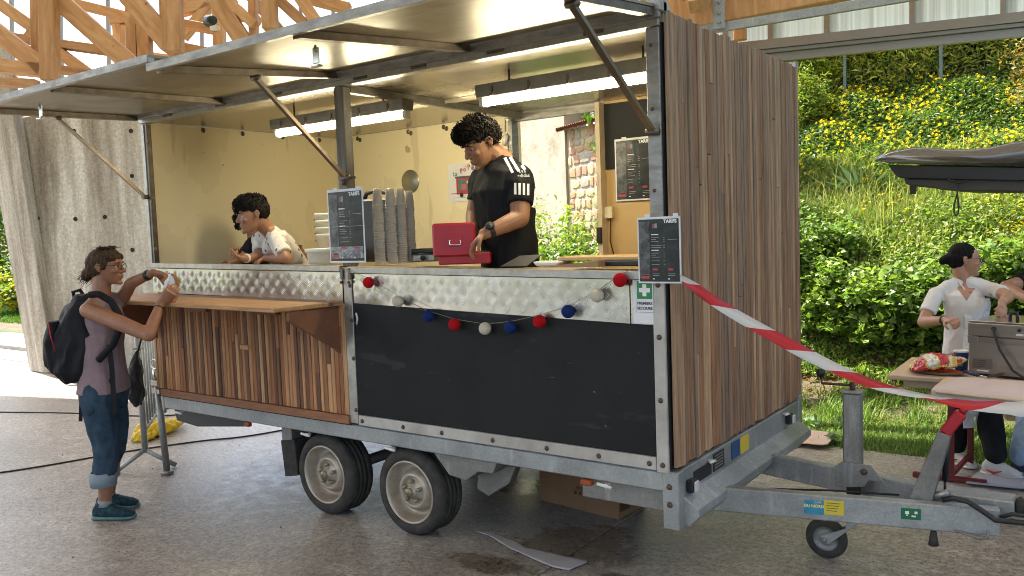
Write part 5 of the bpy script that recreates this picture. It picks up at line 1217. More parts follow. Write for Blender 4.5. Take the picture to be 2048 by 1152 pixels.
# hair: brown, tied in a loose low knot
hb=hairmat('brown_hair',(.028,.016,.010),(.11,.065,.038)); mb=MB()
hd.ell(mb,(0,-.010,.055),(.083,.098,.072)); hd.ell(mb,(0,-.055,.012),(.080,.072,.088)); 
for x in (-.055,.055): hd.ell(mb,(x,-.012,.028),(.030,.060,.052)); hd.ell(mb,(x*.8,.045,.062),(.03,.04,.028))
hd.ell(mb,(0,-.118,-.045),(.035,.036,.038)); hd.ell(mb,(0,-.135,-.062),(.024,.028,.030))
h1=remesh(mb,'hair',hb,W1,.006,2,folds(.006,26))
mb=MB(); rs=random.Random(5)
for i in range(230):
    th=rs.uniform(-1.2,1.2); z0=rs.uniform(.0,.125); 
    pts=[hd.p(math.sin(th)*.075,.055*math.cos(th)-.02+rs.uniform(-.01,.02),.03+z0*.8)]
    for k in range(1,5):
        q=k/4; pts.append(hd.p(math.sin(th)*.088*(1-q*.75),(.045*math.cos(th))*(1-q)-.118*q+rs.uniform(-.006,.006),(.045+z0*.78)*(1-q)+(-.045)*q+.045*math.sin(q*3.14)+rs.uniform(-.006,.006)))
    mb.tube(pts,[.0022,.0026,.0026,.0024,.0012],4,cap=False)
for i in range(60):
    s0=hd.p(rs.uniform(-.03,.03),-.12+rs.uniform(-.02,.02),-.05+rs.uniform(-.03,.03)); mb.tube([s0,s0+Vector((rs.uniform(-.03,.03),rs.uniform(-.03,.03),rs.uniform(-.04,.03))),s0+Vector((rs.uniform(-.05,.02),rs.uniform(-.05,.02),rs.uniform(-.07,.01)))],[.002,.0018,.0008],4,cap=False)
for i in range(40):
    s0=hd.p(rs.uniform(-.06,.06),rs.uniform(-.06,.06),.12); mb.tube([s0,s0+Vector((rs.uniform(-.03,.03),rs.uniform(-.03,.03),rs.uniform(.0,.018)))],[.0012,.0006],4,cap=False)
tag(mb.build('loose_strands',hb,h1),kind='stuff')
def glasses(hd_,par,mat,r=.020):
    mb=MB()
    for x in (-.031,.031):
        mb.tube([hd_.p(x+r*1.1*math.cos(a),.099,.004+r*.9*math.sin(a)) for a in [k*math.pi/8 for k in range(17)]],.0016,6,cap=False)
        mb.tube([hd_.p(math.copysign(.053,x),.098,.010),hd_.p(math.copysign(.078,x),.06,.012),hd_.p(math.copysign(.084,x),-.012,.014),hd_.p(math.copysign(.083,x),-.03,.0)],.0016,6)
    mb.tube([hd_.p(-.010,.100,.008),hd_.p(0,.102,.011),hd_.p(.010,.100,.008)],.0016,6); return mb.build('glasses',mat,par)
glasses(hd,W1,M['black_plastic'])
# watch and bracelet
mb=MB(); dwr=(eL-wL).normalized(); mb.tube([wL+dwr*.035,wL+dwr*.058],[.033,.034],16); mb.build('watch',M['black_plastic'],W1)
mb=MB(); dwr=(eR-wR).normalized(); mb.tube([wR+dwr*.03,wR+dwr*.036],[.031,.032],16); mb.build('bracelet',M['black_plastic'],W1)
mb=MB(); c=J(338,546,tW-.06); mb.ball(c,.008,8,(1,1,.7)); mb.build('ring',M['steel'],W1)
# food in a napkin, held between both hands
fd=thing('snack','bitten brown crepe held in a white paper napkin by the woman','food',J(346,564,tW-.08))
mb=MB(); c0=J(340,566,tW-.09)
loft(mb,[(c0+Vector((0,0,-.045))-Fh*.012,Fh*.012,La*.010),(c0+Vector((0,0,-.02))-Fh*.004,Fh*.036,La*.014),(c0+Vector((0,0,.010))+Fh*.006,Fh*.038,La*.012),(c0+Vector((0,0,.042))+Fh*.018,Fh*.020,La*.008)],16,2.0)
remesh(mb,'napkin',cloth('white_napkin',(.80,.78,.75),(.68,.66,.63)),fd,.004,1,folds(.010,30))
mb=MB(); pts=[J(x,y,tW-.10) for x,y in [(342,548),(350,552),(355,562),(355,574),(349,582)]]; mb.tube(pts,[.006,.012,.014,.012,.006],10); 
remesh(mb,'crepe',simple('toasted_batter',(.36,.17,.05),.7,0,(.20,.085,.03),40,bmp=.6,bsc=60,dist=.006),fd,.004,1,folds(.003,60))
# backpack
bp=thing('backpack','large black backpack with a red zip worn by the woman','backpack',J(150,680,tW+.0))
blk=cloth('black_nylon',(.010,.010,.012),(.018,.018,.021),8,200,.6)
bc=neck-Fh*.0; ctr=lambda px,py,o=0: J(px,py,tW)+La*o
mb=MB(); 
loft(mb,[(ctr(176,588),Fh*.055,La*.09),(ctr(172,610),Fh*.11,La*.14),(ctr(168,655),Fh*.150,La*.165),(ctr(166,700),Fh*.165,La*.17),(ctr(166,738),Fh*.155,La*.165),(ctr(168,762),Fh*.09,La*.12)],22,2.5)
bb=remesh(mb,'bag_body',blk,bp,.009,4,folds(.016,7))
mb=MB(); loft(mb,[(ctr(124,640,-.05),Fh*.035,La*.09),(ctr(118,680,-.03),Fh*.055,La*.12),(ctr(122,725,-.02),Fh*.06,La*.12),(ctr(134,745,-.02),Fh*.04,La*.10)],16,2.4); remesh(mb,'front_pocket',blk,bp,.009,3,folds(.010,9))
mb=MB(); mb.tube([ctr(x,y,-.17) for x,y in [(126,640),(130,665),(140,695)]],[.004,.004,.004],6); mb.build('red_zip',simple('red_cord',(.35,.01,.02),.5),bp)
mb=MB(); 
def strap(pts,wd=.045,th=.012,mb=mb):
    for a,b in zip(pts[:-1],pts[1:]): mb.bar(a,b,wd,th,ext=.006,up=La)
st=MB(); o=-.17
for a,b in zip([(178,590),(197,588),(222,602),(237,628),(240,655),(226,690),(196,722)][:-1],[(197,588),(222,602),(237,628),(240,655),(226,690),(196,722)]):
    st.tube([J(a[0],a[1],tW-.175),J(b[0],b[1],tW-.175)],[.022,.022],10)
remesh(st,'shoulder_strap',blk,bp,.007,2)
st=MB(); st.tube([J(192,592,tW+.13),J(215,590,tW+.16),J(232,615,tW+.2),J(232,660,tW+.2)],.02,8); st.build('shoulder_strap',blk,bp)
def flat(pts,w_,name):
    mb=MB()
    for a,b in zip(pts[:-1],pts[1:]): mb.bar(a,b,.004,w_,up=Fh,ext=.002)
    return mb.build(name,blk,bp)
flat([J(218,690,tW-.185),J(224,740,tW-.17),J(229,828,tW-.16)],.030,'hanging_strap')
flat([J(172,752,tW-.1),J(163,790,tW-.1),J(161,842,tW-.1)],.022,'hanging_strap'); flat([J(180,740,tW-.1),J(172,768,tW-.1),J(174,815,tW-.1)],.018,'hanging_strap')
mb=MB(); mb.tube([ctr(150,600,0),ctr(146,584,0),ctr(160,580,0),ctr(168,592,0)],.012,8); mb.build('grab_handle',blk,bp)

# ---------- 2. man in black football shirt behind the counter
tM=4.68
Fm=(-RT*.72-FW*.38); Fm.z=0; Fm.normalize(); Lm=Vector((-Fm.y,Fm.x,0))    # his left is towards the lens
base=J(1015,560,tM)
W2=person_base('person','young man in a black striped football shirt looking down into the cash box',(base.x,base.y,.62))
sk2=skin('olive_skin',(.30,.145,.080),(.235,.108,.058))
hd=Head(J(962,288,tM-.04),Fm*1.0+Vector((0,0,-.55))-Lm*.0,(Fm*.5+Vector((0,0,1))),1.06,1.05)
neck=J(1001,318,tM+.02); hip=J(1020,560,tM+.06); hip.z=min(hip.z,1.45)
sL_=J(1040,358,tM-.13); sR_=J(965,362,tM+.22)
eL_=J(1040,436,tM-.20); wL_=J(968,468,tM-.30)
eR_=J(948,432,tM+.20); wR_=J(946,476,tM-.02)
mb=MB(); hd.skull(mb); limb(mb,[hd.p(0,-.035,-.05),neck],[.054,.058])
torso(mb,neck,hip,Lm,Fm,1.05); traps(mb,neck,sR_,sL_,.045)
limb(mb,[sL_,eL_,wL_],[.060,.052,.031]); limb(mb,[sR_,eR_,wR_],[.058,.050,.031])
hand(mb,wL_,J(945,492,tM-.30)-wL_,Vector((0,0,-1))+Fm*.2,1,.45,1.05); hand(mb,wR_,J(935,500,tM-.12)-wR_,Vector((0,0,-1)),-1,.5,1.05)
fz=.62; aL_=Vector((hip.x,hip.y,fz))+Lm*.13; aR_=Vector((hip.x,hip.y,fz))-Lm*.13
for s_,a_ in ((1,aL_),(-1,aR_)): limb(mb,[hip+Lm*.09*s_,(hip+a_)/2+Lm*.11*s_*.5+Fm*.04,a_+Vector((0,0,.08))],[.09,.062,.045])
body=remesh(mb,'body',sk2,W2,.0060,2,lambda co,nr:hd.carve(co))
hd.eyes(body,M['iris'],(0,-1),.95,hairmat('black_brow',(.012,.009,.008),(.02,.015,.012)),sk2)
black=cloth('black_jersey',(.010,.010,.011),(.016,.016,.017),5,260,.7)
mb=MB(); torso(mb,neck-Vector((0,0,.005)),hip+Vector((0,0,-.06)),Lm,Fm,1.08,.020,.175); traps(mb,neck-Vector((0,0,.03)),sR_,sL_,.060)
def sleeve(mb,s,e,f=.62,r0=.082,r1=.072):
    q=s.lerp(e,f); limb(mb,[s,s.lerp(e,f*.5)],[r0,(r0+r1)/2]); mb.tube([s.lerp(e,f*.4),q],[(r0+r1)/2,r1],18)
sleeve(mb,sL_,eL_,.66); sleeve(mb,sR_,eR_,.62)
loft(mb,[(hip+Vector((0,0,-.10)),Lm*.20,Fm*.16),(hip+Vector((0,0,.15)),Lm*.185,Fm*.15),(hip+Vector((0,0,.4)),Lm*.18,Fm*.14)],20)
shirt=remesh(mb,'football_shirt',black,W2,.008,3,folds(.008,7))
# project stripes and the small logo onto the shirt surface
def surf_pts(o):
    n=len(o.data.vertices); co=np.empty(n*3,np.float32); o.data.vertices.foreach_get('co',co); return co.reshape(-1,3)+np.array(ORG[o.name])
def drape(o,pix,name,mat,par,t_hint,lift=.003,nseg=1):
    """a printed stripe lying on a garment: follows the nearest garment surface"""
    from mathutils.bvhtree import BVHTree
    key=o.name
    if key not in BV: BV[key]=BVHTree.FromObject(o,bpy.context.evaluated_depsgraph_get())
    off=ORG[o.name]; vs=[]; 
    for (px,py) in pix:
        d=ray(px,py).normalized(); hit=BV[key].ray_cast(CAM-off,d)
        q=hit[0]+off+hit[1]*lift if hit[0] is not None else (vs[-1] if vs else D(px,py,t_hint)); vs.append(q)
    return vs
BV={}
def stripe(o,pa,pb,w,name,mat,par,t_hint,n=6):
    """pa->pb in picture pixels; built as a ribbon of quads that lies on the cloth"""
    bpy.context.view_layer.update()
    L=[];Rr=[]; d=Vector((pb[0]-pa[0],pb[1]-pa[1])); nn=Vector((-d.y,d.x)).normalized()*w/2
    for i in range(n+1):
        t=i/n; c=(pa[0]+d.x*t,pa[1]+d.y*t); L.append((c[0]+nn.x,c[1]+nn.y)); Rr.append((c[0]-nn.x,c[1]-nn.y))
    v=drape(o,L+Rr,name,mat,par,t_hint); m_=n+1
    mb=MB(); mb.add(v,[(i,i+1,m_+i+1,m_+i) for i in range(n)],True); return mb.build(name,mat,par)
wht=cloth('white_print_cloth',(.60,.60,.62),(.50,.50,.52))
shp=P(1015,540,'y',2)
for k in range(4):
    stripe(shirt,(1010+k*10,316-k*1),(1026+k*12,346-k*3),5.5,'shoulder_stripe',wht,shirt,tM)
for k in range(4):
    stripe(shirt,(1031+k*8.3,366+k*.6),(1031+k*8.3,389+k*.6),4.6,'sleeve_stripe',wht,shirt,tM,3)
v=drape(shirt,[(1047,352)],'','','',tM,.006)[0]; nrm=(CAM-v); nrm.z*=.3; nrm.normalize(); xx=Zv.cross(nrm).normalized()
zz=nrm.cross(xx)
text('adidas',.026,M['ink_white'],shirt,frame(v,xx,zz,nrm),'shirt_lettering',bold=.0006)
for k in range(3):
    c=v+zz*.026+xx*(-.016+k*.013); hh=.010+k*.007; mb=MB(); mb.prism([c-xx*.006-zz*.010,c+xx*.003-zz*.010,c+xx*.000+zz*(hh-.012)-xx*.004,c-xx*.009+zz*(hh-.016)],nrm*.001); mb.build('logo_bar',M['ink_white'],shirt)
dk=cloth('dark_trousers',(.02,.02,.025),(.03,.03,.035)); mb=MB()
loft(mb,[(hip+Vector((0,0,.0)),Lm*.18,Fm*.14),(hip+Vector((0,0,-.16)),Lm*.18,Fm*.13)],18)
for s_,a_ in ((1,aL_),(-1,aR_)): limb(mb,[hip+Lm*.09*s_+Vector((0,0,-.1)),(hip+a_)/2+Lm*.05*s_+Fm*.04,a_+Vector((0,0,.10))],[.10,.085,.07])
remesh(mb,'trousers',dk,W2,.012,2)
mb=MB(); dwr=(eL_-wL_).normalized(); mb.tube([wL_+dwr*.025,wL_+dwr*.050],[.038,.039],18); wt=mb.build('wrist_watch',M['black_plastic'],W2)
mb=MB(); cc=wL_+dwr*.037; od=(CAM-cc).normalized()*.5+Zv*.5; od=(od-dwr*od.dot(dwr)).normalized(); mb.tube([cc+od*.034,cc+od*.048],[.024,.024],20); mb.build('watch_case',M['black_plastic'],wt)
bh=hairmat('black_curly_hair',(.006,.005,.005),(.022,.017,.014)); mb=MB()
hd.ell(mb,(0,.000,.075),(.088,.102,.068)); hd.ell(mb,(0,-.045,.035),(.084,.075,.085)); hd.ell(mb,(0,.055,.088),(.066,.050,.045))
for x in (-.05,.05): hd.ell(mb,(x,-.005,.050),(.036,.055,.045)); hd.ell(mb,(x*1.15,.03,.045),(.022,.022,.03))
h2=remesh(mb,'hair',bh,W2,.006,1,folds(.008,34))
mb=MB(); curls(mb,hd,760,3,[((0,.0,.080),(.092,.108,.074)),((0,-.045,.035),(.086,.080,.085)),((0,.062,.092),(.068,.056,.046))],.0030,.0095); tag(mb.build('curls',bh,h2),kind='stuff')

# ---------- 3. boy in white patterned tee leaning on the counter
tB=5.62
Fb=(-RT*.95-FW*.25); Fb.z=0; Fb.normalize(); Lb=Vector((-Fb.y,Fb.x,0))
bb_=J(590,560,tB+.25)
W3=person_base('person','boy in a white patterned t-shirt leaning on the counter and looking left',(bb_.x,bb_.y,.62))
sk3=skin('warm_skin',(.36,.18,.10),(.28,.13,.07))
hd=Head(J(507,430,tB),Fb*1.0+Vector((0,0,-.16))+Lb*.15,(Fb*.1+Vector((0,0,1))),1.02,.96)
neck=J(540,464,tB+.10); hip=J(606,556,tB+.38); hip.z=max(hip.z,1.40)
sN=J(553,480,tB-.02); sF=J(518,480,tB+.28)
eN=J(572,524,tB-.12); wN=J(532,523,tB-.02)
eF=J(522,522,tB+.12); wF=J(486,517,tB-.06)
for q in (eN,wN,eF,wF): q.z=max(q.z,tl(q.x,1.53)+.032)
up3=(neck-hip).normalized(); fw3=(Fb-up3*Fb.dot(up3)).normalized()
mb=MB(); hd.skull(mb); limb(mb,[hd.p(0,-.035,-.05),neck],[.050,.052])
torso(mb,neck,hip,Lb,fw3,.86); traps(mb,neck,sN,sF,.036)
limb(mb,[sN,eN,wN],[.045,.037,.024]); limb(mb,[sF,eF,wF],[.045,.037,.024])
hand(mb,wN,J(512,526,tB+.0)-wN,Vector((0,0,-1)),1,.5,.9); hand(mb,wF,J(466,508,tB-.06)-wF,Vector((0,0,1))+Fb*.2,-1,1.0,.92)
for s_ in (1,-1):
    f_=Vector((hip.x,hip.y,.62))+Lb*.1*s_-Fb*.15; limb(mb,[hip+Lb*.08*s_,(hip+f_)/2+Fb*.06,f_+Vector((0,0,.08))],[.08,.055,.04])
body=remesh(mb,'body',sk3,W3,.0060,2,lambda co,nr:hd.carve(co))
hd.eyes(body,M['iris'],(0,-.3),.4,bpy.data.materials['black_brow'],sk3)
def printed(name):
    m,nt,b=newmat(name); v=coords(nt,(1,1,1)); wp_=noise(nt,v,30,3)
    mp=nd(nt,'ShaderNodeVectorMath',operation='ADD'); nt.links.new(v,mp.inputs[0]); sc_=nd(nt,'ShaderNodeVectorMath',operation='SCALE'); nt.links.new(wp_,sc_.inputs[0]); sc_.inputs['Scale'].default_value=.03; nt.links.new(sc_.outputs[0],mp.inputs[1])
    vo=nd(nt,'ShaderNodeTexVoronoi'); vo.inputs['Scale'].default_value=21; vo.inputs['Randomness'].default_value=.8; nt.links.new(mp.outputs[0],vo.inputs['Vector'])
    n2=noise(nt,v,110,2,.5); ad=nd(nt,'ShaderNodeMath',operation='MULTIPLY_ADD'); nt.links.new(n2,ad.inputs[0]); ad.inputs[1].default_value=.55; nt.links.new(vo.outputs['Distance'],ad.inputs[2])
    c=ramp(nt,ad.outputs[0],[(.49,(.05,.045,.045)),(.52,(.62,.58,.54))]); nt.links.new(c,b.inputs['Base Color']); b.inputs['Roughness'].default_value=.85; return m
mb=MB(); torso(mb,neck-up3*.02,hip-up3*.05,Lb,fw3,.90,.018,.17); sleeve(mb,sN,eN,.80,.056,.056); sleeve(mb,sF,eF,.72,.054,.055); traps(mb,neck-up3*.03,sN,sF,.050)
remesh(mb,'patterned_tshirt',printed('printed_white_cotton'),W3,.008,3,folds(.008,8))
mb=MB(); loft(mb,[(hip,Lb*.16,Fb*.13),(hip+Vector((0,0,-.15)),Lb*.165,Fb*.13)],18)
for s_ in (1,-1):
    f_=Vector((hip.x,hip.y,.62))+Lb*.1*s_-Fb*.15; limb(mb,[hip+Lb*.08*s_,(hip+f_)/2+Fb*.06,f_+Vector((0,0,.10))],[.10,.075,.06])
remesh(mb,'trousers',dk,W3,.012,2)
mb=MB(); dwr=(eF-wF).normalized(); mb.tube([wF+dwr*.028,wF+dwr*.044],[.031,.032],16); mb.build('bracelet',M['white_plastic'],W3)
mb=MB(); hd.ell(mb,(0,.000,.066),(.082,.104,.068)); hd.ell(mb,(0,-.045,.030),(.079,.070,.080)); hd.ell(mb,(0,.066,.080),(.064,.038,.034))
for x in (-.052,.052): hd.ell(mb,(x,-.008,.046),(.029,.052,.040))
h3=remesh(mb,'hair',bh,W3,.006,1,folds(.006,34))
mb=MB(); curls(mb,hd,420,8,[((0,.004,.070),(.082,.106,.070)),((0,.066,.084),(.060,.042,.034))],.0028,.0075); tag(mb.build('curls',bh,h3),kind='stuff')

# ---------- 4. long curly haired person behind the boy
tC=6.05
W4=person_base('person','person with long black curls and a dark top mostly hidden behind the boy',(J(505,560,tC).x,J(505,560,tC).y,.62))
hd=Head(J(497,428,tC),Fb,(0,0,1),1.0); neck=J(508,475,tC+.05); hip=J(515,560,tC+.2); hip.z=max(1.4,min(hip.z,1.5)); hip=Vector((neck.x,neck.y,neck.z-.5))
s1,s2=neck+Lb*-.02-FW*.0+Vector((0,0,-.06))+Lb*.16,neck-Lb*.16+Vector((0,0,-.06))
e1=J(488,515,tC-.15); e2=s2+Vector((0,0,-.28))
mb=MB(); hd.skull(mb); limb(mb,[hd.p(0,-.035,-.05),neck],[.05,.05]); torso(mb,neck,hip,Lb,Fb,.85)
limb(mb,[s1,e1,J(470,522,tC-.35)],[.045,.037,.024]); limb(mb,[s2,e2,e2+Fb*.22],[.045,.037,.024])
hand(mb,J(470,522,tC-.35),Fb,Vector((0,0,-1)),1,.5,.9); hand(mb,e2+Fb*.22,Fb,Vector((0,0,-1)),-1,.5,.9)
for s_ in (1,-1): limb(mb,[hip+Lb*.08*s_,hip+Lb*.09*s_+Vector((0,0,-.3)),Vector((hip.x,hip.y,.70))+Lb*.1*s_],[.08,.055,.04])
body=remesh(mb,'body',sk3,W4,.007,2,lambda co,nr:hd.carve(co))
hd.eyes(body,M['iris'],(0,0),.3,bpy.data.materials['black_brow'],sk3)
mb=MB(); torso(mb,neck-Vector((0,0,.03)),hip+Vector((0,0,-.05)),Lb,Fb,.88,.02,.17); sleeve(mb,s1,e1,.8,.066,.06); sleeve(mb,s2,e2,.8,.066,.06); 
sh4=remesh(mb,'dark_top',black,W4,.009,3,folds(.006,8))
redp=simple('red_print',(.50,.02,.04),.6)
for k in range(3): stripe(sh4,(472+k*5.2,491+k*.5),(474.5+k*4.5,507),2.6,'red_stripe',redp,sh4,tC-.05,3)
mb=MB(); limb(mb,[hip,hip+Vector((0,0,-.7))],[.15,.12]); remesh(mb,'trousers',dk,W4,.014,2)
mb=MB(); hd.ell(mb,(0,-.01,.06),(.090,.105,.078)); hd.ell(mb,(0,-.05,.0),(.088,.075,.11))
for x in (-.07,.07): hd.ell(mb,(x,.03,-.01),(.028,.045,.085)); hd.ell(mb,(x,.055,-.045),(.02,.03,.05))
h4=remesh(mb,'hair',bh,W4,.007,1,folds(.008,30))
mb=MB(); curls(mb,hd,420,12,[((0,-.01,.06),(.094,.11,.08)),((.07,.045,-.03),(.035,.05,.10)),((-.07,.045,-.03),(.035,.05,.10)),((0,-.05,0),(.09,.08,.11))],.0036,.010); tag(mb.build('curls',bh,h4),kind='stuff')

# ---------- 5. woman in the plastic apron by the table
tG=5.62
Fg=(-FW*.75+RT*.62); Fg.z=0; Fg.normalize(); Lg=Vector((-Fg.y,Fg.x,0))
gb=P(1950,925,'z',.0)
W5=person_base('person','young woman with a black hair bun, glasses and a clear apron at the table',(J(1945,700,tG).x,J(1945,700,tG).y,0))
sk5=skin('light_tan_skin',(.42,.23,.145),(.34,.175,.105))
Fhd=(RT*.93-FW*.22); Fhd.z=-.04
hd=Head(J(1929,520,tG-.02),Fhd,(0,0,1),.96,.95)
neck=J(1926,566,tG); hip=J(1930,708,tG+.03)
sR_=J(1872,588,tG+.02); sL_=J(1983,580,tG-.08)
eR_=J(1846,644,tG-.04); wR_=J(1893,640,tG-.28)
eL_=J(2018,592,tG-.30); wL_=J(2004,606,tG-.50)
mb=MB(); hd.skull(mb); limb(mb,[hd.p(0,-.03,-.05),neck],[.047,.050]); torso(mb,neck,hip,Lg,Fg,.88); traps(mb,neck-Vector((0,0,.012)),sR_,sL_,.026)
limb(mb,[sR_,eR_,wR_],[.040,.037,.024]); limb(mb,[sL_,eL_,wL_],[.040,.037,.025])
hand(mb,wR_,J(1920,641,tG-.42)-wR_,Vector((0,0,-1))+Lg*.4,-1,.8,.92); hand(mb,wL_,J(2008,628,tG-.62)-wL_,Vector((0,0,-.6))-RT*.6,1,.7,.92)
aR_=Vector(P(1912,905,'z',.08)); aL_=Vector(P(1990,925,'z',.09))
kR_=(hip-Lg*.09+aR_)/2+Fg*.03; kL_=(hip+Lg*.09+aL_)/2+Fg*.03
limb(mb,[hip-Lg*.085,kR_,aR_],[.085,.055,.036]); limb(mb,[hip+Lg*.085,kL_,aL_],[.085,.055,.036])
body=remesh(mb,'body',sk5,W5,.0060,2,lambda co,nr:hd.carve(co))
hd.eyes(body,M['iris'],(.3,0),.3,bpy.data.materials['black_brow'],sk5)
white=cloth('white_cotton',(.72,.71,.70),(.62,.61,.60))
mb=MB(); torso(mb,neck-Vector((0,0,.02)),hip+Vector((0,0,-.04)),Lg,Fg,.90,.016,.165); loft(mb,[(hip+Vector((0,0,-.06)),Lg*.17,Fg*.13),(hip+Vector((0,0,.10)),Lg*.155,Fg*.12),(hip+Vector((0,0,.25)),Lg*.135,Fg*.11)],20); sleeve(mb,sR_,eR_,.66,.050,.052); sleeve(mb,sL_,eL_,.62,.050,.052); traps(mb,neck-Vector((0,0,.012)),sR_,sL_,.046)
tee=remesh(mb,'white_tshirt',white,W5,.008,3,folds(.007,9))
bpy.context.view_layer.update(); mb=MB(); vs=[]
for i in range(7):
    v_=i/6; xa=1914+(1933-1914)*v_; xb=1950+(1933-1950)*v_; yy=576+(602-576)*v_
    for k in range(7): vs.append((xa+(xb-xa)*k/6,yy))
vs=drape(tee,vs,'','','',tG,.0025); mb.add(vs,[(i*7+k,i*7+k+1,(i+1)*7+k+1,(i+1)*7+k) for i in range(6) for k in range(6)],True); mb.build('v_neckline',sk5,tee)
stripe(tee,(1937,585),(1944,586),3,'red_tab',simple('red_tab',(.45,.03,.06),.6),tee,tG,2)
dk2=cloth('black_trousers',(.012,.012,.014),(.02,.02,.022)); mb=MB()
loft(mb,[(hip+Vector((0,0,.04)),Lg*.150,Fg*.118),(hip+Vector((0,0,-.06)),Lg*.172,Fg*.132),(hip+Vector((0,0,-.16)),Lg*.17,Fg*.115)],20)
for h_,k_,a_ in ((hip-Lg*.085,kR_,aR_),(hip+Lg*.085,kL_,aL_)): limb(mb,[h_+Vector((0,0,-.05)),k_,a_+Vector((0,0,.06))],[.10,.080,.072])
remesh(mb,'trousers',dk2,W5,.009,3,folds(.008,8))
def plastic(name):
    m=bpy.data.materials.new(name); m.use_nodes=True; nt=m.node_tree; b=nt.nodes['Principled BSDF']; out=nt.nodes['Material Output']
    b.inputs['Base Color'].default_value=(.85,.88,.90,1); b.inputs['Roughness'].default_value=.22
    v=coords(nt,(1,1,1)); f=noise(nt,v,14,6,.7,.8); bump(nt,b,f,.8,.02)
    t=nt.nodes.new('ShaderNodeBsdfTransparent'); mx=nt.nodes.new('ShaderNodeMixShader'); nt.links.new(ramp(nt,f,[(.35,.55),(.7,.20)]),mx.inputs[0])
    nt.links.new(b.outputs[0],mx.inputs[1]); nt.links.new(t.outputs[0],mx.inputs[2]); nt.links.new(mx.outputs[0],out.inputs[0]); return m
M['clear']=plastic('thin_clear_plastic')
def sheet(rows,name,mat,par,wob=.006,nx=16):
    """rows: list of (centre, half-width vector, forward bulge vector)"""
    vs=[]; 
    for i,(c,X,Fv) in enumerate(rows):
        for k in range(nx+1):
            u=-1+2*k/nx; p=Vector(c)+Vector(X)*u+Vector(Fv)*(1-u*u)
            n_=mnoise.noise(Vector((u*4,i*.6,3.3)))*wob*3; vs.append(p+Vector(Fv).normalized()*n_)
    m_=nx+1; mb=MB(); mb.add(vs,[(i*m_+k,i*m_+k+1,(i+1)*m_+k+1,(i+1)*m_+k) for i in range(len(rows)-1) for k in range(nx)],True); return mb.build(name,mat,par)
up=neck-hip; rows=[]
for t,w_,o in [(.80,.085,.10),(.70,.12,.10),(.55,.15,.085),(.40,.15,.075),(.25,.16,.075),(.1,.19,.075),(-.1,.21,.085),(-.3,.215,.09),(-.5,.22,.09),(-.75,.225,.09),(-.95,.23,.085)]:
    rows.append((hip+up*t+Fg*.062,Lg*w_,Fg*o))
ap=sheet(rows,'apron',M['clear'],W5)
mb=MB(); mb.tube([hip+up*.80+Lg*.08+Fg*.09,neck+Lg*.065+Vector((0,0,.01)),neck-Fg*.05+Vector((0,0,.02)),neck-Lg*.065+Vector((0,0,.01)),hip+up*.80-Lg*.08+Fg*.09],.0045,6); mb.build('apron_neck_loop',M['white_plastic'],ap)
wsh=simple('white_leather',(.66,.64,.60),.5,0,(.55,.53,.49),9)
for a_,dr in ((aR_,Fg-RT*.4),(aL_,Fg*.9+RT*.15)):
    so_=shoe(W5,a_-Vector((0,0,a_.z)),dr,.235,wsh,M['white_plastic'])
    dd_=Vector((dr.x,dr.y,0)).normalized(); s_=Vector((-dd_.y,dd_.x,0)); g_=Vector((a_.x,a_.y,0))
    for sg in (-1,1):
        mb=MB(); c=g_+s_*sg*.040; mb.tube([c-dd_*.04+Zv*.048,c+dd_*.0+Zv*.030,c+dd_*.05+Zv*.050],[.003,.009,.002],6); mb.build('red_swoosh',redp,so_)
hk=hairmat('sleek_black_hair',(.006,.005,.006),(.014,.012,.012)); mb=MB()
hd.ell(mb,(0,-.018,.050),(.077,.090,.072)); hd.ell(mb,(0,-.05,.012),(.074,.066,.080))
for x in (-.05,.05): hd.ell(mb,(x,-.012,.034),(.028,.055,.042))
hd.ell(mb,(0,-.115,.002),(.034,.036,.036)); hd.ell(mb,(0,-.140,-.008),(.028,.026,.030))
remesh(mb,'hair',hk,W5,.006,3,folds(.002,30)); glasses(hd,W5,M['black_plastic'],.021)
mb=MB(); dwr=(eR_-wR_).normalized(); mb.tube([wR_+dwr*.02,wR_+dwr*.032],[.031,.031],16); mb.build('hair_tie',M['black_plastic'],W5)

# ---------- 6. person cut by the right edge
tP=6.05
W6=person_base('person','person in a black t-shirt and light jeans cut off by the right edge',(J(2095,700,tP).x,J(2095,700,tP).y,0))
neck=J(2100,545,tP); hip=J(2095,715,tP+.03); Fp=Fg; Lp=Lg
hd=Head(J(2102,500,tP),-FW,(0,0,1),1.0)
s1=J(2062,560,tP-.02); s2=J(2140,560,tP-.05); e1=J(2012,574,tP-.10); w1=J(2060,600,tP-.38); e2=J(2160,640,tP); w2=J(2110,650,tP-.3)
mb=MB(); hd.skull(mb); limb(mb,[hd.p(0,-.03,-.05),neck],[.055,.058]); torso(mb,neck,hip,Lp,Fp,.95)
limb(mb,[s1,e1,w1],[.052,.045,.028]); limb(mb,[s2,e2,w2],[.052,.045,.028]); hand(mb,w1,Fp,Vector((0,0,-1)),-1,.5); hand(mb,w2,Fp,Vector((0,0,-1)),1,.5)
a1=Vector(P(2046,925,'z',.08)); a2=Vector(P(2125,925,'z',.08))
limb(mb,[hip-Lp*.09,(hip-Lp*.09+a1)/2,a1],[.09,.06,.04]); limb(mb,[hip+Lp*.09,(hip+Lp*.09+a2)/2,a2],[.09,.06,.04])
remesh(mb,'body',sk5,W6,.0075,2,lambda co,nr:hd.carve(co))
mb=MB(); torso(mb,neck-Vector((0,0,.03)),hip+Vector((0,0,-.08)),Lp,Fp,.98,.018,.17); sleeve(mb,s1,e1,.55,.075,.068); sleeve(mb,s2,e2,.6,.075,.068); remesh(mb,'black_tshirt',black,W6,.009,3,folds(.006,8))
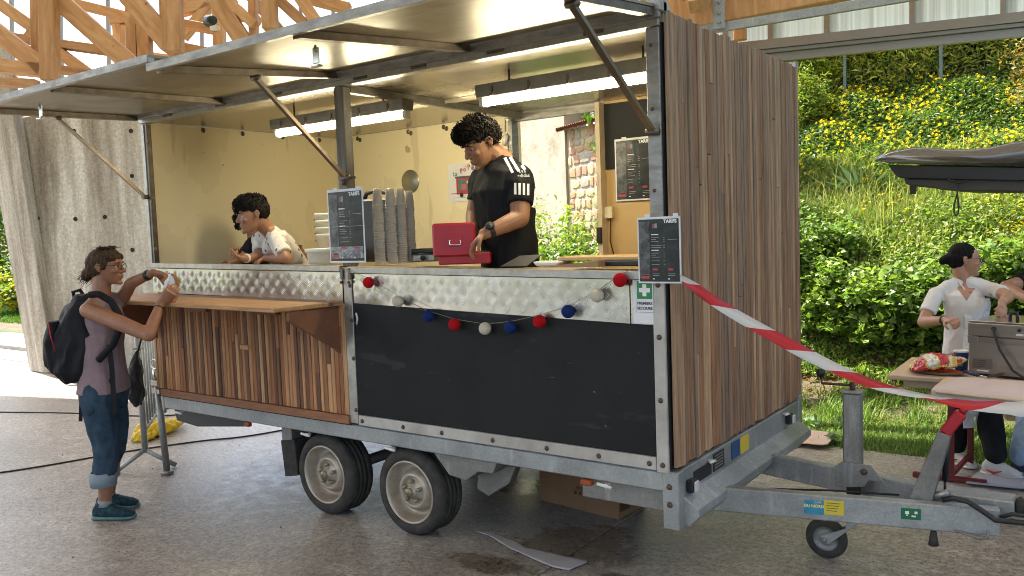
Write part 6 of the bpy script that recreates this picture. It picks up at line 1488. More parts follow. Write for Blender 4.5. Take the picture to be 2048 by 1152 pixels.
lj=cloth('light_blue_denim',(.26,.36,.48),(.36,.46,.58),8); mb=MB(); loft(mb,[(hip+Vector((0,0,.03)),Lp*.165,Fp*.13),(hip+Vector((0,0,-.16)),Lp*.18,Fp*.13)],20)
for h_,a_ in ((hip-Lp*.09,a1),(hip+Lp*.09,a2)): limb(mb,[h_+Vector((0,0,-.05)),(h_+a_)/2,a_+Vector((0,0,.05))],[.11,.088,.078])
remesh(mb,'jeans',lj,W6,.010,3,folds(.010,8))
mb=MB(); hd.ell(mb,(0,-.01,.055),(.08,.1,.07)); hd.ell(mb,(0,-.05,.012),(.078,.07,.085)); remesh(mb,'hair',bh,W6,.008,1)
for a_ in (a1,a2): shoe(W6,a_-Vector((0,0,a_.z)),Fp-RT*.3,.25,simple('navy_canvas',(.03,.04,.07),.7) if a_ is a1 else bpy.data.materials['navy_canvas'],M['white_plastic'])
# ================================================================ OBJECTS ON AND ROUND THE TRAILER
def mboxm(name,mat,par,cx,cy,cz,sx,sy,sz,rz=0,bev=.003,label=None):
    mb=MB(); mb.box(-sx/2,sx/2,-sy/2,sy/2,-sz/2,sz/2); o=bpy.data.objects.new(name,mb.mesh(name,mat,bev)); col.objects.link(o)
    off=ORG[par.name] if par is not None else Vector(); o.location=Vector((cx,cy,cz))-Vector(off); o.rotation_euler=(0,0,rz)
    if par is not None: o.parent=par
    if label: o['label']=label
    return o
# ---- price posters
def film(name,c,c2,sc=6):
    m,nt,b=newmat(name); v=coords(nt,(1,1,1)); f=noise(nt,v,sc,7,.65,1.2); nt.links.new(ramp(nt,f,[(.40,c),(.72,c2)]),b.inputs['Base Color'])
    b.inputs['Roughness'].default_value=.3; b.inputs['Specular IOR Level'].default_value=.35
    bump(nt,b,noise(nt,v,9,3,.5),.35,.02); return m
M['menu']=film('dark_menu_print',(.016,.017,.018),(.045,.052,.046)); M['menu_photo']=film('menu_photo_print',(.03,.032,.034),(.17,.17,.17),16)
M['ink_red']=simple('red_ink',(.40,.04,.05),.4); M['ink_grey']=simple('grey_ink',(.32,.32,.32),.4); M['ink_blue']=simple('blue_ink',(.10,.32,.42),.4)
M['sheet_white']=film('laminated_white',(.66,.65,.66),(.74,.73,.74))
def poster(label,x0,x1,z0,z1,y,tilt=0,crumple=False):
    r=thing('price_poster',label,'poster',((x0+x1)/2,y,z0),None); W,Hh=x1-x0,z1-z0
    def R_(u,v,o=0): return Vector((x0+u*W,y-o+ .006*math.sin(u*3.1)*-1,z0+v*Hh+tilt*(u-.5)))
    def quad(name,u0,u1,v0,v1,o,mat,par,n=6,th=.0006):
        mb=MB(); vs=[]
        for i in range(n+1):
            u=u0+(u1-u0)*i/n
            vs+= [R_(u,v0,o),R_(u,v1,o),R_(u,v1,o-th),R_(u,v0,o-th)]
        fs=[]
        for i in range(n):
            a=i*4; fs+= [(a,a+4,a+5,a+1),(a+1,a+5,a+6,a+2),(a+2,a+6,a+7,a+3),(a+3,a+7,a+4,a)]
        fs+=[(0,1,2,3),(n*4+3,n*4+2,n*4+1,n*4)]
        mb.add(vs,fs); return mb.build(name,mat,par)
    q=quad('laminated_sheet',0,1,0,1,0,M['sheet_white'],r)
    quad('printed_panel',.035,.965,.025,.965,.0012,M['menu'],r)
    quad('photo_glare_strip',.04,.30,.08,.93,.002,M['menu_photo'],q,2)
    o=R_(.78,.925,.0030); text('TARIFS',Hh*.070,M['ink_white'],q,frame(o,Xv,Zv,Yn),'title',bold=W*.004)
    # small round emblem
    quad('emblem',.37,.43,.83,.89,.0026,M['ink_red'],q,1); quad('emblem',.43,.48,.83,.90,.0026,M['ink_blue'],q,1)
    for v,w_ in [(.735,.17),(.50,.17)]: quad('heading_line',.34,.34+w_,v-.008,v+.006,.0026,M['ink_white'],q,1)
    rs=random.Random(int(x0*100))
    for v in [.69,.66,.63,.57,.54,.455,.425,.395,.34,.285]:
        quad('price_line',.34,.34+rs.uniform(.1,.24),v-.003,v+.003,.0026,M['ink_grey'],q,1); quad('price_line',.62,.65,v-.003,v+.003,.0026,M['ink_grey'],q,1)
    quad('price_line',.72,.93,.655,.661,.0026,M['ink_grey'],q,1)
    for u in (.36,.71): quad('red_tag',u,u+.12,.195,.225,.0026,M['ink_red'],q,1); quad('price_line',u,u+.17,.14,.146,.0026,M['ink_grey'],q,1); quad('price_line',u,u+.15,.115,.121,.0026,M['ink_grey'],q,1); quad('heading_line',u,u+.04,.06,.075,.0026,M['ink_white'],q,1)
    # little food truck drawing
    quad('truck_drawing',.08,.28,.07,.10,.0028,M['ink_red'],q,1); quad('truck_drawing',.11,.27,.10,.135,.0028,M['ink_red'],q,1); quad('truck_drawing',.12,.26,.108,.127,.0031,M['menu'],q,1)
    if crumple: quad('photo_glare_strip',.05,.95,.06,.22,.0023,film('painted_silver_glare',(.10,.10,.11),(.55,.56,.58),30),q,6); quad('fold_line',.03,.97,.492,.497,.0027,M['ink_grey'],q,4)  # glare on the crinkled film painted as a mottled silver band
    for u in (.25,.9): 
        mb=MB(); a=R_(u-.05,.975,.0035); mb.box(a.x,a.x+W*.12,a.y-.0005,a.y,a.z,a.z+.02); mb.build('tape_strip',M['sheet_white'],r)
    return r
poster('crinkled price poster hanging on the centre post above the counter',1.922,2.213,1.552,1.968,-.036,0,True)
poster('small price poster taped over the trailer corner beside the barrier tape',3.905,4.108,1.450,1.736,-.045)
poster('glossy price poster inside on the tan door board',2.815,3.108,1.872,2.292,1.757)
# ---- first aid sign
r=thing('first_aid_sign','green first aid sign with a white cross in a clear sleeve','sign',(3.92,-.02,1.27))
mb=MB(); mb.box(3.860,3.972,-.0165,-.0145,1.268,1.492); s_=mb.build('plastic_sleeve',M['sheet_white'],r)
mb=MB(); mb.box(3.876,3.962,-.0185,-.0172,1.318,1.462); bd=mb.build('sign_border',M['ink_grey'],r)
mb=MB(); mb.box(3.878,3.960,-.0195,-.0187,1.320,1.460); bd=mb.build('sign_card',M['sheet_white'],r)
mb=MB(); mb.box(3.882,3.956,-.0205,-.0197,1.378,1.456); g_=mb.build('green_field',simple('safety_green',(.01,.20,.06),.35),r)
mb=MB(); c=(3.919,1.417); mb.add([(c[0]+x*.027,-.0212,c[1]+z*.027) for x,z in [(-.36,1),(.36,1),(.36,.36),(1,.36),(1,-.36),(.36,-.36),(.36,-1),(-.36,-1),(-.36,-.36),(-1,-.36),(-1,.36),(-.36,.36)]],[tuple(range(12))]); mb.build('white_cross',M['ink_white'],g_)
text('PREMIERS',.0175,M['ink_black'],bd,frame(Vector((3.919,-.0203,1.358)),Xv,Zv,Yn),'lettering',bold=.0004); text('SECOURS',.0175,M['ink_black'],bd,frame(Vector((3.919,-.0203,1.336)),Xv,Zv,Yn),'lettering',bold=.0004)
# ---- pompom garland
ga=thing('ball_garland','string of red, cream and blue cotton balls sagging over the tread plate','garland',(3.0,-.05,1.3))
cordpx=[(690,538),(737,556),(800,594),(857,622),(909,638),(970,648),(1003,645),(1030,641),(1079,630),(1136,612),(1194,582),(1240,550),(1262,538)]
pts=[P(x,y,'y',-.042) for x,y in cordpx]
mb=MB(); mb.tube(pts,.0016,5); mb.build('cord',simple('garland_cord',(.20,.17,.10),.8),ga)
mb=MB(); mb.tube([P(680,535,'y',-.03),P(760,585,'y',-.03),P(835,618,'y',-.03),P(857,622,'y',-.04)],.0010,4); mb.build('cord',bpy.data.materials['garland_cord'],ga)
def yarn(name,c,c2):
    m,nt,b=newmat(name); v=coords(nt,(1,1,1)); wv=nd(nt,'ShaderNodeTexWave'); wv.inputs['Scale'].default_value=95; wv.inputs['Distortion'].default_value=6; wv.inputs['Detail Scale'].default_value=2; nt.links.new(v,wv.inputs['Vector'])
    nt.links.new(ramp(nt,wv.outputs[0],[(.1,c2),(.7,c)]),b.inputs['Base Color']); b.inputs['Roughness'].default_value=.9; b.inputs['Specular IOR Level'].default_value=.1; bump(nt,b,wv.outputs[0],.7,.003); return m
yr,yc,yb=yarn('red_yarn',(.55,.010,.018),(.34,.006,.01)),yarn('cream_yarn',(.74,.66,.52),(.50,.42,.30)),yarn('blue_yarn',(.016,.04,.17),(.008,.02,.09))
for (x,y),m_,lb in zip([(737,565),(796,603),(857,632),(909,649),(970,657),(1021,655),(1079,643),(1136,623),(1194,591),(1240,560)],[yr,yc,yb,yr,yc,yb,yr,yb,yc,yr],['red ball','cream ball','blue ball','red ball','cream ball','blue ball','red ball','blue ball','cream ball','red ball']):
    c=P(x,y,'y',-.052); mb=MB(); mb.ball(c,.0318,24); o=mb.build('ball',m_,ga,label=lb)
# ---- stacks of clear cups
m=bpy.data.materials.new('clear_cup_plastic'); m.use_nodes=True; nt=m.node_tree; b=nt.nodes['Principled BSDF']; out=nt.nodes['Material Output']
b.inputs['Base Color'].default_value=(.66,.62,.57,1); b.inputs['Roughness'].default_value=.15
t=nt.nodes.new('ShaderNodeBsdfTranslucent'); t.inputs[0].default_value=(.85,.80,.72,1)
lw=nt.nodes.new('ShaderNodeLayerWeight'); lw.inputs[0].default_value=.35
mx=nt.nodes.new('ShaderNodeMixShader'); nt.links.new(ramp(nt,lw.outputs['Facing'],[(0,.35),(.9,.8)]),mx.inputs[0]); nt.links.new(t.outputs[0],mx.inputs[1]); nt.links.new(b.outputs[0],mx.inputs[2]); nt.links.new(mx.outputs[0],out.inputs[0]); M['cup']=m
mb=MB(); mb.lathe([(.0300,0),(.0345,.002),(.0345,.004),(.0300,.006),(.0290,.02),(.0235,.098),(.020,.100),(0,.100)],axis='z',n=18); cm=mb.mesh('cup',M['cup'])
for k,(px,y,n,lb) in enumerate([(761,.13,27,'clear plastic cup in the leftmost stack beside the black box'),(786,.19,27,'clear plastic cup in the second stack from the left'),(806,.25,27,'clear plastic cup in the third stack from the left'),(823,.32,26,'clear plastic cup in the rightmost stack next to the grill')]):
    q=P(px,530,'y',y); z0=tl(q.x,1.537)
    for i in range(n):
        o=bpy.data.objects.new('plastic_cup',cm); col.objects.link(o); o.location=(q.x+.0012*math.sin(i*.7+k),q.y+.001*math.cos(i),z0+i*.0128); tag(o,lb.replace('cup in','cup on top of') if i==n-1 else (lb.replace('cup in','cup at the bottom of') if i==0 else lb),'cup','stacked clear cups on the counter, stack %s'%['one','two','three','four'][k])
# ---- black box behind them, with handle
r=thing('black_dispenser','tall black drinks dispenser with a curved handle behind the cup stacks','dispenser',(2.2,.5,1.53))
a=P(724,530,'y',.50); b_=P(812,530,'y',.50); zt=P(760,398,'y',.50).z
mb=MB(); mb.box(a.x,b_.x,.42,.56,1.535,zt); mb.build('case',M['black_plastic'],r,.012)
h0=P(729,399,'y',.46); h1=P(752,381,'y',.46); h2=P(775,386,'y',.46)
mb=MB(); mb.tube([h0,P(733,387,'y',.46),h1,h2,P(785,398,'y',.46)],.014,8); mb.build('handle',M['black_plastic'],r)
# ---- white tub with ladle, nested buckets
r=thing('white_tub','white ribbed plastic tub holding a steel spatula by the centre post','tub',(1.60,.22,1.535))
q=P(657,529,'y',.22); mb=MB(); n=36
for r0,z0 in [(0,0)]: pass
mb.lathe([(0,.0),(.118,.0),(.122,.004),(.130,.070),(.140,.072),(.141,.090),(.134,.092),(.128,.088),(.118,.010),(0,.008)],(q.x,q.y,tl(q.x,1.535)),'z',n); mb.build('tub',M['white_plastic'],r)
mb=MB(); a=P(648,502,'y',.22); b_=P(712,466,'y',.20); mb.bar(a,b_,.022,.006); mb.build('spatula',M['steel'],r)
bk_m=MB(); bk_m.lathe([(0,0),(.088,0),(.105,.16),(.112,.162),(.113,.178),(.108,.180),(.102,.172),(.086,.006),(0,.005)],axis='z',n=28); bme2=bk_m.mesh('bucket',simple('translucent_white_plastic',(.70,.66,.52),.4))
q=P(668,528,'y',.50)
for k,lb in enumerate(['lowest white bucket of the nested stack behind the tub','second white bucket from the bottom of the nested stack','third white bucket from the bottom of the nested stack','topmost white bucket of the nested stack behind the tub']):
    r=thing('white_bucket',lb,'bucket',(q.x,q.y,tl(q.x,1.535)+k*.045),'nested white buckets'); o=placed('bucket_body',bme2,(q.x,q.y,tl(q.x,1.535)+k*.045),r)
    mb=MB(); mb.box(-.008,.008,-.004,.004,-.008,.008); placed('handle_lug',mb.mesh('handle_lug',M['board_edge']),(q.x-.055,q.y-.10,tl(q.x,1.535)+k*.045+.135),r,(0,0,-.5))
# ---- wall mirror disc and cartoon poster
c=P(819,363,'y',1.765); r=MB(); r.lathe([(0,-.006),(.092,-.006),(.096,-.003),(.096,0),(0,0)],(c.x,1.776,c.z),'y',40)
o=r.build('round_mirror',simple('dull_mirror',(.34,.33,.26),.25,.7)); tag(o,'round dull metal mirror on the cream back wall','mirror')
x0,z0=1.315,1.942; x1,z1=1.735,2.236
r=thing('cartoon_poster','white poster with La Po\'Pote lettering and a little food truck drawing','poster',(1.5,1.77,1.94))
mb=MB(); mb.box(x0,x1,1.772,1.776,z0,z1); sh_=mb.build('poster_sheet',M['sheet_white'],r)
inkg=simple('green_ink',(.03,.22,.12),.5); inks=[('La',.07,-.08,inkg,.045,.1),('P',.135,-.060,M['ink_red'],.055,.3),("o'",.172,-.047,M['ink_red'],.05,.25),('P',.21,-.035,M['ink_red'],.055,.1),('t',.285,-.040,M['ink_red'],.05,-.1),('e',.315,-.052,inkg,.05,-.2)]
for s_,dx,dz,m_,sz,a in inks:
    xx=Vector((math.cos(a),0,math.sin(a))); text(s_,sz,m_,sh_,frame(Vector((x0+dx,1.7705,z1+dz)),xx,Vector((-math.sin(a),0,math.cos(a))),Yn),'lettering',bold=.001)
mb=MB(); mb.ball((x0+.25,1.770,z1-.045),.017,12,(1,.08,1)); mb.box(x0+.235,x0+.265,1.769,1.7705,z1-.030,z1-.024); mb.build('pot_drawing',simple('pot_grey',(.18,.18,.17),.5),sh_)
def pb(name,a,b,c,d,mat,o=0): mb=MB(); mb.box(x0+a,x0+b,1.7695-o,1.771,z0+c,z0+d); return mb.build(name,mat,sh_)
pb('truck_drawing',.08,.36,.055,.18,M['ink_red']); pb('truck_drawing',.07,.37,.18,.195,simple('dark_teal_ink',(.03,.10,.11),.5)); pb('truck_drawing',.10,.34,.085,.165,simple('drawing_teal',(.06,.17,.15),.5),.0006)
pb('truck_drawing',.13,.18,.09,.13,simple('pink_ink',(.50,.12,.16),.5),.001); pb('truck_drawing',.30,.33,.09,.15,M['ink_red'],.001)
for k in range(8): pb('awning_stripe',.17+k*.016,.186+k*.016,.135,.155,M['ink_yellow'] if k%2 else M['ink_red'],.0012)
for x in (.13,.29): mb=MB(); mb.lathe([(0,-.0005),(.018,-.0005),(.018,0)],(x0+x,1.7685,z0+.05),'y',16); mb.build('truck_wheel',M['ink_black'],sh_)
pb('drawbar_line',.02,.10,.060,.066,M['ink_red']); pb('ground_line',.03,.40,.028,.031,M['ink_grey'])
# ---- red cash box
A0=P(877,531,'z',1.527); u_=Vector((.83,.55,0)).normalized(); v_=Vector((-.55,.83,0)).normalized()
cb_=thing('cash_box','open red metal cash box with its lid up on the counter','cash box',A0)
def obx(name,mat,par,a,b,c,d,e,f,bev=.004,o=A0):
    mb=MB(); vs=[]
    for z in (e,f):
        for (x,y) in ((a,c),(b,c),(b,d),(a,d)): vs.append(o+u_*x+v_*y+Vector((0,0,z)))
    mb.add(vs,[(0,3,2,1),(4,5,6,7),(0,1,5,4),(1,2,6,5),(2,3,7,6),(3,0,4,7)]); return mb.build(name,mat,par,bev)
obx('box_base',M['red_paint'],cb_,0,.28,0,.19,.002,.062,.006)
obx('inner_tray',M['black_plastic'],cb_,.01,.27,.01,.18,.063,.068,.001)
ld=obx('lid',M['red_paint'],cb_,-.025,.205,-.022,.012,.045,.225,.010)
obx('lid_panel',M['red_paint'],ld,.06,.135,-.026,-.0225,.10,.165,.002)
mb=MB(); mb.tube([A0+u_*x+v_*-.034+Vector((0,0,z)) for x,z in [(.068,.128),(.068,.108),(.127,.108),(.127,.128)]],.003,6); mb.build('lid_handle',M['steel'],ld)
for x in (.068,.127): mb=MB(); mb.ball(A0+u_*x+v_*-.029+Vector((0,0,.130)),.006,8); mb.build('handle_rivet',M['steel'],ld)
# ---- grill, tray, folded card, tablet
q=P(858,527,'y',.36); r=thing('contact_grill','small steel contact grill with a black handle behind the cash box','grill',(q.x,q.y,1.53)); z0=tl(q.x,1.537)
mboxm('grill_base',M['alu'],r,q.x,q.y,z0+.028,.15,.14,.045,.3,.008); mboxm('grill_lid',M['black_plastic'],r,q.x+.0,q.y,z0+.068,.16,.15,.028,.3,.008); mboxm('handle',M['black_plastic'],r,q.x-.10,q.y-.05,z0+.045,.10,.03,.025,.3,.006)
mb=MB(); mb.lathe([(0,-.012),(.013,-.012),(.015,0)],(q.x+.03,q.y-.082,z0+.028),'y',14); mb.build('knob',M['black_plastic'],r)
q=P(1035,526,'y',.14); mb=MB(); z0=tl(q.x,1.536); a=Vector((q.x-.08,.10,z0)); mb.prism([a,a+Vector((.15,.02,0)),a+Vector((.19,.10,.055)),a+Vector((.06,.09,.05))],(0,.004,-.003)); o=mb.build('folded_card',simple('black_card',(.04,.037,.035),.5)); tag(o,'dark folded card leaning on the counter in front of the man','card')
q=P(1105,525,'y',.18); r=MB(); z0=tl(q.x,1.536); r.prism([(q.x-.06,.12,z0),(q.x+.06,.12,z0),(q.x+.08,.115,z0+.024),(q.x-.08,.115,z0+.024)],(0,.12,0)); o=r.build('white_tray',M['white_plastic'],None,.006); tag(o,'shallow white tray on the counter in line with the doorway','tray')
q=P(1215,522,'y',.24); mb=MB(); z0=tl(q.x,1.536); mb.box(q.x-.24,q.x+.24,.16,.40,z0+.030,z0+.048); o=mb.build('tan_board',M['orange_wall'],None,.003); tag(o,'tan wooden board lying at the right end of the counter','board')
mb=MB(); mb.box(q.x-.02,q.x+.22,.15,.38,z0+.002,z0+.028); o=mb.build('black_crate',M['black_plastic'],None,.004); tag(o,'flat black case under the tan board on the counter','case')
q=P(1150,527,'y',.12); mb=MB(); z0=tl(q.x,1.536); mb.prism([(q.x-.18,.08,z0),(q.x+.15,.08,z0),(q.x+.15,.08,z0+.03)],(0,.10,0)); o=mb.build('cardboard_flap',simple('brown_cardboard',(.33,.20,.11),.8),None,.001); tag(o,'wedge of folded brown cardboard on the counter edge','cardboard')
mb=MB(); a=P(470,524,'y',1.4)
# chair back behind the boy
r=thing('wooden_chair','brown round backed chair just visible behind the leaning boy','chair',(1.05,1.05,.62))
q=P(586,490,'y',1.0); mb=MB(); mb.tube([(q.x-.16,1.0,q.z-.16),(q.x-.12,1.0,q.z-.02),(q.x,1.0,q.z+.02),(q.x+.10,1.02,q.z-.06),(q.x+.13,1.05,q.z-.22)],.018,8); mb.box(q.x-.13,q.x+.10,.995,1.01,q.z-.2,q.z); mb.build('chair_back',simple('chair_wood',(.26,.12,.05),.4),r)
mb=MB(); mb.box(q.x-.2,q.x+.2,.8,1.2,1.05,1.09); mb.build('seat',bpy.data.materials['chair_wood'],r,.01)
for sx in (-.17,.17):
    for sy in (.84,1.16): mb=MB(); mb.cyl((q.x+sx,sy,.622),(q.x+sx,sy,1.05),.014,8); mb.build('leg',bpy.data.materials['chair_wood'],r)
# ---- barrier tape
def tape_mat():
    m,nt,b=newmat('red_white_tape'); uv=nd(nt,'ShaderNodeUVMap'); s=nt.nodes.new('ShaderNodeSeparateXYZ'); nt.links.new(uv.outputs[0],s.inputs[0])
    a=nd(nt,'ShaderNodeMath',operation='MULTIPLY_ADD'); nt.links.new(s.outputs[1],a.inputs[0]); a.inputs[1].default_value=.42; nt.links.new(s.outputs[0],a.inputs[2])
    f=nd(nt,'ShaderNodeMath',operation='FRACT'); nt.links.new(a.outputs[0],f.inputs[0]); g=nd(nt,'ShaderNodeMath',operation='GREATER_THAN'); nt.links.new(f.outputs[0],g.inputs[0]); g.inputs[1].default_value=.5
    c=mix(nt,g.outputs[0],(.72,.70,.66),(.60,.02,.025)); nt.links.new(c,b.inputs['Base Color']); b.inputs['Roughness'].default_value=.35
    out=nt.nodes['Material Output']; t=nt.nodes.new('ShaderNodeBsdfTranslucent'); nt.links.new(c,t.inputs[0]); mx=nt.nodes.new('ShaderNodeMixShader'); mx.inputs[0].default_value=.3; nt.links.new(b.outputs[0],mx.inputs[1]); nt.links.new(t.outputs[0],mx.inputs[2]); nt.links.new(mx.outputs[0],out.inputs[0]); return m
ctrl=[(1362,548,1362,566,3.50),(1395,566,1403,598,3.52),(1450,603,1451,631,3.52),(1520,643,1520,671,3.50),(1600,686,1600,716,3.46),(1680,728,1678,753,3.42),(1745,757,1740,776,3.38),(1800,776,1798,789,3.34),(1850,788,1850,797,3.30),(1900,797,1900,812,3.26),(1950,803,1955,821,3.22),(2000,804,2005,826,3.18),(2060,803,2065,830,3.14),(2300,770,2300,800,3.05)]
def smooth_ctrl(c,n=6):
    out=[]; m=len(c)
    for i in range(m-1):
        p0,p1,p2,p3=[np.array(c[max(0,min(m-1,i+k))],float) for k in (-1,0,1,2)]
        for j in range(n):
            t=j/n; out.append(.5*((2*p1)+(-p0+p2)*t+(2*p0-5*p1+4*p2-p3)*t*t+(-p0+3*p1-3*p2+p3)*t**3))
    out.append(np.array(c[-1],float)); return out
pts=smooth_ctrl(ctrl); vs=[];uu=[];L=0;prev=None
for i,(xa,ya,xb,yb,t) in enumerate(pts):
    w=((xb-xa)**2+(yb-ya)**2)**.5*t/FPX; lean=math.sqrt(max(0,.0052-w*w))     # the tape keeps its 7 cm width: the rest of it leans away
    a=D(xa,ya,t)+FW*lean*.5; b=D(xb,yb,t)-FW*lean*.5; mid=(a+b)/2
    if prev is not None: L+=(mid-prev).length
    prev=mid; vs+= [a,b]; uu.append(L)
me=bpy.data.meshes.new('barrier_tape'); off=Vector(vs[0]); me.from_pydata([v-off for v in vs],[],[(2*i,2*i+1,2*i+3,2*i+2) for i in range(len(pts)-1)]); uvl=me.uv_layers.new(name='UVMap')
for p in me.polygons:
    for li,vi in zip(p.loop_indices,p.vertices): uvl.data[li].uv=(uu[vi//2]/.36+.18,vi%2)
    p.use_smooth=True
me.materials.append(tape_mat()); o=bpy.data.objects.new('barrier_tape',me); col.objects.link(o); o.location=off; sm_=o.modifiers.new('thickness','SOLIDIFY'); sm_.thickness=.0006; tag(o,'twisted red and white barrier tape stretched from the trailer corner','barrier tape')
# ---- things under and round the trailer
cbm=simple('box_cardboard',(.27,.145,.070),.8,0,(.22,.115,.055),6,bmp=.1,bsc=20)
B0=Vector((2.671,.923,0)); B1=Vector((3.271,.849,0)); B2=Vector((3.284,1.161,0)); B3=B0+(B2-B1)
r=thing('cardboard_box','brown cardboard box on the floor under the trailer','box',(3.0,1.0,0))
mb=MB(); mb.prism([B0,B1,B2,B3],(0,0,.30)); mb.build('box_body',cbm,r,.003)
bdir=(B1-B0).normalized(); bn=Vector((bdir.y,-bdir.x,0))
def bpr(a,b,c,d): 
    mb=MB(); o=B0+bn*.001; mb.prism([o+bdir*a+Zv*c,o+bdir*b+Zv*c,o+bdir*b+Zv*d,o+bdir*a+Zv*d],bn*.0006); mb.build('printed_mark',simple('box_ink',(.07,.035,.02),.8) if 'box_ink' not in bpy.data.materials else bpy.data.materials['box_ink'],r)
for k in range(8): bpr(.30+k*.017,.309+k*.017,.128,.146)
for k in range(5): bpr(.28+k*.036,.300+k*.036,.095,.112)
bpr(.27,.46,.117,.119); bpr(.16,.23,.20,.25); bpr(.37,.44,.20,.24)
mb=MB(); o=B1+Vector((.001,0,0)); dd2=(B2-B1).normalized(); n2=Vector((dd2.y,-dd2.x,0)); mb.prism([B1+n2*.001+dd2*.02+Zv*.04,B1+n2*.001+dd2*.13+Zv*.04,B1+n2*.001+dd2*.13+Zv*.09,B1+n2*.001+dd2*.02+Zv*.09],n2*.0006); mb.build('printed_mark',bpy.data.materials['box_ink'],r)
def ground_sheet(name,pix,z,mat,label,cat,th=.003,wav=.006,sub=5):
    bm=bmesh.new(); vs=[bm.verts.new(P(x,y,'z',z)) for x,y in pix]; bm.faces.new(vs); bmesh.ops.triangulate(bm,faces=bm.faces); bmesh.ops.subdivide_edges(bm,edges=bm.edges,cuts=sub,use_grid_fill=True)
    for v in bm.verts: v.co.z+=wav*(1+mnoise.noise(v.co*9))
    me=bpy.data.meshes.new(name); c=sum((v.co for v in bm.verts),Vector())/len(bm.verts)
    for v in bm.verts: v.co-=c
    bmesh.ops.recalc_face_normals(bm,faces=bm.faces); bm.to_mesh(me); bm.free(); me.materials.append(mat); me.polygons.foreach_set('use_smooth',[True]*len(me.polygons))
    o=bpy.data.objects.new(name,me); col.objects.link(o); o.location=c; s=o.modifiers.new('thickness','SOLIDIFY'); s.thickness=th; tag(o,label,cat); return o
grp=simple('grey_paper',(.40,.37,.365),.75,0,(.33,.30,.295),8,bmp=.2,bsc=14)
ground_sheet('paper_strip',[(948,1062),(978,1064),(1033,1084),(1050,1096),(1088,1103),(1172,1122),(1175,1127),(1137,1142),(1104,1136),(1060,1116),(1018,1098),(978,1073)],.004,grp,'torn strip of grey paper lying on the wet floor in front of the trailer','paper',.002,.004)
pkc=simple('pale_cardboard',(.60,.45,.35),.85,0,(.53,.39,.30),5)
ground_sheet('cardboard_sheet',[(1560,868),(1596,858),(1668,868),(1671,873),(1655,890),(1640,891),(1575,884)],.035,pkc,'pale cardboard sheet lying on the lawn by the trailer corner','cardboard',.004,.006)
ground_sheet('grey_mat',[(1931,968),(1965,936),(2070,946),(2075,982)],.012,simple('grey_cardboard',(.34,.34,.37),.8),'grey cardboard sheet on the floor under the white trainer','cardboard',.004,.003)
def cable(pix,rad,label):
    mb=MB(); pts=smooth_ctrl([tuple(P(x,y,'z',rad)) for x,y in pix],5); mb.tube([Vector(p) for p in pts],rad,6); o=mb.build('floor_cable',M['wire']); tag(o,label,'cable')
cable([(-60,950),(0,945),(110,928),(240,905),(400,882),(480,874),(560,861),(640,845)],.0065,'black cable crossing the floor behind the support leg')
cable([(-60,822),(0,824),(140,826),(285,832),(380,828)],.0065,'black cable further back that crosses the floor behind the woman')
# ---- crowd barrier
br=thing('crowd_barrier','galvanised crowd barrier with splayed feet at the rear end of the trailer','barrier',(-.3,.03,0))
C0=Vector((-.30,.03,0)); fd_=Vector((.24,.325,0)).normalized(); pd=Vector((-.80,.60,0)).normalized()
pd=(Vector((-1.9,1.3,0))-C0); pd.normalize()
mb=MB(); mb.tube([C0+Zv*.14,C0+Zv*1.08],.022,12); mb.build('upright',M['galv'],br)
mb=MB(); mb.tube([C0+Zv*1.08,C0+pd*2.1+Zv*1.08],.018,10); mb.build('top_rail',M['galv'],br); mb=MB(); mb.tube([C0+pd*.06+Zv*.30,C0+pd*2.1+Zv*.30],.016,10); mb.build('bottom_rail',M['galv'],br)
mb=MB(); mb.tube([C0+pd*2.1+Zv*.14,C0+pd*2.1+Zv*1.08],.022,12); mb.build('upright',M['galv'],br)
bm2=MB(); bm2.cyl((0,0,.30),(0,0,1.08),.009,8); bme3=bm2.mesh('bar',M['galv'])
for k in range(16): placed('bar',bme3,C0+pd*(.09+k*.125),br)
for e in (0,2.1):
    for s_ in (1,-1): mb=MB(); a=C0+pd*e; mb.tube([a+Zv*.16,a+fd_*s_*.21+Zv*.016],.018,10); mb.build('foot',M['galv'],br)
for z in (.62,.93): mb=MB(); mb.tube([C0+Zv*z-fd_*.03-pd*.05,C0+Zv*z-pd*.03+fd_*.02,C0+Zv*z+fd_*.035,C0+Zv*z+pd*.03],.008,6); mb.build('hook',M['galv'],br)
# bag hanging on it
c=P(271,765,'y',.25); mb=MB(); bc_=Vector((C0.x-.12,C0.y+.05,0)); cc=D(268,770,5.95)
# ---- table with red legs
wt=simple('pale_table_wood',(.56,.42,.28),.6,0,(.48,.35,.23),4,(1,8,8)); 
t1=thing('folding_table','folding trestle table with a pale wooden top and red steel legs','table',(4.8,2.5,0))
mb=MB(); mb.box(4.475,5.9,2.06,2.80,.715,.745); mb.build('tabletop',wt,t1,.006)
mb=MB(); mb.box(4.56,5.8,2.10,2.13,.67,.713); mb.build('apron_rail',M['board_edge'],t1)
def pole(a,b,r_=.018,name='leg',par=t1): mb=MB(); mb.bar(a,b,r_*2,r_*2); return mb.build(name,M['red_steel'],par,.004)
la=P(1902,962,'z',0.0); lb_=P(1941,938,'z',0.0)
pole(Vector((la.x,la.y,0)),Vector((la.x,la.y,.712))); pole(Vector((lb_.x,lb_.y,0)),Vector((lb_.x,lb_.y,.712)))
pole(Vector((la.x,la.y+.02,.035)),Vector((lb_.x,lb_.y,.10)),.014,'stretcher'); pole(Vector((la.x-.22,la.y-.02,.02)),Vector((la.x+.2,la.y,.02)),.016,'foot_bar')
for x in (5.6,): pole(Vector((x,2.2,0)),Vector((x,2.2,.712))); pole(Vector((x,2.7,0)),Vector((x,2.7,.712)))
t2=thing('covered_table','table covered with pale paper that folds over its front edge','table',(5.3,2.0,0))
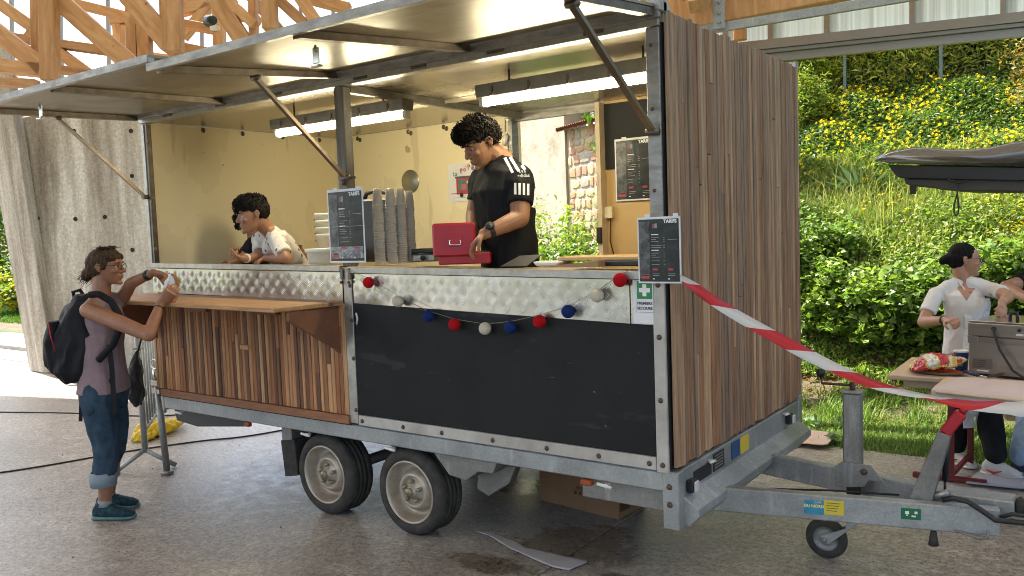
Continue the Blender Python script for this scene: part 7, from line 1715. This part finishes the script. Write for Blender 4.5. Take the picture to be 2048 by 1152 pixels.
mb=MB(); mb.prism([(4.805,1.60,.748),(4.83,1.565,.748),(6.2,1.32,.748),(6.3,2.045,.748),(4.80,2.045,.748),(4.79,1.70,.748)],(0,0,.012)); mb.build('tabletop',wt,t2,.004)
# paper sheet with a draped, slightly ragged front
nx=40; vs=[]; 
ppm=simple('pink_grey_paper',(.56,.45,.39),.7,0,(.50,.40,.35),5,bmp=.35,bsc=7,dist=.02)
A_=Vector((4.795,1.60,.763)); B_=Vector((6.2,1.345,.763)); rows=[(.46,0),(.02,0),(.0,-.004),(-.008,-.02),(-.010,-.055)]
for i,(o_,z_) in enumerate(rows):
    for k in range(nx+1):
        u=k/nx; p=A_.lerp(B_,u)+Vector((.18,.98,0))*o_; wob=.004*math.sin(u*55+i)+.006*mnoise.noise(Vector((u*14,i*.7,0)))
        if i==0: p.y=2.04
        vs.append(p+Vector((0,-abs(wob) if i>2 else 0,z_+(wob if i==4 else .001*math.sin(u*30+i)))))
mb=MB(); mm_=nx+1; mb.add(vs,[(i*mm_+k,i*mm_+k+1,(i+1)*mm_+k+1,(i+1)*mm_+k) for i in range(len(rows)-1) for k in range(nx)],True); mb.build('paper_cover',ppm,t2)
for x,y in ((5.9,1.5),(5.95,1.95),(5.30,1.95)): mb=MB(); mb.cyl((x,y,0),(x,y,.748),.018,10); mb.build('leg',M['galv_dark'],t2)
# ---- fryer on the table
F0=P(1936,748,'z',.750); fu=Vector((.965,-.26,0)).normalized(); fv=Vector((.26,.965,0)).normalized()
st=simple('brushed_steel',(.42,.39,.35),.32,.85,(.36,.33,.30),3,(1,1,14),.1,30)
fr_=thing('steel_fryer','stainless steel fryer with its lid closed under the woman\'s hand','fryer',F0)
F0=Vector((F0.x,F0.y,.747))
def fb(name,mat,par,a,b,c,d,e,f,bev=.003):
    mb=MB(); vs=[]
    for z in (e,f):
        for (x,y) in ((a,c),(b,c),(b,d),(a,d)): vs.append(F0+fu*x+fv*y+Vector((0,0,z)))
    mb.add(vs,[(0,3,2,1),(4,5,6,7),(0,1,5,4),(1,2,6,5),(2,3,7,6),(3,0,4,7)]); return mb.build(name,mat,par,bev)
fb('lower_case',st,fr_,0.004,.52,0,.40,.012,.232,.004); fb('band',st,fr_,.002,.522,-.003,.40,.20,.232,.002); up_=fb('upper_case',st,fr_,0,.524,-.006,.40,.235,.312,.004)
fb('side_bracket',st,fr_,0,.055,-.007,-.003,.19,.2345,.001); fb('lid',simple('shiny_lid',(.55,.57,.60),.18,.95),fr_,.003,.52,.0,.40,.314,.324,.002)
for a_ in (.03,.45): fb('foot',M['black_plastic'],fr_,a_,a_+.05,.02,.06,0,.013)
fb('base_rim',M['black_plastic'],fr_,.01,.52,.002,.38,.003,.014,.001)
pl_=fb('rating_plate',simple('plate_bronze',(.20,.17,.15),.4,.5),fr_,.025,.135,-.003,-.0005,.045,.105,.001)
for k in range(4): fb('plate_line',M['ink_black'],pl_,.032,.10,-.0036,-.0032,.055+k*.012,.058+k*.012,0)
fb('label_strip',M['sheet_white'],fr_,.05,.115,-.0025,-.0005,.028,.036,0)
fb('switch_label',M['sheet_white'],fr_,.262,.30,-.009,-.0065,.252,.263,0); mb=MB(); c=F0+fu*.28-fv*.008+Zv*.285; mb.cyl(c,c-fv*.006,.010,12); mb.build('reset_button',M['black_plastic'],fr_)
mb=MB(); mb.tube([F0+fu*.145-fv*.008+Zv*.285,F0+fu*.152-fv*.03+Zv*.27,F0+fu*.19-fv*.04+Zv*.17,F0+fu*.26-fv*.05+Zv*.06,F0+fu*.33-fv*.06+Zv*.02],.007,8); mb.cyl(F0+fu*.145-fv*.005+Zv*.285,F0+fu*.145-fv*.014+Zv*.284,.013,12); mb.build('power_cord',M['wire'],fr_)
hc=P(2001,628,'z',1.10); mb=MB(); 
hx=F0+fu*.20+fv*.13+Zv*.324; mb.tube([hx-fu*.02,hx-fu*.018+Zv*.045,hx+fu*.018+Zv*.045,hx+fu*.02],.010,8); mb.build('lid_handle',M['black_plastic'],fr_)
# ---- crisps bag on a tray, cup, spatula, plate
q=P(1868,745,'z',.765); r=MB(); tr_o=thing('serving_tray','oval tray lined with orange paper at the table corner','tray',(q.x,q.y,.745))
mb=MB(); mb.lathe([(0,0),(.13,0),(.165,.014),(.168,.012),(.135,-.003),(0,-.003)],axis='z',n=32); me=mb.mesh('tray_dish',simple('grey_tray',(.16,.13,.11),.5)); c_=P(1872,745,'z',.75); placed('tray_dish',me,(c_.x,c_.y,.751),tr_o,(0,0,-.3),(1.0,.55,1))
mb=MB(); mb.lathe([(0,.0055),(.12,.0055),(.15,.013)],axis='z',n=32); placed('paper_liner',mb.mesh('paper_liner',simple('orange_paper',(.62,.10,.02),.6)),(c_.x,c_.y,.752),tr_o,(0,0,-.3),(1.0,.55,1))
def bag_mat():
    m,nt,b=newmat('crisps_bag_print'); v=coords(nt,(1,1,1)); s=nt.nodes.new('ShaderNodeSeparateXYZ'); nt.links.new(v,s.inputs[0])
    f=noise(nt,v,6,2,.4,.9); c=ramp(nt,f,[(.0,(.75,.72,.68)),(.36,(.70,.66,.60)),(.40,(.62,.46,.05)),(.44,(.62,.46,.05)),(.45,(.52,.015,.015)),(.8,(.58,.02,.015))],'CONSTANT')
    nt.links.new(c,b.inputs['Base Color']); b.inputs['Roughness'].default_value=.22; b.inputs['Coat Weight'].default_value=.6; bump(nt,b,noise(nt,v,18,5,.7,.6),.9,.02); return m
r=thing('crisps_bag','crumpled red and white crisps bag on the tray','crisps bag',(c_.x,c_.y,.765))
mb=MB(); a_=P(1822,742,'z',.77); b__=P(1925,728,'z',.80); ax=(b__-a_); axn=Vector((ax.x,ax.y,0)).normalized(); ln=Vector((-axn.y,axn.x,0)); c0=Vector((c_.x,c_.y,.765))
loft(mb,[(c0-axn*.15+Zv*.008,ln*.045,Zv*.006),(c0-axn*.10+Zv*.035,ln*.085,Zv*.032),(c0-axn*.02+Zv*.052,ln*.095,Zv*.050),(c0+axn*.06+Zv*.050,ln*.085,Zv*.045),(c0+axn*.11+Zv*.056,ln*.075,Zv*.026),(c0+axn*.16+Zv*.066,ln*.065,Zv*.005)],18,2.2)
bo=remesh(mb,'bag_body',bag_mat(),r,.006,1,folds(.012,24)); text('Croustillant',.030,M['ink_yellow'],r,frame(c0-ln*.104+Zv*.045+axn*0,axn,(Zv+ln*.35).normalized(),(-ln+Zv*.35).normalized()),'lettering')
q=P(1919,738,'z',.75); r=thing('paper_cup','blue paper cup with a white lid beside the crisps bag','cup',(q.x,q.y,.747)); q=Vector((P(1916,742,'z',.75).x+.01,P(1916,742,'z',.75).y+.06,.747))
mb=MB(); mb.lathe([(0,.0),(.034,.0),(.042,.115)],q,'z',24); mb.build('cup_body',simple('blue_print_cup',(.012,.04,.15),.4,0,(.02,.06,.20),30),r); mb=MB(); mb.lathe([(.044,.113),(.045,.120),(.040,.124),(.038,.120),(0,.118)],q,'z',24); mb.build('cup_lid',M['white_plastic'],r)
for k in range(3): mb=MB(); mb.box(q.x-.012,q.x+.012,q.y-.0405,q.y-.038,q.z+.03+k*.022,q.z+.042+k*.022); mb.build('printed_mark',M['ink_grey'],r)
r=thing('spatula','dark spatula with a blue handle lying on the paper covered table','spatula',P(1960,748,'z',.77))
a_,b__,c__=P(1929,743,'z',.775),P(1955,750,'z',.775),P(2002,752,'z',.770)
mb=MB(); mb.tube([a_,b__],[.009,.011],10); mb.build('handle',simple('blue_grip',(.015,.035,.09),.4),r); mb=MB(); mb.tube([b__,P(1975,755,'z',.772)],.004,6); mb.build('shaft',M['steel'],r)
mb=MB(); p_=P(1975,755,'z',.770); mb.prism([p_+Vector((0,-.02,0)),c__+Vector((-.01,-.035,0)),c__+Vector((.02,.0,.012)),c__+Vector((0,.035,.012)),p_+Vector((0,.025,.006))],(0,0,.003)); mb.build('blade',simple('dark_blade',(.05,.04,.035),.4,.4),r)
q=P(1838,707,'z',.80); mb=MB(); mb.lathe([(0,0),(.07,.004),(.10,.018),(.102,.016),(.07,0),(0,-.002)],(4.66,2.62,.775),'z',28); o=mb.build('blue_plate',simple('blue_plate_glaze',(.08,.16,.22),.25)); tag(o,'blue plate on the table behind the crisps bag','plate')
mb=MB(); mb.lathe([(0,0),(.05,0),(.05,.028),(0,.028)],(4.66,2.62,.745),'z',20); o=mb.build('plate_stand',M['white_plastic']); tag(o,'small white dish under the blue plate','dish')
# ---- parked car with its tailgate up (its body stands beyond the right edge)
car=thing('parked_car','grey car beyond the right edge with only its raised tailgate in view','car',(7.6,4.1,0))
pnt=simple('grey_car_paint',(.13,.125,.12),.18,.6,coat=.9); blkp=M['black_plastic']
Y0=3.35
def pp(px,py,y=Y0): return P(px,py,'y',y)
tip=[(1745,322),(1775,308),(1825,299),(1855,300),(1900,304),(1945,303),(1990,297),(2020,290),(2048,287),(2120,284)]
low=[(2120,334),(2048,333),(1960,331),(1880,329),(1800,328),(1775,327)]
prof=[pp(*p) for p in tip+low]
mb=MB(); n=len(prof); vs=[]; ys=[(0,.0,.97),(.04,.02,1.0),(.65,.03,1.0),(1.26,.02,1.0),(1.30,0,.97)]
ctr_=sum(prof,Vector())/n
for (dy,dz,s) in ys: vs+=[Vector((ctr_.x+(p.x-ctr_.x)*s,p.y+dy,ctr_.z+(p.z-ctr_.z)*s+dz)) for p in prof]
fs=[(i*n+k,i*n+(k+1)%n,(i+1)*n+(k+1)%n,(i+1)*n+k) for i in range(len(ys)-1) for k in range(n)]+[tuple(range(n-1,-1,-1)),tuple((len(ys)-1)*n+k for k in range(n))]
mb.add(vs,fs,True); tg=mb.build('tailgate',pnt,car)
mb=MB(); mb.prism([pp(*p,Y0+.03) for p in [(1777,330),(1784,342),(1792,352),(1802,356),(2120,363),(2120,336)]],(0,1.2,0)); mb.build('glass_frame',blkp,tg,.004)
mb=MB(); mb.prism([pp(*p,Y0+.06) for p in [(1808,357),(1810,367),(1822,372),(1866,374),(1878,379),(1900,381),(2120,384),(2120,360)]],(0,1.1,0)); mb.build('tailgate_lining',simple('grey_lining',(.05,.048,.045),.7),tg,.006)
mb=MB(); mb.prism([pp(*p,Y0+.05) for p in [(1819,370),(1831,370),(1830,388),(1820,388)]],(0,.05,0)); mb.build('latch',blkp,tg,.003)
mb=MB(); mb.tube([pp(*p,Y0+.02) for p in [(1917,362),(1915,385),(1908,410),(1908,426),(1912,432),(1917,427),(1917,410),(1915,388)]],.006,6); mb.tube([pp(1895,358,Y0+.02),pp(1917,366,Y0+.02),pp(1938,360,Y0+.02)],.008,6); mb.build('pull_strap',M['wire'],tg)
# car body out to the right
secs=[]
for x,w,z0,z1 in [(6.25,.80,.45,1.05),(6.35,.88,.32,1.12),(6.6,.90,.28,1.92),(7.6,.90,.26,1.98),(8.4,.90,.26,1.9),(9.1,.89,.26,1.2),(10.1,.86,.28,1.08),(10.35,.76,.42,.85)]:
    secs.append((Vector((x,4.1,(z0+z1)/2)),Vector((0,w,0)),Vector((0,0,(z1-z0)/2))))
mb=MB(); loft(mb,secs,24,4.5); mb.build('body',pnt,car)
for sy in (-.905,.905):
    mb=MB(); mb.prism([(6.9,4.1+sy-.004,1.15),(8.9,4.1+sy-.004,1.15),(8.35,4.1+sy-.004,1.72),(7.0,4.1+sy-.004,1.76)],(0,.008,0)); mb.build('side_window',simple('dark_glass',(.01,.01,.012),.05),car)
for x in (7.0,9.5):
    for y in (3.20,4.78): mb=MB(); mb.lathe([(.17,0),(.20,-.01),(.31,-.005),(.33,.02),(.33,.2),(.31,.22),(.17,.22)],(x,y,.33),'y',28); w_=mb.build('wheel',M['rubber'],car); mb=MB(); mb.lathe([(.18,.01),(.15,.03),(.05,.02),(0,.02)],(x,y,.33),'y',20); mb.build('rim',M['alu'],w_)
for y in (3.45,4.70): mb=MB(); mb.cyl((6.6,y,1.7),(5.75,y,1.93),.011,8); mb.build('gas_strut',blkp,tg)
# ---- yellow bag and black bag near the rear of the trailer
ybm=simple('yellow_plastic_bag',(.72,.50,.015),.35,0,(.62,.42,.01),6,bmp=.5,bsc=20,dist=.02)
yb=thing('yellow_bag','bright yellow plastic bag on the floor behind the support leg','bag',(-1.25,.75,0))
mb=MB(); a=P(300,886,'z',0); b=P(372,856,'z',0); ax=(b-a); dn_=Vector((-ax.y,ax.x,0)).normalized()
mb.add([a,a+ax*.5-dn_*.02,b,a+ax*.05+dn_*.15+Zv*.16,a+ax*.45+dn_*.16+Zv*.13,b+dn_*.1+Zv*.05,a+dn_*.35,b+dn_*.3],[(0,1,4,3),(1,2,5,4),(3,4,7,6),(4,5,7),(0,3,6),(2,7,5),(0,6,7,2,1)],False)
loft(mb,[(a.lerp(b,-.0)+dn_*.1+Zv*.03,dn_*.08,Zv*.03),(a.lerp(b,.3)+dn_*.12+Zv*.075,dn_*.12,Zv*.075),(a.lerp(b,.65)+dn_*.1+Zv*.06,dn_*.12,Zv*.06),(a.lerp(b,1.1)+dn_*.08+Zv*.07,dn_*.08,Zv*.012)],14)
mb.v=mb.v[8:]; mb.f=[tuple(i-8 for i in f) for f in mb.f[7:]]; mb.sm=mb.sm[7:]
remesh(mb,'bag_body',ybm,yb,.010,1,folds(.022,16))
lg=(a.lerp(b,.25)-dn_*.02+Zv*.09); mb=MB()
for k,(dx,dz,w_,h_) in enumerate([(0,0,.05,.006),(-.015,.03,.012,.03),(.015,.03,.012,.03),(0,.06,.045,.006)]):
    c=lg+ax.normalized()*dx+Zv*(dz-.03); mb2=MB(); u2=ax.normalized(); mb2.prism([c-u2*w_/2-Zv*h_/2,c+u2*w_/2-Zv*h_/2,c+u2*w_/2+Zv*h_/2,c-u2*w_/2+Zv*h_/2],-dn_*.002); mb2.build('printed_mark',M['ink_black'],yb)
hbg=thing('hanging_bag','black bag hanging on the far side of the crowd barrier','bag',D(270,765,5.95))
mb=MB(); loft(mb,[(D(276,700,5.95),fr*.012,bk*.02),(D(272,728,5.95),fr*.035,bk*.06),(D(268,765,5.95),fr*.06,bk*.09),(D(271,793,5.95),fr*.055,bk*.08),(D(277,812,5.95),fr*.02,bk*.04)],14)
remesh(mb,'bag_body',simple('black_bag_cloth',(.014,.014,.015),.6),hbg,.008,2,folds(.012,14))
mb=MB(); mb.tube([D(276,702,5.95),D(284,672,5.90),D(290,668,5.86)],.008,6); mb.build('carry_strap',M['wire'],hbg)
